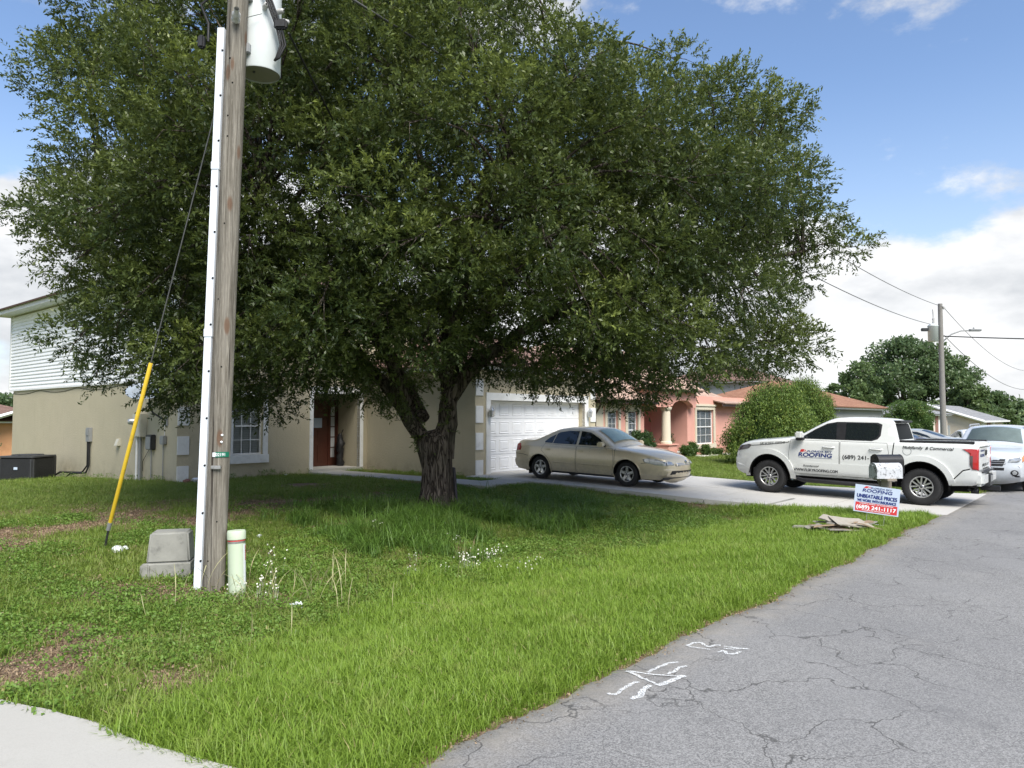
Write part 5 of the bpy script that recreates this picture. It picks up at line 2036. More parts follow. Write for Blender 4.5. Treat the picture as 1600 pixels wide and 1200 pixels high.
def fit(s, width, size, bold=0., shear=0., spacing=1.):
    """lettering stretched to a given width; origin at its left end on the baseline"""
    vs, fs = text_mesh(s, size, 0., shear, 1., spacing)
    a = min(q[0] for q in vs); b = max(q[0] for q in vs)
    k = width / (b - a)
    base = [((x - a) * k, y) for x, y in vs]
    # heavier strokes: the same letters laid again a little to each side
    sh = [(0, 0)] + ([(bold, 0), (-bold, 0), (0, bold * .7), (0, -bold * .7)] if bold else [])
    ov, of = [], []
    for i, (dx, dy) in enumerate(sh):
        of += [[j + len(ov) for j in f] for f in fs]
        ov += [(x + dx, y + dy, .0004 * i) for x, y in base]
    return ov, of


def letter_side(car, parent, name, s, x0, z0, width, size, m, off=.006, left=True, slope=0., **kw):
    """lettering on the flank, read from outside; x0 is the end nearest the reader's left"""
    vs, fs = fit(s, width, size, **kw)
    d = -1 if left else 1
    out = [(x0 + d * x, (1 if left else -1) * (car.S(x0 + d * x, z0 + y + slope * x) + off + e), z0 + y + slope * x) for x, y, e in vs]
    return sheet(name, out, fs, M[m], parent)


def rail(pts, r, name, m, parent, n=8):
    return MB().tube(pts, r, n).build(name, M[m], parent)


# ---- the white pickup (x = 0 midway between the axles, nose away from the road)
TU, TV = 19.28, 5.3
tz0, tz1 = -.13, -.06
truck = thing('pickup_truck', 'white crew cab pickup truck with blue and black roofing lettering on the driveway', 'pickup truck', TU, TV, (tz0 + tz1) / 2 + .005, 90, None, -math.atan2(tz1 - tz0, 3.4))
top = [(2.42, .42), (2.60, .50), (2.62, .72), (2.60, .98), (2.50, 1.16), (2.25, 1.255), (1.75, 1.315), (1.22, 1.375), (1.02, 1.41), (.62, 1.66), (.32, 1.825), (.05, 1.875), (-.35, 1.90), (-.80, 1.885), (-1.02, 1.865), (-1.10, 1.82),
       (-1.16, 1.60), (-1.205, 1.40), (-1.21, 1.375), (-1.24, 1.37), (-1.9, 1.385), (-2.68, 1.405), (-2.76, 1.395), (-2.78, 1.34), (-2.76, 1.2), (-2.76, .80), (-2.78, .62), (-2.62, .50)]
tk = Car(top, .47, [(1.70, .44, .53), (-1.70, .44, .54)], .925, 1.36, .30, (1.35, .17), (-2.45, .03), .10, .02, .07, .03, bulge=.035)
tk.shell('body', M['truck_white'], truck)
underbody(tk, truck, -2.55, 2.4, .34, .62, .62)
MB().box(-2.68, -1.26, -.80, .80, 1.386, 1.392).build('bed_cover', M['matte_black'], truck)
for sgn in (1, -1):
    MB().tube([(-1.25, sgn * .845, 1.392), (-2.70, sgn * .86, 1.418)], .03, 8).build('bed_rail', M['black'], truck)
for left in (True, False):
    L_ = left
    # doors: proud skins with dark gaps round them
    fd = [(1.18, .60), (1.20, 1.0), (1.16, 1.335), (.03, 1.335), (.03, .56), (.1, .52), (1.10, .53)]
    rd = [(.0, .56), (.0, 1.335), (-1.0, 1.335), (-1.04, 1.12), (-1.0, .98), (-.98, .52), (-.06, .52)]
    for pl, nm in ((fd, 'front_door'), (rd, 'rear_door')):
        seam(tk, pl, 'door_gap', truck, L_, .016)
        d_ = tk.side(pl, .006, .006, L_).build('door', M['truck_white'], truck, angle=40)
        hx = .26 if pl is fd else -.78
        hz = 1.19
        y = (1 if L_ else -1)
        MB().tube([(hx - .13, y * (tk.S(hx - .1, hz) + .008), hz), (hx - .09, y * (tk.S(hx, hz) + .045), hz), (hx + .09, y * (tk.S(hx, hz) + .045), hz), (hx + .13, y * (tk.S(hx, hz) + .008), hz)], .02, 8).build('handle', M['truck_white'], d_)
        tk.side([(hx - .10, hz - .035), (hx + .10, hz - .035), (hx + .10, hz + .03), (hx - .10, hz + .03)], .0075, 0, L_).build('handle_shade', M['grey_metal'], d_)  # flat grey patch: shade of a handle hollow put into the colour
    # swollen lower flank between the wheels
    fl = [(1.08, .60), (.94, .76), (.82, .81), (-.98, .81), (-1.06, .77), (-1.08, .60), (-1.0, .53), (1.0, .53)]
    tk.side(fl, .022, .02, L_).build('side_moulding', M['truck_white'], truck, angle=50)
    # glasshouse
    MB_ = tk.side([(.96, 1.375), (.60, 1.612), (.33, 1.755), (.10, 1.80), (-.78, 1.80), (-.88, 1.76), (-.86, 1.50), (-.80, 1.42), (-.68, 1.375)], .003, 0, L_)
    MB_.build('pillar_trim', M['black'], truck)
    for pl in ([(.90, 1.395), (.60, 1.588), (.34, 1.725), (.12, 1.77), (.10, 1.395)], [(-.10, 1.395), (-.10, 1.775), (-.74, 1.775), (-.83, 1.73), (-.82, 1.52), (-.76, 1.44), (-.66, 1.395)]):
        tk.side(pl, .0055, 0, L_).build('side_window', M['glass_dark'], truck)
    # flares round the wheels
    for xc, zc, r in tk.arches:
        pl = arc(xc, zc, r + .115, 172 if xc < 0 else 186, 8 if xc < 0 else -6) + arc(xc, zc, r - .005, -6 if xc > 0 else 4, 186 if xc > 0 else 176)
        tk.side(pl, .045, .05, L_, .06, .04).build('wheel_flare', M['truck_white'], truck, angle=40)
        tk.side(arc(xc, zc, r + .004, 188, -8) + arc(xc, zc, r - .03, -8, 188), .038, .05, L_, .06, .04).build('wheel_lip', M['matte_black'], truck)
    # step, mirrors, lamps
    y = 1 if L_ else -1
    rail([(1.0, y * .90, .40), (.85, y * .97, .37), (-.95, y * .97, .36), (-1.08, y * .90, .40)], .05, 'step_bar', 'black', truck)
    mir = MB().bbox(-.07, .09, -.11, .11, -.085, .085, .03, Matrix.Translation((.90, y * 1.06, 1.46))).build('mirror', M['truck_white'], truck)
    MB().bbox(-.08, .085, -.10, .10, -.105, -.02, .02, Matrix.Translation((.89, y * 1.055, 1.435))).build('mirror_base', M['black'], mir)
    MB().tube([(.93, y * .90, 1.385), (.90, y * 1.0, 1.40)], .025, 8).build('mirror_arm', M['black'], mir)
    tk.side([(2.56, 1.00), (2.24, 1.08), (2.16, 1.17), (2.24, 1.185), (2.50, 1.135)], .010, .01, L_, .05, .03).build('headlight', M['lamp_dark'], truck)
    tk.side([(2.585, .5), (2.585, .70), (2.30, .62), (2.24, .5)], .008, .008, L_).build('bumper_corner', M['truck_white'], truck)
    tl = tk.side([(-2.49, 1.275), (-2.59, 1.215), (-2.625, 1.17), (-2.625, .95), (-2.67, .85), (-2.775, .84), (-2.775, 1.28), (-2.64, 1.285)], .012, .012, L_, .05, .04).build('tail_light', M['red_lens'], truck)
    tk.side([(-2.63, 1.14), (-2.63, .95), (-2.68, .86), (-2.68, 1.14)], .016, 0, L_, .05, .04).build('lamp_housing', M['lamp_dark'], tl)
    seam(tk, [(-2.63, .86), (-2.50, .82), (-2.32, .62), (-2.26, .48)], 'bumper_gap', truck, L_, .022, closed=False)
    tk.side([(-2.62, .80), (-2.48, .78), (-2.33, .60), (-2.30, .50), (-2.66, .50), (-2.775, .60), (-2.775, .80)], .012, .012, L_).build('rear_bumper_corner', M['truck_white'], truck, angle=40)
for L_ in (True, False):
    tk.face([((.91 if L_ else -.91), .83), ((.91 if L_ else -.91), 1.30), ((.80 if L_ else -.80), 1.30), ((.79 if L_ else -.79), .83)], .012, .012, False).build('tail_light_end', M['red_lens'], truck)
# tailgate and rear bumper
tgp = tk.face([(-.76, .80), (-.76, 1.31), (.76, 1.31), (.76, .80)], .008, .008, False)
tg = tgp.build('tailgate', M['truck_white'], truck)
tk.face([(-.77, .79), (-.77, 1.32), (.77, 1.32), (.77, .79)], .002, 0, False).build('tailgate_gap', M['matte_black'], truck)
tk.face([(-.74, 1.335), (-.74, 1.40), (.74, 1.40), (.74, 1.335)], .03, .03, False).build('spoiler_lip', M['truck_white'], tg)
MB().bbox(-2.81, -2.772, -.10, .10, 1.13, 1.25, .012).build('tailgate_handle', M['black'], tg)
bx = MB(); bx.bbox(-2.88, -2.68, .26, .935, .50, .80, .06); bx.bbox(-2.88, -2.68, -.935, -.26, .50, .80, .06)
bx.build('rear_bumper', M['truck_white'], truck)
MB().bbox(-2.90, -2.70, -.26, .26, .46, .73, .02).build('bumper_step', M['dark_metal'], truck)
MB().bbox(-2.86, -2.70, -.80, .80, .775, .80, .008).build('bumper_top', M['black'], truck)
MB().bbox(-2.91, -2.901, -.15, .15, .56, .70, .004).build('number_plate', M['grey_metal'], truck)
MB().bbox(-3.06, -2.7, -.05, .05, .36, .47, .01).build('tow_hitch', M['black'], truck)
rail([(-1.9, .50, .42), (-2.5, .58, .40), (-2.72, .62, .38)], .035, 'exhaust', 'dark_metal', truck, 12)
MB().lathe([(.055, 0), (.06, 0), (.06, .14), (.0, .13)], 14, Matrix.Translation((-2.74, .62, .375)) @ Matrix.Rotation(rad(90), 4, 'Y')).build('exhaust_tip', M['black'], truck)
# cab rear window, roof visor, windscreen, grille
rw = MB()
vs = []
for z in np.linspace(1.42, 1.78, 6):
    xe = [x0 + (x1 - x0) * (z - z0) / (z1 - z0) for (x0, z0), (x1, z1) in zip(tk.top[:-1], tk.top[1:]) if x0 < -.9 and x0 > -1.3 and min(z0, z1) <= z <= max(z0, z1) and abs(z1 - z0) > 1e-6]
    xx = xe[0] if xe else -1.18
    for k in range(7):
        t = -1 + k / 3
        vs.append((xx - .012 - .02 * (1 - t * t), t * (.70 - .18 * (z - 1.42)), z))
fs = [(i * 7 + k, i * 7 + k + 1, (i + 1) * 7 + k + 1, (i + 1) * 7 + k) for i in range(5) for k in range(6)]
rw.add(vs, fs, True); rw.build('rear_window', M['glass_rear'], truck)
MB().bbox(-1.22, -1.04, -.60, .60, 1.80, 1.86, .015).build('roof_visor', M['black'], truck)
tk.top_patch(.98, .36, .10, .004, ins1=.09).build('windscreen', M['glass_dark'], truck)
tk.face([(-.62, .62), (-.66, 1.04), (.66, 1.04), (.62, .62)], .006, 0).build('grille', M['black'], truck)
tk.face([(-.55, .45), (-.6, .58), (.6, .58), (.55, .45)], .006, 0).build('lower_grille', M['black'], truck)
seam(tk, [(2.3, 1.14), (1.7, 1.20), (1.22, 1.27), (1.20, 1.30)], 'bonnet_gap', truck, True, .012, closed=False)
seam(tk, [(-1.13, .62), (-1.115, 1.0), (-1.15, 1.36)], 'bed_gap', truck, True, .02, closed=False)
pl = arc(-1.42, 1.18, .085, 0, 360, 24)
seam(tk, pl[:-1], 'fuel_flap', truck, True, .010, 'grey_metal')
for xc in (1.70, -1.70):
    for L_ in (True, False):
        wheel(truck, xc, (.955 if L_ else -.955), .405, .26, .235, (6, True, .052), L_)
MB().box(2.06, 2.10, .66, .92, .30, .60).build('mud_flap', M['black'], truck)
# lettering on the driver's side
LT = True
letter_side(tk, truck, 'lettering', 'LIC # CCC 1337249', 1.92, 1.195, .62, .066, 'black_print', bold=.0015, slope=.075)
letter_side(tk, truck, 'lettering', 'ROOFING', .96, .945, .78, .135, 'blue_print', .010, bold=.006, shear=.12)
letter_side(tk, truck, 'lettering', 'FLORIDA SKY', .75, 1.058, .57, .058, 'blue_print', .010, bold=.002, shear=.15)
rf_ = [(.93, 1.055), (.90, 1.118), (.815, 1.118), (.845, 1.055)]
tk.side(rf_, .010, 0).build('roof_emblem', M['red_print'], truck)
for q in ([(.835, 1.055), (.80, 1.11), (.79, 1.10), (.82, 1.055)], [(.80, 1.11), (.765, 1.055), (.777, 1.055), (.807, 1.10)]):
    tk.side(q, .0102, 0).build('roof_emblem', M['red_print'], truck)
tk.side([(.96, .918), (.96, .925), (.18, .925), (.18, .918)], .0102, 0).build('logo_rule', M['blue_print'], truck)
letter_side(tk, truck, 'lettering', 'Residential', .84, .705, .36, .06, 'black_print', .031, bold=.001, shear=.15)
letter_side(tk, truck, 'lettering', 'WWW.FLSKYROOFING.COM', 1.08, .59, 1.03, .095, 'black_print', .031, bold=.0025)
letter_side(tk, truck, 'lettering', '(689) 241-1117', -.06, .94, .86, .13, 'black_print', .010, bold=.003)
letter_side(tk, truck, 'lettering', 'Multifamily  & Commercial', -1.33, 1.235, 1.0, .09, 'black_print', .007, bold=.002, shear=.3)
# lettering on the tailgate


def letter_rear(s, y0, z0, width, size, m, **kw):
    vs, fs = fit(s, width, size, **kw)
    out = []
    for x, y, e in vs:
        yy, zz = y0 - x, z0 + y
        xe = tk.xend(zz, False); w = max(.3, tk.S(xe, zz))
        out.append((xe - .0105 - e - tk.rb * (1 - min(1, (yy / w) ** 2)), yy, zz))
    sheet('lettering', out, fs, M[m], truck)


letter_rear('FLORIDA SKY', .68, 1.225, .50, .055, 'blue_print', bold=.002)
letter_rear('ROOFING', .68, 1.11, .50, .085, 'blue_print', bold=.004)
letter_rear('(689) 241-1117', .45, .90, .92, .085, 'black_print', bold=.002)
letter_rear('FLSKYROOFING.COM', .38, .835, .80, .045, 'black_print', bold=.001)

# ---- the gold sedan (nose towards the road)
gs0, gs1 = .13, .075
sedan = thing('sedan_car', 'champagne gold four door sedan parked nose out by the garage door', 'car', 17.02, 11.16, .107, -90, None, math.atan2(gs0 - gs1, 2.75))
top = [(2.22, .20), (2.36, .27), (2.41, .42), (2.40, .56), (2.36, .66), (2.22, .745), (1.9, .83), (1.45, .905), (1.05, .95), (.93, .975), (.55, 1.22), (.22, 1.375), (-.10, 1.425), (-.55, 1.415), (-.92, 1.365), (-1.25, 1.22), (-1.58, 1.075),
       (-1.72, 1.045), (-2.05, 1.045), (-2.22, 1.03), (-2.30, .97), (-2.33, .80), (-2.38, .68), (-2.40, .50), (-2.36, .34), (-2.26, .24)]
sd_ = Car(top, .20, [(1.36, .31, .375), (-1.40, .31, .375)], .865, .955, .42, (1.0, .30), (-1.6, .16), .17, .09, .075, .035, bulge=.045)
sd_.shell('body', M['gold'], sedan)
underbody(sd_, sedan, -2.1, 2.1, .17, .42, .58)
for L_ in (True, False):
    y = 1 if L_ else -1
    fd = [(.96, .30), (.98, .70), (.94, .925), (-.16, .945), (-.16, .28), (-.1, .25), (.9, .25)]
    rd = [(-.19, .28), (-.19, .945), (-1.24, .965), (-1.34, .80), (-1.10, .60), (-.98, .42), (-.98, .25), (-.25, .25)]
    for pl in (fd, rd):
        seam(sd_, pl, 'door_gap', sedan, L_, .012)
        d_ = sd_.side(pl, .004, .004, L_).build('door', M['gold'], sedan, angle=40)
        hx = -.02 if pl is fd else -1.12
        MB().bbox(hx - .09, hx + .09, -.012, .012, -.022, .022, .01, Matrix.Translation((hx * 0, y * (sd_.S(hx, .82) + .012), .82))).build('handle', M['gold'], d_)
        a, b = (.90, -.10) if pl is fd else (-.25, -.93)
        sd_.side([(a, .47), (a, .505), (b, .505), (b, .47)], .012, .01, L_).build('rub_strip', M['gold'], d_)
    sd_.side([(.98, .20), (.98, .245), (-1.0, .245), (-1.0, .20)], .008, .008, L_).build('sill', M['dark_metal'], sedan)
    sd_.side([(.82, .975), (.52, 1.185), (.20, 1.335), (-.12, 1.37), (-.55, 1.36), (-.86, 1.315), (-1.16, 1.17), (-1.36, 1.02), (-1.34, .985), (-1.2, .972)], .003, 0, L_).build('pillar_trim', M['gold'], sedan)
    for pl in ([(.74, .985), (.50, 1.165), (.19, 1.31), (-.12, 1.345), (-.13, .985)], [(-.205, .985), (-.19, 1.345), (-.54, 1.338), (-.82, 1.29), (-.90, 1.25), (-.98, .99)], [(-1.0, .995), (-.93, 1.235), (-1.12, 1.145), (-1.26, 1.03), (-1.25, 1.0)]):
        sd_.side(pl, .006, 0, L_).build('side_window', M['glass_dark'], sedan)
    mir = MB().bbox(-.06, .09, -.095, .095, -.065, .065, .03, Matrix.Translation((.66, y * 1.0, 1.03))).build('mirror', M['gold'], sedan)
    MB().tube([(.70, y * .84, .975), (.68, y * .93, 1.0)], .022, 8).build('mirror_arm', M['black'], mir)
    sd_.side([(2.37, .56), (2.1, .575), (1.84, .635), (1.80, .71), (1.95, .735), (2.12, .715), (2.34, .655)], .008, .01, L_, .04, .03).build('headlight', M['clear_lens'], sedan)
    tl = sd_.side([(-2.30, .74), (-2.12, .755), (-2.09, .84), (-2.14, .945), (-2.30, .935)], .010, .01, L_, .04, .03).build('tail_light', M['red_lens'], sedan)
    for xc, zc, r in sd_.arches:
        sd_.side(arc(xc, zc, r + .02, 195, -15) + arc(xc, zc, r - .002, -15, 195), .012, .014, L_, .06, .04).build('wheel_lip', M['gold'], sedan)
        w_ = wheel(sedan, xc, y * .865, .312, .20, .195, (5, False, .075), L_)
    seam(sd_, [(1.02, .25), (1.02, .93)], 'wing_gap', sedan, L_, .010, closed=False)
    seam(sd_, [(2.38, .64), (2.0, .63), (1.76, .60)], 'bumper_gap', sedan, L_, .010, closed=False)
    seam(sd_, [(-2.38, .66), (-2.0, .65), (-1.8, .62)], 'bumper_gap', sedan, L_, .010, closed=False)
MB().box(1.0, 1.06, -.83, -.60, .12, .30).build('mud_flap', M['black'], sedan); MB().box(-1.80, -1.76, -.85, -.62, .12, .32).build('mud_flap', M['black'], sedan)
sd_.top_patch(.88, .27, .10, .016, ins1=.09).build('windscreen', M['glass_shield'], sedan)
sd_.top_patch(.82, .33, .14, .010, ins1=.13).build('sun_shade', plain('pale_blue_sun_shade', (.55, .74, .80), .35, .2, var=.25, scale=4), sedan)
sd_.top_patch(-.96, -1.54, .12, .004, ins1=.14).build('rear_window', M['glass_dark'], sedan)
for y in (-.5, .1):
    MB().tube([(.93, y, .995), (.90, y + .25, 1.015), (.88, y + .5, 1.02)], .008, 5).build('wiper', M['black'], sedan)
for y in (1, -1):
    sd_.face([(y * .43, .57), (y * .42, .66), (y * .62, .67), (y * .66, .57)], .006, .006).build('headlight', M['clear_lens'], sedan)
gr = sd_.face([(-.40, .55), (-.38, .665), (.38, .665), (.40, .55)], .004, 0).build('grille', M['black'], sedan)
for z in (.575, .61, .65):
    sd_.face([(-.38, z), (-.375, z + .014), (.375, z + .014), (.38, z)], .014, .012).build('grille_bar', M['chrome'], gr)
MB().lathe([(0, .03), (.04, .03), (.05, .015), (.055, 0)], 6, Matrix.Translation((sd_.xend(.64) + sd_.fb + .012, 0, .64)) @ Matrix.Rotation(rad(90), 4, 'Y'), False).build('emblem', M['chrome'], gr)
sd_.face([(-.55, .34), (-.52, .44), (.52, .44), (.55, .34)], .004, 0).build('lower_grille', M['black'], sedan)
sd_.face([(-.74, .20), (-.74, .275), (.74, .275), (.74, .20)], .035, .04).build('front_lip', M['dark_metal'], sedan)
sd_.face([(-.30, .55), (-.30, .67), (.30, .67), (.30, .55)], .01, .01, False).build('number_plate', M['sign_white'], sedan)

# ---- parked cars beyond
SEDAN_TOP = [(2.20, .22), (2.36, .30), (2.40, .50), (2.34, .66), (2.0, .80), (1.5, .90), (1.05, .97), (.55, 1.24), (.15, 1.42), (-.25, 1.46), (-.7, 1.42), (-1.15, 1.26), (-1.65, 1.11), (-2.1, 1.08), (-2.30, 1.02), (-2.36, .80), (-2.40, .55), (-2.30, .26)]


def small_sedan(name, label, u, v, rot, m, z=None):
    t = thing(name, label, 'car', u, v, (gz(u, v) + .02) if z is None else z, rot)
    c = Car(SEDAN_TOP, .22, [(1.36, .33, .38), (-1.40, .33, .38)], .885, .98, .42, (1.0, .28), (-1.6, .20), .16, .12, .08, .04, bulge=.045, it=2)
    c.shell('body', m, t)
    underbody(c, t, -2.1, 2.1, .17, .42, .58)
    for L_ in (True, False):
        y = 1 if L_ else -1
        for pl in ([(.70, 1.0), (.48, 1.17), (.15, 1.345), (-.22, 1.385), (-.23, 1.0)], [(-.30, 1.0), (-.29, 1.385), (-.66, 1.355), (-1.05, 1.22), (-1.28, 1.06), (-1.22, 1.01)]):
            c.side(pl, .006, 0, L_).build('side_window', M['glass_dark'], t)
        for pl in ([(.98, .32), (.94, .96), (-.25, .96), (-.25, .30)], [(-.27, .30), (-.27, .96), (-1.24, .98), (-1.0, .5), (-.98, .3)]):
            d_ = c.side(pl, .004, .004, L_).build('door', m, t, angle=40)
        c.side([(-2.32, .74), (-2.0, .80), (-1.86, .90), (-2.0, .96), (-2.32, .98)], .01, .01, L_, .05, .04).build('tail_light', M['red_lens'], t)
        c.side([(2.33, .62), (1.9, .70), (1.82, .78), (2.2, .73)], .01, .01, L_, .05, .04).build('headlight', M['clear_lens'], t)
        MB().bbox(-.06, .09, -.095, .095, -.065, .065, .03, Matrix.Translation((.66, y * 1.02, 1.05))).build('mirror', m, t)
        for xc, zc, r in c.arches:
            wheel(t, xc, y * .88, .325, .21, .21, (5, False, .07), L_)
    c.top_patch(.98, .25, .10, .005, ins1=.09).build('windscreen', M['glass_dark'], t)
    c.top_patch(-.76, -1.60, .12, .004, ins1=.14).build('rear_window', M['glass_dark'], t)
    return t


small_sedan('sedan_car', 'grey sedan on the next driveway, its roof and tail seen over the truck bed', 32.0, 7.8, 88, M['grey_car'])
small_sedan('sedan_car', 'pale beige sedan with red tail light seen behind the second utility pole', 36.0, 7.6, 86, M['beige_car'])
small_sedan('sedan_car', 'white car farther off, its windscreen showing left of the silver SUV roof', 43.5, 6.0, 205, M['white_car'])

# ---- silver SUV at the right edge
suv = thing('suv_car', 'pale silver blue SUV parked facing us on the verge behind the truck tail', 'car', 25.1, 2.92, -.135, 180)
top = [(2.10, .30), (2.26, .40), (2.31, .62), (2.30, .88), (2.22, 1.01), (1.85, 1.08), (1.25, 1.14), (1.08, 1.17), (.62, 1.46), (.36, 1.61), (.05, 1.68), (-.5, 1.71), (-1.4, 1.69), (-1.9, 1.64), (-2.12, 1.40), (-2.25, 1.10), (-2.30, .80), (-2.32, .55), (-2.22, .36)]
sv = Car(top, .30, [(1.32, .36, .42), (-1.30, .36, .42)], .895, 1.12, .28, (1.0, .22), (-1.7, .14), .15, .08, .09, .04, bulge=.045)
sv.shell('body', M['silver'], suv)
underbody(sv, suv, -2.0, 2.0, .24, .5, .6)
for L_ in (True, False):
    y = 1 if L_ else -1
    for pl in ([(.88, 1.15), (.58, 1.35), (.30, 1.53), (.0, 1.58), (-.05, 1.15)], [(-.12, 1.15), (-.08, 1.585), (-.95, 1.60), (-1.02, 1.16)], [(-1.1, 1.17), (-1.03, 1.60), (-1.6, 1.57), (-1.78, 1.4), (-1.8, 1.2)]):
        sv.side(pl, .006, 0, L_).build('side_window', M['glass_dark'], suv)
    for pl in ([(1.0, .42), (.98, 1.10), (-.08, 1.12), (-.08, .38)], [(-.10, .38), (-.10, 1.12), (-1.1, 1.13), (-.92, .6), (-.9, .4)]):
        d_ = sv.side(pl, .004, .004, L_).build('door', M['silver'], suv, angle=40)
        MB().bbox(-.09, .09, -.012, .02, -.022, .022, .01, Matrix.Translation((pl[2][0] + .14, y * (sv.S(0, .98) + .012), .98))).build('handle', M['silver'], d_)
    hl = sv.face([(y * .47, .80), (y * .50, .88), (y * .64, .93), (y * .75, .94), (y * .74, .86), (y * .66, .80)], .010, .01).build('headlight', M['clear_lens'], suv)
    sv.side([(2.20, .80), (1.95, .90), (1.80, 1.03), (1.95, 1.03), (2.18, .93)], .010, .01, L_, .05, .04).build('turn_signal', M['amber_lens'], suv)
    fg_ = sv.face([(y * (.60 + .085 * math.cos(t)), .53 + .075 * math.sin(t)) for t in np.linspace(0, 2 * math.pi, 15)[:-1]], .010, .02, dy=.03, dz=.03).build('fog_lamp', M['black'], suv)
    sv.face([(y * (.60 + .055 * math.cos(t)), .53 + .05 * math.sin(t)) for t in np.linspace(0, 2 * math.pi, 15)[:-1]], .016, .01, dy=.03, dz=.03).build('lens', M['clear_lens'], fg_)
    mir = MB().bbox(-.06, .09, -.11, .11, -.085, .085, .03, Matrix.Translation((.80, y * 1.05, 1.22))).build('mirror', M['silver'], suv)
    MB().tube([(.82, y * .86, 1.14), (.80, y * .97, 1.18)], .022, 8).build('mirror_arm', M['black'], mir)
    MB().tube([(.25, y * .66, 1.68), (.10, y * .67, 1.74), (-1.5, y * .67, 1.755), (-1.7, y * .66, 1.69)], .022, 8).build('roof_rail', M['grey_metal'], suv)
    for xc, zc, r in sv.arches:
        wheel(suv, xc, y * .895, .355, .22, .22, (5, False, .075), L_)
sv.top_patch(1.02, .34, .10, .016, ins1=.10).build('windscreen', M['glass_shield'], suv)
sv.top_patch(1.0, .36, .11, .010, ins1=.11).build('sky_reflection_panel', plain('grey_green_reflection', (.20, .245, .245), .5, var=.4, scale=3), suv)  # panel under the glass, coloured like the sky's reflection in the windscreen
gr = sv.face([(-.36, .70), (-.42, .88), (.42, .88), (.36, .70)], .006, 0).build('grille', M['black'], suv)
for z in (.755, .81):
    sv.face([(-.42, z), (-.43, z + .018), (.43, z + .018), (.42, z)], .016, .012).build('grille_bar', M['chrome'], gr)
sv.face([(-.38, .59), (-.39, .66), (.39, .66), (.38, .59)], .006, 0).build('lower_grille', M['black'], suv)
sv.face([(-.70, .42), (-.70, .46), (.70, .46), (.70, .42)], .006, 0).build('bumper_gap', M['black'], suv)
for y in (-.45, .15):
    MB().tube([(1.06, y, 1.20), (1.02, y + .25, 1.235), (1.0, y + .5, 1.25)], .009, 5).build('wiper', M['black'], suv)


# ------------------------------------------------------------------ near utility pole and what belongs to it
NU, NVp = 4.43, 8.27
nz = gz(NU, NVp)
lean = Vector((.11, .0, 0))       # world lean over its height


pole = thing('utility_pole', 'weathered wooden utility pole at the near left of the oak', 'utility pole', NU, NVp, nz, -RZ)
PH = 9.3


def px_(z): return .022 * z, .004 * z


MB().tube([(*px_(z), z) for z in (-.4, 0, 2, 4, 6, 8, PH)], [.126, .124, .122, .122, .120, .118, .112], 28).build('pole_shaft', M['pole'], pole)
cd = MB()
segs = [(.02, 3.02), (3.02, 5.02), (5.02, 6.68)]
for a, b in segs:
    w = .056
    vs = []
    for z in (a, b):
        ox, oy = px_(z)
        for x, y in ((-.192, -.105), (-.112, -.105), (-.112, -.03), (-.192, -.03)):
            vs.append((ox + x, oy + y, z))
    cd.add(vs, [(3, 2, 1, 0), (4, 5, 6, 7), (0, 1, 5, 4), (1, 2, 6, 5), (2, 3, 7, 6), (3, 0, 4, 7)])
cdo = cd.build('conduit_cover', M['conduit_white'], pole)
for z in (3.0, 5.0):
    ox, oy = px_(z)
    MB().bbox(ox - .20, ox - .106, -.115 + oy, -.02 + oy, z - .05, z + .05, .008).build('coupling', M['conduit_white'], cdo)
bp = None
for z in np.arange(.35, 6.5, .55):
    ox, oy = px_(z)
    T = Matrix.Translation((ox - .122, oy - .105, z)) @ Matrix.Rotation(rad(90), 4, 'X')
    q = MB().lathe([(.0, .012), (.011, .01), (.013, 0)], 8, T).build('screw', M['matte_black'], cdo)
# tag, number plate, strap
z = 2.06
ox, oy = px_(z)


def round_plate(name, a0, a1, z0, z1, r, m):
    vs, fs = [], []
    n = 10
    for k in range(n + 1):
        a = rad(a0 + (a1 - a0) * k / n)
        for zz in (z0, z1):
            x, y = px_(zz)
            vs.append((x + r * math.cos(a), y + r * math.sin(a), zz))
    for k in range(n): fs.append((2 * k, 2 * k + 2, 2 * k + 3, 2 * k + 1))
    return sheet(name, vs, fs, M[m], pole)


round_plate('number_tag', 270, 348, 1.545, 1.605, .130, 'tag_green')
vs, fs = fit('1-02191', .135, .05, bold=.001)
out = []
for x, y, e in vs:
    a = rad(262) + x / .133
    X_, Y_ = px_(1.555)
    out.append((X_ + (.1325 + e) * math.cos(a), Y_ + (.1325 + e) * math.sin(a), 1.558 + y))
sheet('lettering', out, fs, M['white_plastic'], pole)
round_plate('white_label', 258, 274, 1.55, 1.60, .1315, 'white_plastic')
MB().bbox(-.03, .085, -.16, -.125, 1.41, 1.45, .006, Matrix.Translation((*px_(1.4), 0))).build('metal_strap', M['alloy'], pole)
for z, a in ((1.72, 300), (1.80, 302)):
    X_, Y_ = px_(z)
    MB().lathe([(0, .012), (.012, .008), (.016, 0)], 8, Matrix.Translation((X_ + .124 * math.cos(rad(a)), Y_ + .124 * math.sin(rad(a)), z)) @ Matrix.Rotation(rad(90), 4, 'X')).build('white_button', M['white_plastic'], pole)
for k in range(9):
    z = [.35, .8, 2.6, 3.4, 4.3, 5.35, 5.6, 6.0, 6.3][k]; a = rad(random.uniform(245, 310))
    X_, Y_ = px_(z)
    MB().lathe([(0, .01), (.009, .008), (.012, 0)], 6, Matrix.Translation((X_ + .117 * math.cos(a), Y_ + .117 * math.sin(a), z)) @ Matrix.Rotation(rad(90), 4, 'X')).build('bolt', M['matte_black'], pole)

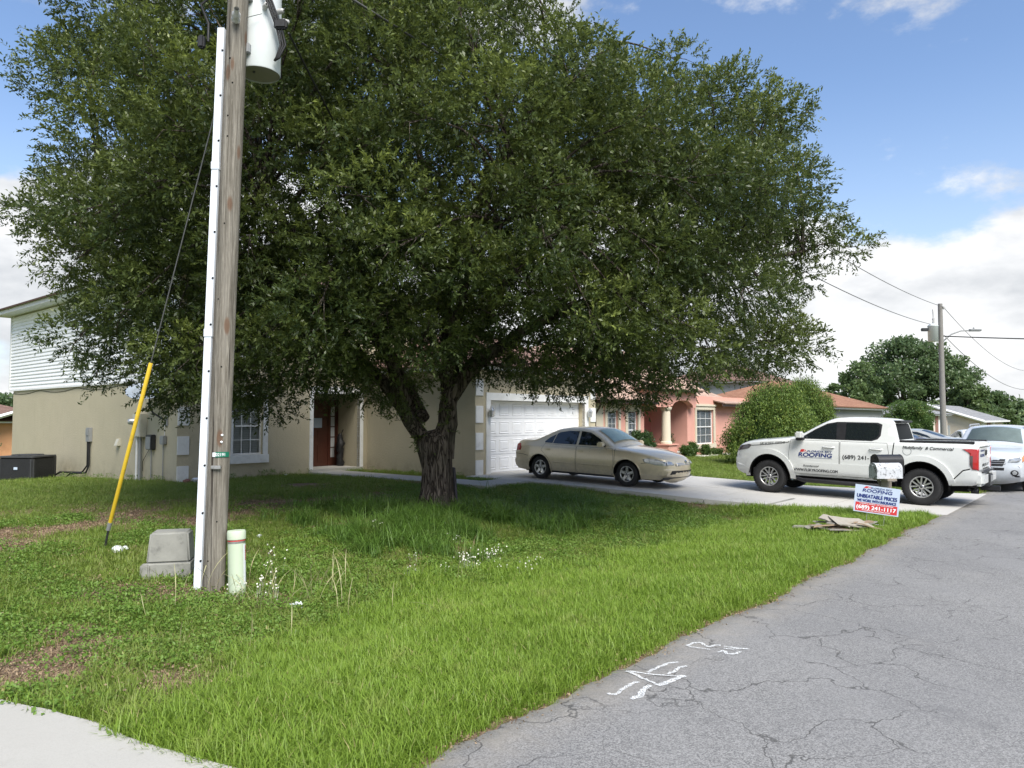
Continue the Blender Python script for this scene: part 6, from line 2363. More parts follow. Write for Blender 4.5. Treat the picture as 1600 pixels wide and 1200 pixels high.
# transformer can
tx, ty, tzb = .335, .20, 6.02 - nz * 0
tf = thing('pole_transformer', 'pale grey transformer can hung on the near pole', 'transformer', NU, NVp, nz, -RZ)
T = Matrix.Translation((px_(6.4)[0] + .18, .345, 6.30))
MB().lathe([(.245, .0), (.252, .012), (.252, 1.02), (.262, 1.03), (.262, 1.07), (.2, 1.13), (0, 1.15)], 40, T).build('tank', M['transformer'], tf, angle=40)
MB().lathe([(0, .018), (.243, .018)], 40, T).build('underside', M['transformer_base'], tf)
MB().lathe([(0, -.0), (.016, 0), (.016, .018)], 10, T @ Matrix.Translation((-.05, -.06, 0))).build('drain_plug', M['dark_metal'], tf)
for z in (6.30, 6.95):
    MB().bbox(px_(z)[0] + .02, px_(z)[0] + .16, .04, .16, z - .06 + .2, z + .06 + .2, .01).build('bracket', M['grey_metal'], tf)
MB().lathe([(.03, 0), (.06, .03), (.035, .06), (.06, .09), (.035, .12), (.055, .15), (.02, .2), (.02, .28)], 14, T @ Matrix.Translation((.08, -.05, 1.12))).build('bushing', M['porcelain'], tf)
for k, (a, h) in enumerate(((-60, .74), (-20, .76), (20, .74))):
    MB().lathe([(.02, 0), (.035, .02), (.03, .09), (.012, .1)], 10, T @ Matrix.Rotation(rad(a), 4, 'Z') @ Matrix.Translation((.25, 0, h)) @ Matrix.Rotation(rad(90), 4, 'Y')).build('terminal', M['porcelain'], tf)
cx, cy, cz = T.translation
for k in range(3):
    o = .03 * k
    MB().tube([(cx + .05 + o, cy - .31, cz + 1.05), (cx + .17 + o, cy - .30, cz + .80), (cx + .27 + o, cy - .20, cz + .50), (cx + .31 + o, cy - .16, cz + .30), (cx + .27 + o * .6, cy - .20, cz + .12), (cx + .24, cy - .17, cz + .10)], .014, 7).build('lead', M['cable'], tf)
MB().tube([(cx - .20, cy - .30, cz + .40), (cx - .05, cy - .34, cz + .55), (cx + .12, cy - .30, cz + .62)], .005, 5).build('earth_wire', M['wire'], tf)
MB().bbox(cx + .24, cx + .40, cy - .24, cy - .16, cz + .48, cz + .60, .02).build('clamp', M['cable'], tf)
# insulator on the pole front
ins = MB().lathe([(.02, 0), (.05, .02), (.05, .05), (.03, .07), (.05, .09), (.05, .12), (.03, .14), (.03, .2)], 14, Matrix.Translation((px_(6.75)[0] + .03, -.10, 6.74)) @ Euler((rad(60), rad(50), 0)).to_matrix().to_4x4())
ins.build('insulator', M['porcelain'], pole)
MB().tube([(-.15, -.09, 6.50), (-.15, -.09, 6.72), (-.24, -.10, 6.95), (-.05, -.11, 7.1)], .016, 8).build('riser_cable', M['cable'], pole)
MB().bbox(-.27, -.19, -.12, -.04, 6.42, 6.58, .02).build('cable_bracket', M['black'], pole)


def cat(a, b, sag, n=36):
    a, b = Vector(a), Vector(b)
    return [a.lerp(b, k / n) - Vector((0, 0, sag * 4 * (k / n) * (1 - k / n))) for k in range(n + 1)]


def wire(label, a, b, sag, r=.012, m='wire', name='overhead_wire', group=None):
    o = MB().tube(cat(a, b, sag), r, 5).build(name, M[m])
    return tag(o, label, 'wire', group)


nx, ny = xy(NU, NVp)
ptop = Vector((nx + px_(PH)[0], ny, nz + PH))
# guy wire with its yellow guard
gb_ = P(4.21, 10.86, gz(4.21, 10.86))
gt = Vector((nx + px_(6.5)[0] - .08, ny + .08, nz + 6.5))
gw_ = bpy.data.objects.new('guy_wire', None); COL.objects.link(gw_); gw_.location = gb_
tag(gw_, 'thin steel guy wire with a yellow plastic guard slanting up to the near pole', 'guy wire')
dv = gt - gb_
MB().tube([dv * .03, dv], .008, 6).build('steel_wire', M['wire'], gw_)
MB().tube([dv * .055, dv * .06, dv * .40, dv * .401], [.022, .026, .026, .022], 12).build('guard', M['yellow'], gw_)
MB().tube([Vector((-.03, .05, -.15)), dv * .048], .016, 8).build('anchor_rod', M['dark_metal'], gw_)
MB().tube([dv * .045, dv * .062], .03, 8).build('clamp', M['grey_metal'], gw_)
cp = thing('anchor_cap', 'broken white plastic cap on the grass at the foot of the guy wire', 'litter', 4.30, 10.62, None)
MB().lathe([(.07, 0), (.075, .05), (.05, .075), (0, .08)], 14, Matrix.Rotation(rad(14), 4, 'X')).build('cap', M['white_plastic'], cp)
MB().lathe([(.03, 0), (.05, .02), (.02, .06), (0, .05)], 7, Matrix.Translation((.12, .05, 0)), False).build('shard', M['white_plastic'], cp)

# grey pedestal box
pd = thing('utility_pedestal', 'grey weathered utility pedestal box left of the near pole', 'utility box', 4.32, 9.1, None, -RZ + 14)
pd.location.z -= .03
mb = MB()
vs = []
for (w, d, z) in ((.262, .22, 0), (.258, .215, .03), (.256, .213, .19), (.25, .205, .205)):
    vs += [(-w, -d, z), (w, -d, z), (w, d, z), (-w, d, z)]
mb.add(vs, [(k * 4 + i, k * 4 + (i + 1) % 4, k * 4 + 4 + (i + 1) % 4, k * 4 + 4 + i) for k in range(3) for i in range(4)] + [(12, 13, 14, 15)])
mb.build('base', M['concrete_box'], pd)
bm = bmesh.new(); bmesh.ops.create_cube(bm, size=1)
for q in bm.verts:
    t = q.co.z + .5
    q.co = Vector((q.co.x * (.49 - .06 * t), q.co.y * (.40 - .07 * t), .205 + t * .36))
bmesh.ops.bevel(bm, geom=bm.edges[:], offset=.022, segments=3, affect='EDGES')
MB().bm(bm, None, False).build('cover', M['concrete_box'], pd, angle=45)
MB().bbox(-.30, -.20, -.25, -.12, 0, .20, .015).build('side_lug', M['concrete_box'], pd)
MB().bbox(-.275, .275, -.235, .235, -.02, .02, .008).build('plinth', M['concrete_box'], pd)

# pale green marker tube
tb = thing('marker_tube', 'pale green cylindrical pedestal with red and white label beside the near pole', 'utility pedestal', 4.585, 8.02, None, -RZ)
tb.rotation_euler = (rad(-1), rad(-2.0), 0)
MB().lathe([(.098, -.1), (.098, .62), (.0, .62)], 26).build('tube', M['pale_green'], tb, angle=40)
MB().lathe([(.098, .615), (.106, .62), (.106, .70), (.098, .718), (0, .722)], 26).build('cap', M['pale_green'], tb, angle=40)
MB().lathe([(.0995, .575), (.0995, .605)], 26).build('band', M['alloy'], tb)
MB().lathe([(.1, .60), (.1, .612)], 26).build('band', M['red_print'], tb)
vs, fs = [], []
for k in range(9):
    a = rad(-22 + k * 5)
    for zz in (.10, .56): vs.append((.0992 * math.cos(a), .0992 * math.sin(a), zz))
sheet('label', vs, [(2 * k, 2 * k + 2, 2 * k + 3, 2 * k + 1) for k in range(8)], M['white_plastic'], tb)
vs, fs = fit('WARNING', .17, .055, bold=.002)
out = [((.1 + e) * math.cos(rad(-4) + y / .1), (.1 + e) * math.sin(rad(-4) + y / .1), .545 - x) for x, y, e in vs]
sheet('lettering', out, fs, M['red_print'], tb)

# dark board leaning on the oak
db = thing('leaning_board', 'dark charcoal board leaning upright against the right of the oak trunk', 'board', 10.64, 10.36, None, -RZ + 20)
db.rotation_euler = (rad(2), rad(-5), rad(15))
MB().bbox(-.015, .03, -.02, .16, .0, .86, .004).build('board', M['dark_board'], db)
MB().bbox(-.03, -.016, .02, .12, .1, .8, .004).build('batten', M['dark_board'], db)

# ------------------------------------------------------------------ far pole with street lamp, wires
FU, FV = 52.7, 9.0
fz = gz(FU, FV)
fp = thing('utility_pole', 'far utility pole with street lamp arm rising behind the truck bed', 'utility pole', FU, FV, fz, -RZ)
FH = 9.0 - fz
MB().tube([(0, 0, -.3), (0, 0, FH)], [.19, .13], 14).build('pole_shaft', M['pole_far'], fp)
la = MB().tube([(.1, 0, FH - 2.4), (.6, -.05, FH - 1.95), (1.2, -.1, FH - 1.72), (1.9, -.12, FH - 1.70)], .045, 8).build('lamp_arm', M['grey_metal'], fp)
MB().bbox(1.7, 2.45, -.26, .02, FH - 1.76, FH - 1.62, .04).build('lamp_head', M['grey_metal'], la)
MB().lathe([(.05, 0), (.05, .1), (0, .12)], 8, Matrix.Translation((2.0, -.12, FH - 1.62))).build('photocell', M['grey_metal'], la)
MB().lathe([(.04, 0), (.09, .05), (.06, .1), (.09, .15), (.04, .2)], 10, Matrix.Translation((.22, 0, FH - .35))).build('insulator', M['porcelain'], fp)
MB().tube([(0, 0, FH - .25), (.3, 0, FH - .25)], .04, 6).build('top_bracket', M['grey_metal'], fp)
ft = thing('pole_transformer', 'small pale transformer can on the far pole below its top', 'transformer', FU, FV, fz, -RZ)
MB().lathe([(0, 0), (.3, 0), (.3, .95), (.33, .97), (.2, 1.1), (0, 1.12)], 18, Matrix.Translation((-.55, -.1, FH - 2.4))).build('tank', M['transformer'], ft)
MB().lathe([(.05, 0), (.09, .1), (.05, .2), (.09, .3), (.04, .4), (.06, .9), (0, 1.0)], 8, Matrix.Translation((-.5, -.1, FH - 1.3))).build('bushing', M['porcelain'], ft)
MB().bbox(-1.25, -.85, -.15, .05, FH - 1.75, FH - 1.55, .03).build('cutout', M['dark_metal'], ft)
fx, fy = xy(FU, FV)
ftop = Vector((fx, fy, fz + FH))
wire('upper overhead wire from the near pole to the top of the far pole', ptop, ftop + Vector((.2, 0, -.2)), .85, .016)
wire('lower overhead wire from the near transformer to the far pole transformer', ptop - Vector((-.3, 0, 1.55)), ftop + Vector((-.6, 0, -1.3)), .7, .018)
U2 = P(112, 8.5, 0)
wire('upper overhead wire running on from the far pole out of frame', ftop + Vector((.2, 0, -.2)), U2 + Vector((0, 0, 7.9)), 1.6, .018)
wire('lower overhead wire running on from the far pole out of frame', ftop + Vector((.2, 0, -2.0)), U2 + Vector((0, 0, 5.8)), 1.6, .022)
wire('thick cable crossing level from the far pole towards the right edge', ftop + Vector((.1, 0, -2.05)), P(49, -22, 5.0), .5, .035, 'cable')
wire('black service cable from the near transformer passing in front of the oak crown', Vector((nx + .95 - .15, ny - .05, nz + 6.63)), P(13.0, 13.5, 5.2), .25, .014, 'cable')

# ------------------------------------------------------------------ yard sign, letter boxes, debris
SU, SVv = 13.81, 3.45
sg_ = thing('yard_sign', 'blue white and red roofing yard sign leaning on wire stakes by the road', 'sign', SU, SVv, None, 0)
sx, sy = xy(SU, SVv)
ang = math.atan2(-sx, sy)
W_, H_ = .70, .47
sg_.rotation_euler = (rad(-4), rad(6.0), rad(-24) + .0)
SB = .30
MB().box(-W_ / 2, W_ / 2, -.003, .003, SB, SB + H_).build('board', M['sign_white'], sg_)


def on_sign(name, s, xc, z, width, size, m, **kw):
    vs, fs = fit(s, width, size, **kw)
    return sheet(name, [(xc - width / 2 + x, -.0058 - e, SB + z + y) for x, y, e in vs], fs, M[m], sg_)


def sign_poly(name, pts, m, y=-.0045):
    return sheet(name, [(x, y, SB + z) for x, z in pts], [tuple(range(len(pts)))], M[m], sg_)


sign_poly('red_panel', [(-.325, .018), (.325, .018), (.325, .168), (-.325, .168)], 'red_print')
on_sign('lettering', 'ROOFING', 0, .355, .46, .075, 'blue_print', bold=.003, shear=.12)
on_sign('lettering', 'FLORIDA SKY', .06, .420, .33, .035, 'blue_print', bold=.001, shear=.15)
sign_poly('roof_emblem', [(-.22, .418), (-.185, .452), (-.135, .452), (-.16, .418)], 'red_print')
sign_poly('roof_emblem', [(-.15, .418), (-.12, .452), (-.09, .418), (-.10, .418), (-.12, .440), (-.14, .418)], 'red_print', -.0046)
on_sign('lettering', 'Lic # CCC 1337249', 0, .330, .17, .018, 'blue_print')
on_sign('lettering', 'UNBEATABLE PRICES', 0, .252, .62, .088, 'blue_print', bold=.004)
on_sign('lettering', 'WE WORK WITH INSURANCE', 0, .182, .60, .066, 'blue_print', bold=.003)
on_sign('lettering', 'LICENSED & INSURED - ALL ROOFS & REPAIRS', 0, .143, .52, .024, 'white_plastic', bold=.0006)
on_sign('lettering', '(689) 241-1117', 0, .062, .61, .088, 'white_plastic', bold=.0035)
on_sign('lettering', 'WWW.FLSKYROOFING.COM', 0, .030, .44, .028, 'white_plastic', bold=.0008)
for x in (-.13, .14):
    MB().tube([(x, .006, -.25), (x, .006, SB + .12)], .004, 6).build('stake', M['alloy'], sg_)
MB().tube([(-.13, .006, .12), (.14, .006, .12)], .004, 6).build('stake_bar', M['alloy'], sg_)

# two letter boxes on one post
mu, mv = 15.35, 3.62
mpz = gz(mu, mv)
mp = thing('mailbox_post', 'short grey brown wooden post carrying the letter boxes at the roadside', 'post', mu, mv, mpz, 0)
MB().bbox(-.055, .055, -.055, .055, -.2, .78, .006).build('post', M['mail_post'], mp)
MB().bbox(-.10, .10, -.21, .21, .78, .825, .006, Matrix.Rotation(rad(-40), 4, 'Z')).build('shelf', M['mail_post'], mp)
MB().tube([(0, 0, .5), (.16, .16, .78)], .03, 4).build('brace', M['mail_post'], mp)


def mailbox(name, label, dx, dy, z, L_, W_, H_, m, rot):
    t = thing(name, label, 'mailbox', mu + dx, mv + dy, mpz + z, rot)
    n = 10
    prof = [(-W_ / 2, 0), (-W_ / 2, H_ - W_ / 2)] + [(-W_ / 2 * math.cos(math.pi * k / n), H_ - W_ / 2 + W_ / 2 * math.sin(math.pi * k / n)) for k in range(1, n)] + [(W_ / 2, H_ - W_ / 2), (W_ / 2, 0)]
    T = Matrix(((0, 0, 1, 0), (1, 0, 0, 0), (0, 1, 0, 0), (0, 0, 0, 1)))
    MB().prism(prof, -L_ / 2, L_ / 2, T).build('body', m, t)
    MB().prism([(a * 1.05, b * 1.02 + .002) for a, b in prof], -L_ / 2 - .018, -L_ / 2, T).build('door', m, t)
    MB().bbox(-L_ / 2 - .034, -L_ / 2 - .02, -.015, .015, H_ * .78, H_ * .88, .003).build('handle', m, t)
    MB().prism([(a * 1.03, b * 1.01) for a, b in prof], L_ / 2, L_ / 2 + .012, T).build('back', m, t)
    return t


mwh = mailbox('mailbox', 'white letter box with flaking speckled paint behind the yard sign', 0, -.02, .825, .50, .24, .29, M['mail_white'], -42)
mbk = mailbox('mailbox', 'black letter box just behind the white one', .34, .03, .90, .50, .26, .36, M['black'], -42)
MB().bbox(-.05, .05, -.05, .05, -1.1, 0, .006).build('stand', M['mail_post'], mbk)

# pile of boards
random.seed(21)
bl = [('long grey weathered plank lying lowest at the left of the board pile', 'plank', 1.15, .14, .022, (-.22, .10, .03), -14, 1),
      ('pale flat panel tilted on top of the board pile', 'plank_pale', .62, .40, .02, (.10, .0, .15), 8, 6),
      ('pale narrow board sloping down at the left of the top panel', 'plank_pale', .52, .20, .022, (-.12, .05, .17), -48, 10),
      ('brown plank sticking out under the right of the panel', 'plank_brown', .78, .12, .022, (.14, .02, .10), 12, -6),
      ('grey plank lying along the front of the board pile', 'plank', .95, .10, .02, (.1, -.2, .04), 6, 2),
      ('short dark brown board low at the right of the pile', 'plank_brown', .55, .11, .02, (.33, -.1, .05), -22, 5),
      ('splintered grey lath at the far right of the board pile', 'plank', .60, .05, .018, (.42, .08, .08), 30, -8),
      ('thin brown lath poking left out of the board pile', 'plank_brown', .70, .045, .016, (-.25, -.08, .07), -30, 4),
      ('grey board end lying across the middle of the pile', 'plank', .62, .15, .02, (.0, .12, .12), 38, 3),
      ('dark rotten plank under the left half of the pile', 'plank_brown', .80, .13, .025, (-.20, -.08, .11), 9, -4),
      ('grey split lath along the back of the board pile', 'plank', .90, .06, .02, (.05, .22, .10), -7, 2),
      ('short grey offcut at the far left tip of the board pile', 'plank', .34, .11, .02, (-.52, -.02, .08), 24, -6),
      ('brown offcut leaning at the front right of the pile', 'plank_brown', .40, .09, .02, (.36, -.2, .10), -12, 14)]
for lab, m, l, w, t_, (dx, dy, dz_), a, tilt in bl:
    o = bpy.data.objects.new('board', None); COL.objects.link(o)
    q = P(13.3, 3.80, gz(13.3, 3.80))
    o.location = q + Vector((dx, dy, dz_ + .045))
    o.rotation_euler = (rad(13 if m == 'plank_pale' else random.gauss(0, 5)), rad(tilt), rad(a))
    tag(o, lab, 'board', 'old boards piled on the verge')
    nseg = 8
    mb = MB()
    vs = []
    for k in range(nseg + 1):
        x = -l / 2 + l * k / nseg
        e0 = random.gauss(0, .004); e1 = random.gauss(0, .004); bz = .006 * math.sin(k)
        if k in (0, nseg):
            vs += [(x + random.gauss(0, .02), -w / 2, bz), (x + random.gauss(0, .02), w / 2, bz), (x + random.gauss(0, .02), w / 2, bz + t_), (x + random.gauss(0, .02), -w / 2, bz + t_)]
        else:
            vs += [(x, -w / 2 + e0, bz), (x, w / 2 + e1, bz), (x, w / 2 + e1, bz + t_), (x, -w / 2 + e0, bz + t_)]
    fs = [(k * 4 + i, k * 4 + (i + 1) % 4, k * 4 + 4 + (i + 1) % 4, k * 4 + 4 + i) for k in range(nseg) for i in range(4)] + [(3, 2, 1, 0), tuple(nseg * 4 + i for i in range(4))]
    mb.add(vs, fs)
    mb.build('timber', M[m], o)
src = [tuft('splinters', M['g_dry'], 14, .10, .05, .01, 2.5, 2) for _ in range(3)]
u = RNG.normal(13.35, .40, 90); v = RNG.normal(3.72, .22, 90)
p, r, s, i = place(u, v, *xy(u, v), 3)
scatter('wood_splinters', 'dry splinters and straw scattered round the board pile', src, p, r, s, i)


# ------------------------------------------------------------------ the oak
random.seed(11)
RNG = np.random.default_rng(11)


def sprays(name, base, dirs, length, nl, size, m, parent, tints, aspect=.42, **kw):
    """twigs: leaves set alternately along short curved lines"""
    n = len(base)
    t = (np.arange(nl) + .5) / nl
    d = dirs / np.linalg.norm(dirs, axis=1, keepdims=True)
    a = np.cross(d, RNG.normal(0, 1, (n, 3))); a /= np.linalg.norm(a, axis=1, keepdims=True)
    sag = np.stack([RNG.normal(0, .12, n), RNG.normal(0, .12, n), -np.abs(RNG.normal(.16, .12, n))], -1)
    ln = (length * RNG.uniform(.55, 1.25, n))[:, None, None]
    c = base[:, None, :] + ln * (d[:, None, :] * t[None, :, None] + sag[:, None, :] * (t ** 2)[None, :, None])
    sgn = np.where(np.arange(nl) % 2 == 0, 1.0, -1.0)[None, :, None]
    ld = d[:, None, :] * .75 + a[:, None, :] * sgn * .75 + RNG.normal(0, .38, (n, nl, 3))
    ld /= np.linalg.norm(ld, axis=2, keepdims=True)
    s = size * RNG.uniform(.55, 1.2, (n, nl, 1))
    w = np.cross(ld, RNG.normal(0, .7, (n, nl, 3)) + np.array([0, 0, 1.0])); w /= np.linalg.norm(w, axis=2, keepdims=True) + 1e-9
    nn = np.cross(w, ld)
    p0 = c
    p1 = c + ld * s * .48 + w * s * aspect * .5 + nn * s * .07
    p2 = c + ld * s + nn * s * -.05
    p3 = c + ld * s * .48 - w * s * aspect * .5 + nn * s * .07
    vs = np.stack([p0, p1, p2, p3], 2).reshape(-1, 3).astype(np.float32)
    N = n * nl
    me = bpy.data.meshes.new(name)
    me.vertices.add(4 * N); me.vertices.foreach_set('co', vs.ravel())
    me.loops.add(4 * N); me.loops.foreach_set('vertex_index', np.arange(4 * N, dtype=np.int32))
    me.polygons.add(N); me.polygons.foreach_set('loop_start', np.arange(0, 4 * N, 4, dtype=np.int32))
    tt = np.clip(np.repeat(tints, nl) + RNG.normal(0, .13, N) + np.tile(t, n) * .22 - .08, 0, 1)
    at_ = me.attributes.new('tint', 'FLOAT', 'POINT')
    at_.data.foreach_set('value', np.repeat(tt, 4).astype(np.float32))
    me.update(calc_edges=True)
    me.materials.append(m)
    o = bpy.data.objects.new(name, me); COL.objects.link(o); o.parent = parent
    return tag(o, **kw)


OX, OY = -1.51, 14.7
ou, ov = uv_of(OX, OY)
oak = thing('oak_tree', 'big spreading oak with forked trunk and dense dark crown filling the yard', 'tree', ou, ov, gz(ou, ov), -RZ)
# trunk: ridged, flared at the roots
tv, tf_ = [], []
prof = [(-.15, .50), (0.0, .44), (.08, .39), (.2, .345), (.4, .315), (.8, .298), (1.1, .315), (1.3, .33), (1.46, .29), (1.56, .18), (1.6, .02)]
cen = [(0, 0), (0, 0), (0, 0), (.005, 0), (.01, 0), (.02, 0), (.0, 0), (-.02, 0), (-.01, 0), (0, 0), (0, 0)]
n = 44
for (z, r), (cx, cy) in zip(prof, cen):
    for k in range(n):
        t = 2 * math.pi * k / n
        root = max(0, 1 - z / .5) * .10 * (math.sin(5 * t + .6) + .5 * math.sin(3 * t))
        rr = r * (1 + root + .03 * math.sin(7 * t + z * 2) + .02 * math.sin(13 * t - z))
        ex = 1.10 if z > 1.1 else 1.0
        tv.append((cx + rr * ex * math.cos(t), cy + rr * math.sin(t), z))
for i in range(len(prof) - 1):
    for k in range(n):
        a, b = i * n + k, i * n + (k + 1) % n
        tf_.append((a, b, b + n, a + n))
trunk = sheet('trunk', tv, tf_, M['bark'], oak, True)


def curve(pts, n=14):
    pts = [Vector(p) for p in pts]
    P_ = [pts[0] * 2 - pts[1]] + pts + [pts[-1] * 2 - pts[-2]]
    out = []
    for i in range(1, len(P_) - 2):
        for k in range(n // (len(pts) - 1) + 1):
            t = k / (n // (len(pts) - 1) + 1)
            a, b, c, d = P_[i - 1], P_[i], P_[i + 1], P_[i + 2]
            out.append(.5 * ((2 * b) + (c - a) * t + (2 * a - 5 * b + 4 * c - d) * t * t + (3 * b - a - 3 * c + d) * t ** 3))
    return out + [pts[-1]]


LIMBS = [([(-.07, 0, .85), (-.30, -.02, 1.42), (-.80, -.1, 2.2), (-2.0, -.3, 3.6), (-4.2, -.6, 5.2), (-6.4, -.8, 6.2)], .215, .05),
         ([(.10, 0, 1.05), (.20, 0, 1.7), (.26, .05, 2.5), (.15, .2, 4.2), (-.3, .3, 6.4), (-.6, .2, 9.0)], .265, .05),
         ([(.22, .05, 2.2), (.9, .1, 3.0), (2.4, .0, 3.9), (4.6, -.2, 4.6), (7.2, -.3, 5.1)], .20, .04),
         ([(.2, .1, 2.7), (.9, .7, 4.0), (2.2, 1.4, 5.8), (3.6, 1.6, 7.6)], .17, .04),
         ([(.2, .0, 2.6), (.4, -.8, 3.6), (.9, -1.9, 4.6), (1.6, -2.9, 5.2)], .16, .04),
         ([(-.3, .1, 1.8), (-1.0, .9, 3.0), (-2.4, 1.9, 4.6), (-3.8, 2.4, 6.2)], .17, .04),
         ([(-.6, -.1, 2.1), (-1.0, -1.2, 3.4), (-1.8, -2.4, 4.6), (-2.6, -3.0, 5.4)], .14, .04),
         ([(.15, .2, 4.0), (-.9, .6, 6.0), (-2.6, .8, 8.4), (-4.6, .6, 9.6)], .15, .04),
         ([(.1, .2, 4.4), (.9, -.2, 6.2), (1.9, -.4, 8.0), (2.6, -.4, 9.2)], .14, .04),
         ([(.2, .1, 2.4), (.9, 1.2, 3.2), (2.4, 2.8, 4.2), (4.2, 3.4, 5.0)], .16, .04),
         ([(-1.4, -.2, 3.0), (-2.8, .2, 3.6), (-4.6, .4, 3.9), (-6.2, .2, 3.9)], .10, .03)]
limb_pts = []
for pts, r0, r1 in LIMBS:
    c = curve(pts, 18)
    m_ = len(c) - 1
    c = [p + Vector((random.gauss(0, .03), random.gauss(0, .03), random.gauss(0, .02))) * (1 if i > 3 else 0) for i, p in enumerate(c)]
    MB().tube(c, [r0 + (r1 - r0) * (i / m_) ** .75 for i in range(m_ + 1)], 14).build('limb', M['bark'], oak)
    limb_pts += c[4:]
limb_arr = np.array([tuple(p) for p in limb_pts])

# crown hull: its outline across the view, a depth that rounds off towards the edge
PX = [(120, 590), (100, 545), (135, 470), (90, 385), (30, 330), (95, 255), (80, 190), (75, 120), (100, 60), (110, 0), (170, -90), (300, -180), (520, -215), (700, -165), (830, -40), (860, 50), (930, 60), (965, 80),
      (1045, 45), (1090, 95), (1170, 105), (1240, 115), (1275, 180), (1235, 250), (1280, 315), (1345, 380), (1275, 415), (1225, 485), (1262, 545), (1222, 600), (1145, 615), (1040, 630), (930, 616), (850, 604), (770, 604),
      (700, 615), (640, 622), (560, 640), (490, 610), (440, 660), (385, 640), (310, 645), (230, 605), (170, 608)]
KX = .01278
HULL = np.array([((x - 800) * KX - OX, 1.8 + (654 - y) * KX) for x, y in PX])
CXZ = np.array([-.6, 6.3])


def inside(p, poly):
    x, y = p
    r = False
    j = len(poly) - 1
    for i in range(len(poly)):
        xi, yi = poly[i]; xj, yj = poly[j]
        if (yi > y) != (yj > y) and x < (xj - xi) * (y - yi) / (yj - yi) + xi: r = not r
        j = i
    return r


def edge_dist(p, poly):
    a = poly; b = np.roll(poly, -1, 0)
    ab = b - a
    t = np.clip(((p - a) * ab).sum(1) / (ab ** 2).sum(1), 0, 1)
    return np.sqrt((((a + ab * t[:, None]) - p) ** 2).sum(1)).min()


DEPTH = 4.7
clumps = []
tries = 0
while len(clumps) < 360 and tries < 90000:
    tries += 1
    f = random.uniform(-1, 1)
    p = np.array([random.uniform(-9.2, 9.4), random.uniform(2.0, 12.8)])
    sc_ = math.sqrt(1 - f * f) ** .8
    q = CXZ + (p - CXZ) / np.array([max(.2, sc_), max(.2, sc_) if p[1] > CXZ[1] else max(.2, sc_) ** .4])
    if not inside(q, HULL): continue
    kz = 14.7 / (14.7 + f * (DEPTH if f < 0 else 3.7))
    if not inside(((p[0] + OX) * kz - OX, 1.8 + (p[1] - 1.8) * kz), HULL): continue
    e = edge_dist(q, HULL) * sc_
    y = f * (DEPTH if f < 0 else 3.7)
    # hollow heart, dense skin
    core = min(e / 2.6, 1.0)
    if abs(f) < .55 and e > 2.4 and random.random() < .45: continue
    if p[1] > 8.2 and e < 1.9 and random.random() < .5: continue
    r = random.uniform(.55, 1.2) * (.55 + .45 * min(1, e / 1.1))
    if e < r * .35: continue
    c = np.array([p[0], y, p[1]])
    if p[1] < 2.6 and abs(p[0]) < 1.2 and y < -1.0: continue
    if any(np.linalg.norm((c - k[0]) * np.array([1, 1, 1.25])) < .56 * (r + k[1]) for k in clumps): continue
    clumps.append((c, r, e, f))
for c, r in (((8.35, 0, 5.25), .42), ((7.6, -.1, 5.6), .6), ((7.3, .2, 4.7), .55), ((6.9, 0, 3.7), .5), ((6.5, .3, 8.0), .5), ((4.9, 0, 9.1), .5), ((-8.5, .2, 6.0), .45), ((-7.6, 0, 9.2), .45)):
    clumps.append((np.array(c), r, .4, 0))
B, D, T_ = [], [], []
tw = MB()
center = np.array([-.6, 0, 5.2])
for c, r, e, f in clumps:
    k = int(190 * (r / .85) ** 1.9) + 14
    d = RNG.normal(0, 1, (k, 3)); d /= np.linalg.norm(d, axis=1, keepdims=True)
    out = (c - center) / np.linalg.norm(c - center)
    rr = r * (.35 + .65 * RNG.random(k) ** .5)
    b = c + d * rr[:, None] * np.array([1, 1, .68])
    B.append(b)
    D.append(d * .9 + out * .35 + RNG.normal(0, .4, (k, 3)) + np.array([0, 0, .30]))
    T_.append(np.clip(RNG.normal(.30 + .45 * (random.random() - .5), .10, k) + .40 * np.clip(d[:, 2], -.5, 1), 0, 1))  # clump tops get a lighter leaf tint: top light put into the colour
    # a branch feeding the clump
    i = np.argmin(((limb_arr - c) ** 2).sum(1) + np.maximum(0, limb_arr[:, 2] - c[2]) * 2)
    a = Vector(limb_arr[i]); z = Vector(c)
    mid = a.lerp(z, .5) + Vector((random.gauss(0, .12), random.gauss(0, .12), .12 * (z - a).length))
    L_ = (z - a).length
    tw.tube(curve([a, mid, z], 6), [max(.010, .020 * L_ ** .6) * (1 - .75 * q / 8) for q in range(len(curve([a, mid, z], 6)))], 5, False)
    for _ in range(3):
        q = z + Vector(RNG.normal(0, 1, 3)).normalized() * r * .8
        tw.tube([z.lerp(mid, .25), z.lerp(q, .5) + Vector((0, 0, .05)), q], [.010, .007, .004], 4, False)
tw.build('branches', M['bark'], oak, kind='stuff')
# leafy shoots on the bare fork
for k in range(46):
    q = limb_arr[random.choice([i for i in range(len(limb_arr)) if 1.3 < limb_arr[i][2] < 2.9 and abs(limb_arr[i][0]) < 1.6])]
    B.append((q + RNG.normal(0, .10, 3) + np.array([0, -.22, 0]))[None]); D.append((RNG.normal(0, .6, 3) + np.array([0, -.5, -.2]))[None]); T_.append(np.array([.5]))
B = np.concatenate(B); D = np.concatenate(D); T_ = np.concatenate(T_)
print('oak clumps', len(clumps), 'sprays', len(B))
sprays('crown', B, D, .30, 17, .082, M['leaf_oak'], oak, T_, .40, kind='stuff')


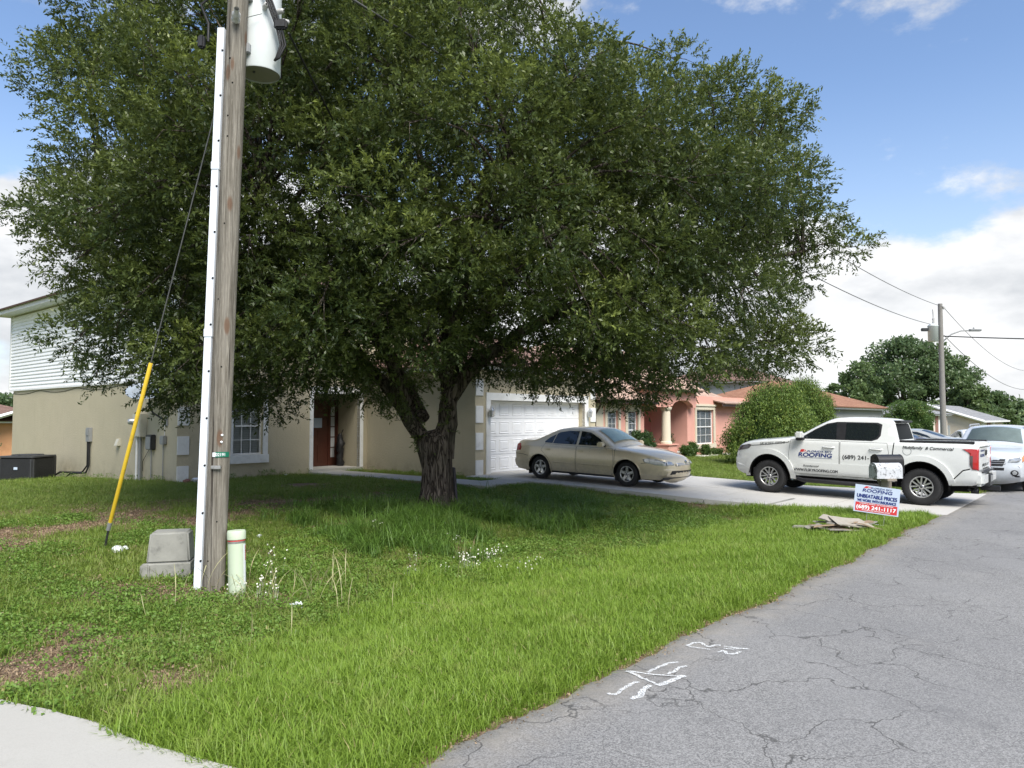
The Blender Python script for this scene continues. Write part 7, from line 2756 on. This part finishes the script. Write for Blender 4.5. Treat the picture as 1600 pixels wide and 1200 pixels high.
# ------------------------------------------------------------------ trees beyond the houses
def far_tree(name, label, X, Y, h, w, m, n=5200, size=.5, bare_h=.16, seed=0, group='trees beyond the houses'):
    u, v = uv_of(X, Y)
    zb = gz(u, v)
    t = thing(name, label, 'tree', u, v, zb, -RZ, group)
    H = h - zb
    MB().tube([(0, 0, -.2), (.1, 0, H * .25), (-.05, .1, H * .6)], [.32 * H / 10, .24 * H / 10, .1 * H / 10], 9).build('trunk', M['bark'], t)
    pts, tn = [], []
    nc = 34
    for k in range(nc):
        a = random.uniform(0, 6.283); f = random.random()
        z = H * (bare_h + (1 - bare_h) * (.10 + .78 * f))
        pr = math.sin(math.pi * (.16 + .74 * f)) ** .65
        rr = w * pr * random.uniform(.25, .86)
        c = np.array([rr * math.cos(a), rr * math.sin(a), z])
        if k < 8:
            MB_limb.append((t, c))
        kk = n // nc
        pts.append(clump_points(c, w * random.uniform(.22, .40), kk, .2, .8))
        tn.append(np.clip(RNG.normal(.40 + .35 * (random.random() - .5), .16, kk), 0, 1))
    leaves_mesh('crown', np.concatenate(pts), size, M[m], t, .55, (0, 0, .3), np.concatenate(tn), kind='stuff')
    lb = MB()
    for tt, c in MB_limb:
        lb.tube([(0, 0, H * .2), (c[0] * .4, c[1] * .4, H * .2 + (c[2] - H * .2) * .6), tuple(c)], [.14, .09, .03], 5, False)
    MB_limb.clear()
    lb.build('limbs', M['bark'], t, kind='stuff')
    return t


MB_limb = []
for lab, px, top, Z, hw, m, n in (
        ('tallest dark spreading tree left of the far utility pole', 1412, 520, 95, 72, 'leaf_far', 9000), ('broad dark tree behind the far utility pole', 1478, 545, 92, 50, 'leaf_far', 7000),
        ('rounded lighter tree left of the tallest far tree', 1345, 560, 84, 40, 'leaf_far2', 5200), ('pale green tree just right of the far utility pole', 1512, 590, 86, 34, 'leaf_far2', 4600),
        ('lower tree right of the pale one beyond the beige roof', 1545, 612, 104, 38, 'leaf_far', 4600), ('low tree at the right edge above the SUV', 1592, 628, 118, 36, 'leaf_far', 4200),
        ('pale bushy tree at the far end of the beige house', 1562, 640, 100, 26, 'leaf_far2', 3200), ('slim tree between the brown roof and the orange roof', 1297, 590, 82, 20, 'leaf_far2', 3000),
        ('dark tree behind the orange roof', 1375, 590, 100, 36, 'leaf_far', 4200),
        ('dark tree behind the far orange house at the left edge', 8, 612, 78, 46, 'leaf_far', 4600)):
    X = (px - 800) / 1150 * Z
    far_tree('far_tree', lab, X, Z, 1.8 + (654 - top) * Z / 1150, hw * Z / 1150, m, int(n * 1.5), .44 * Z / 90)
# the wood that closes the view all round the houses
pts = []
for k in range(330):
    a = rad(random.uniform(-62, 72))
    R_ = random.uniform(125, 175)
    X, Y = R_ * math.sin(a), R_ * math.cos(a)
    hh_ = random.uniform(3.0, 5.5) + 1.2 * math.sin(a * 23)
    pts.append(clump_points((X, Y, hh_ * .45 - 1.2), hh_ * random.uniform(.5, .9), 46, .3, .75))
wd = leaves_mesh('far_woods', np.concatenate(pts), 1.15, M['leaf_far'], None, .6, (0, 0, .3), None, kind='stuff')
tag(wd, 'distant belt of green woods closing the view behind the houses', kind='stuff')
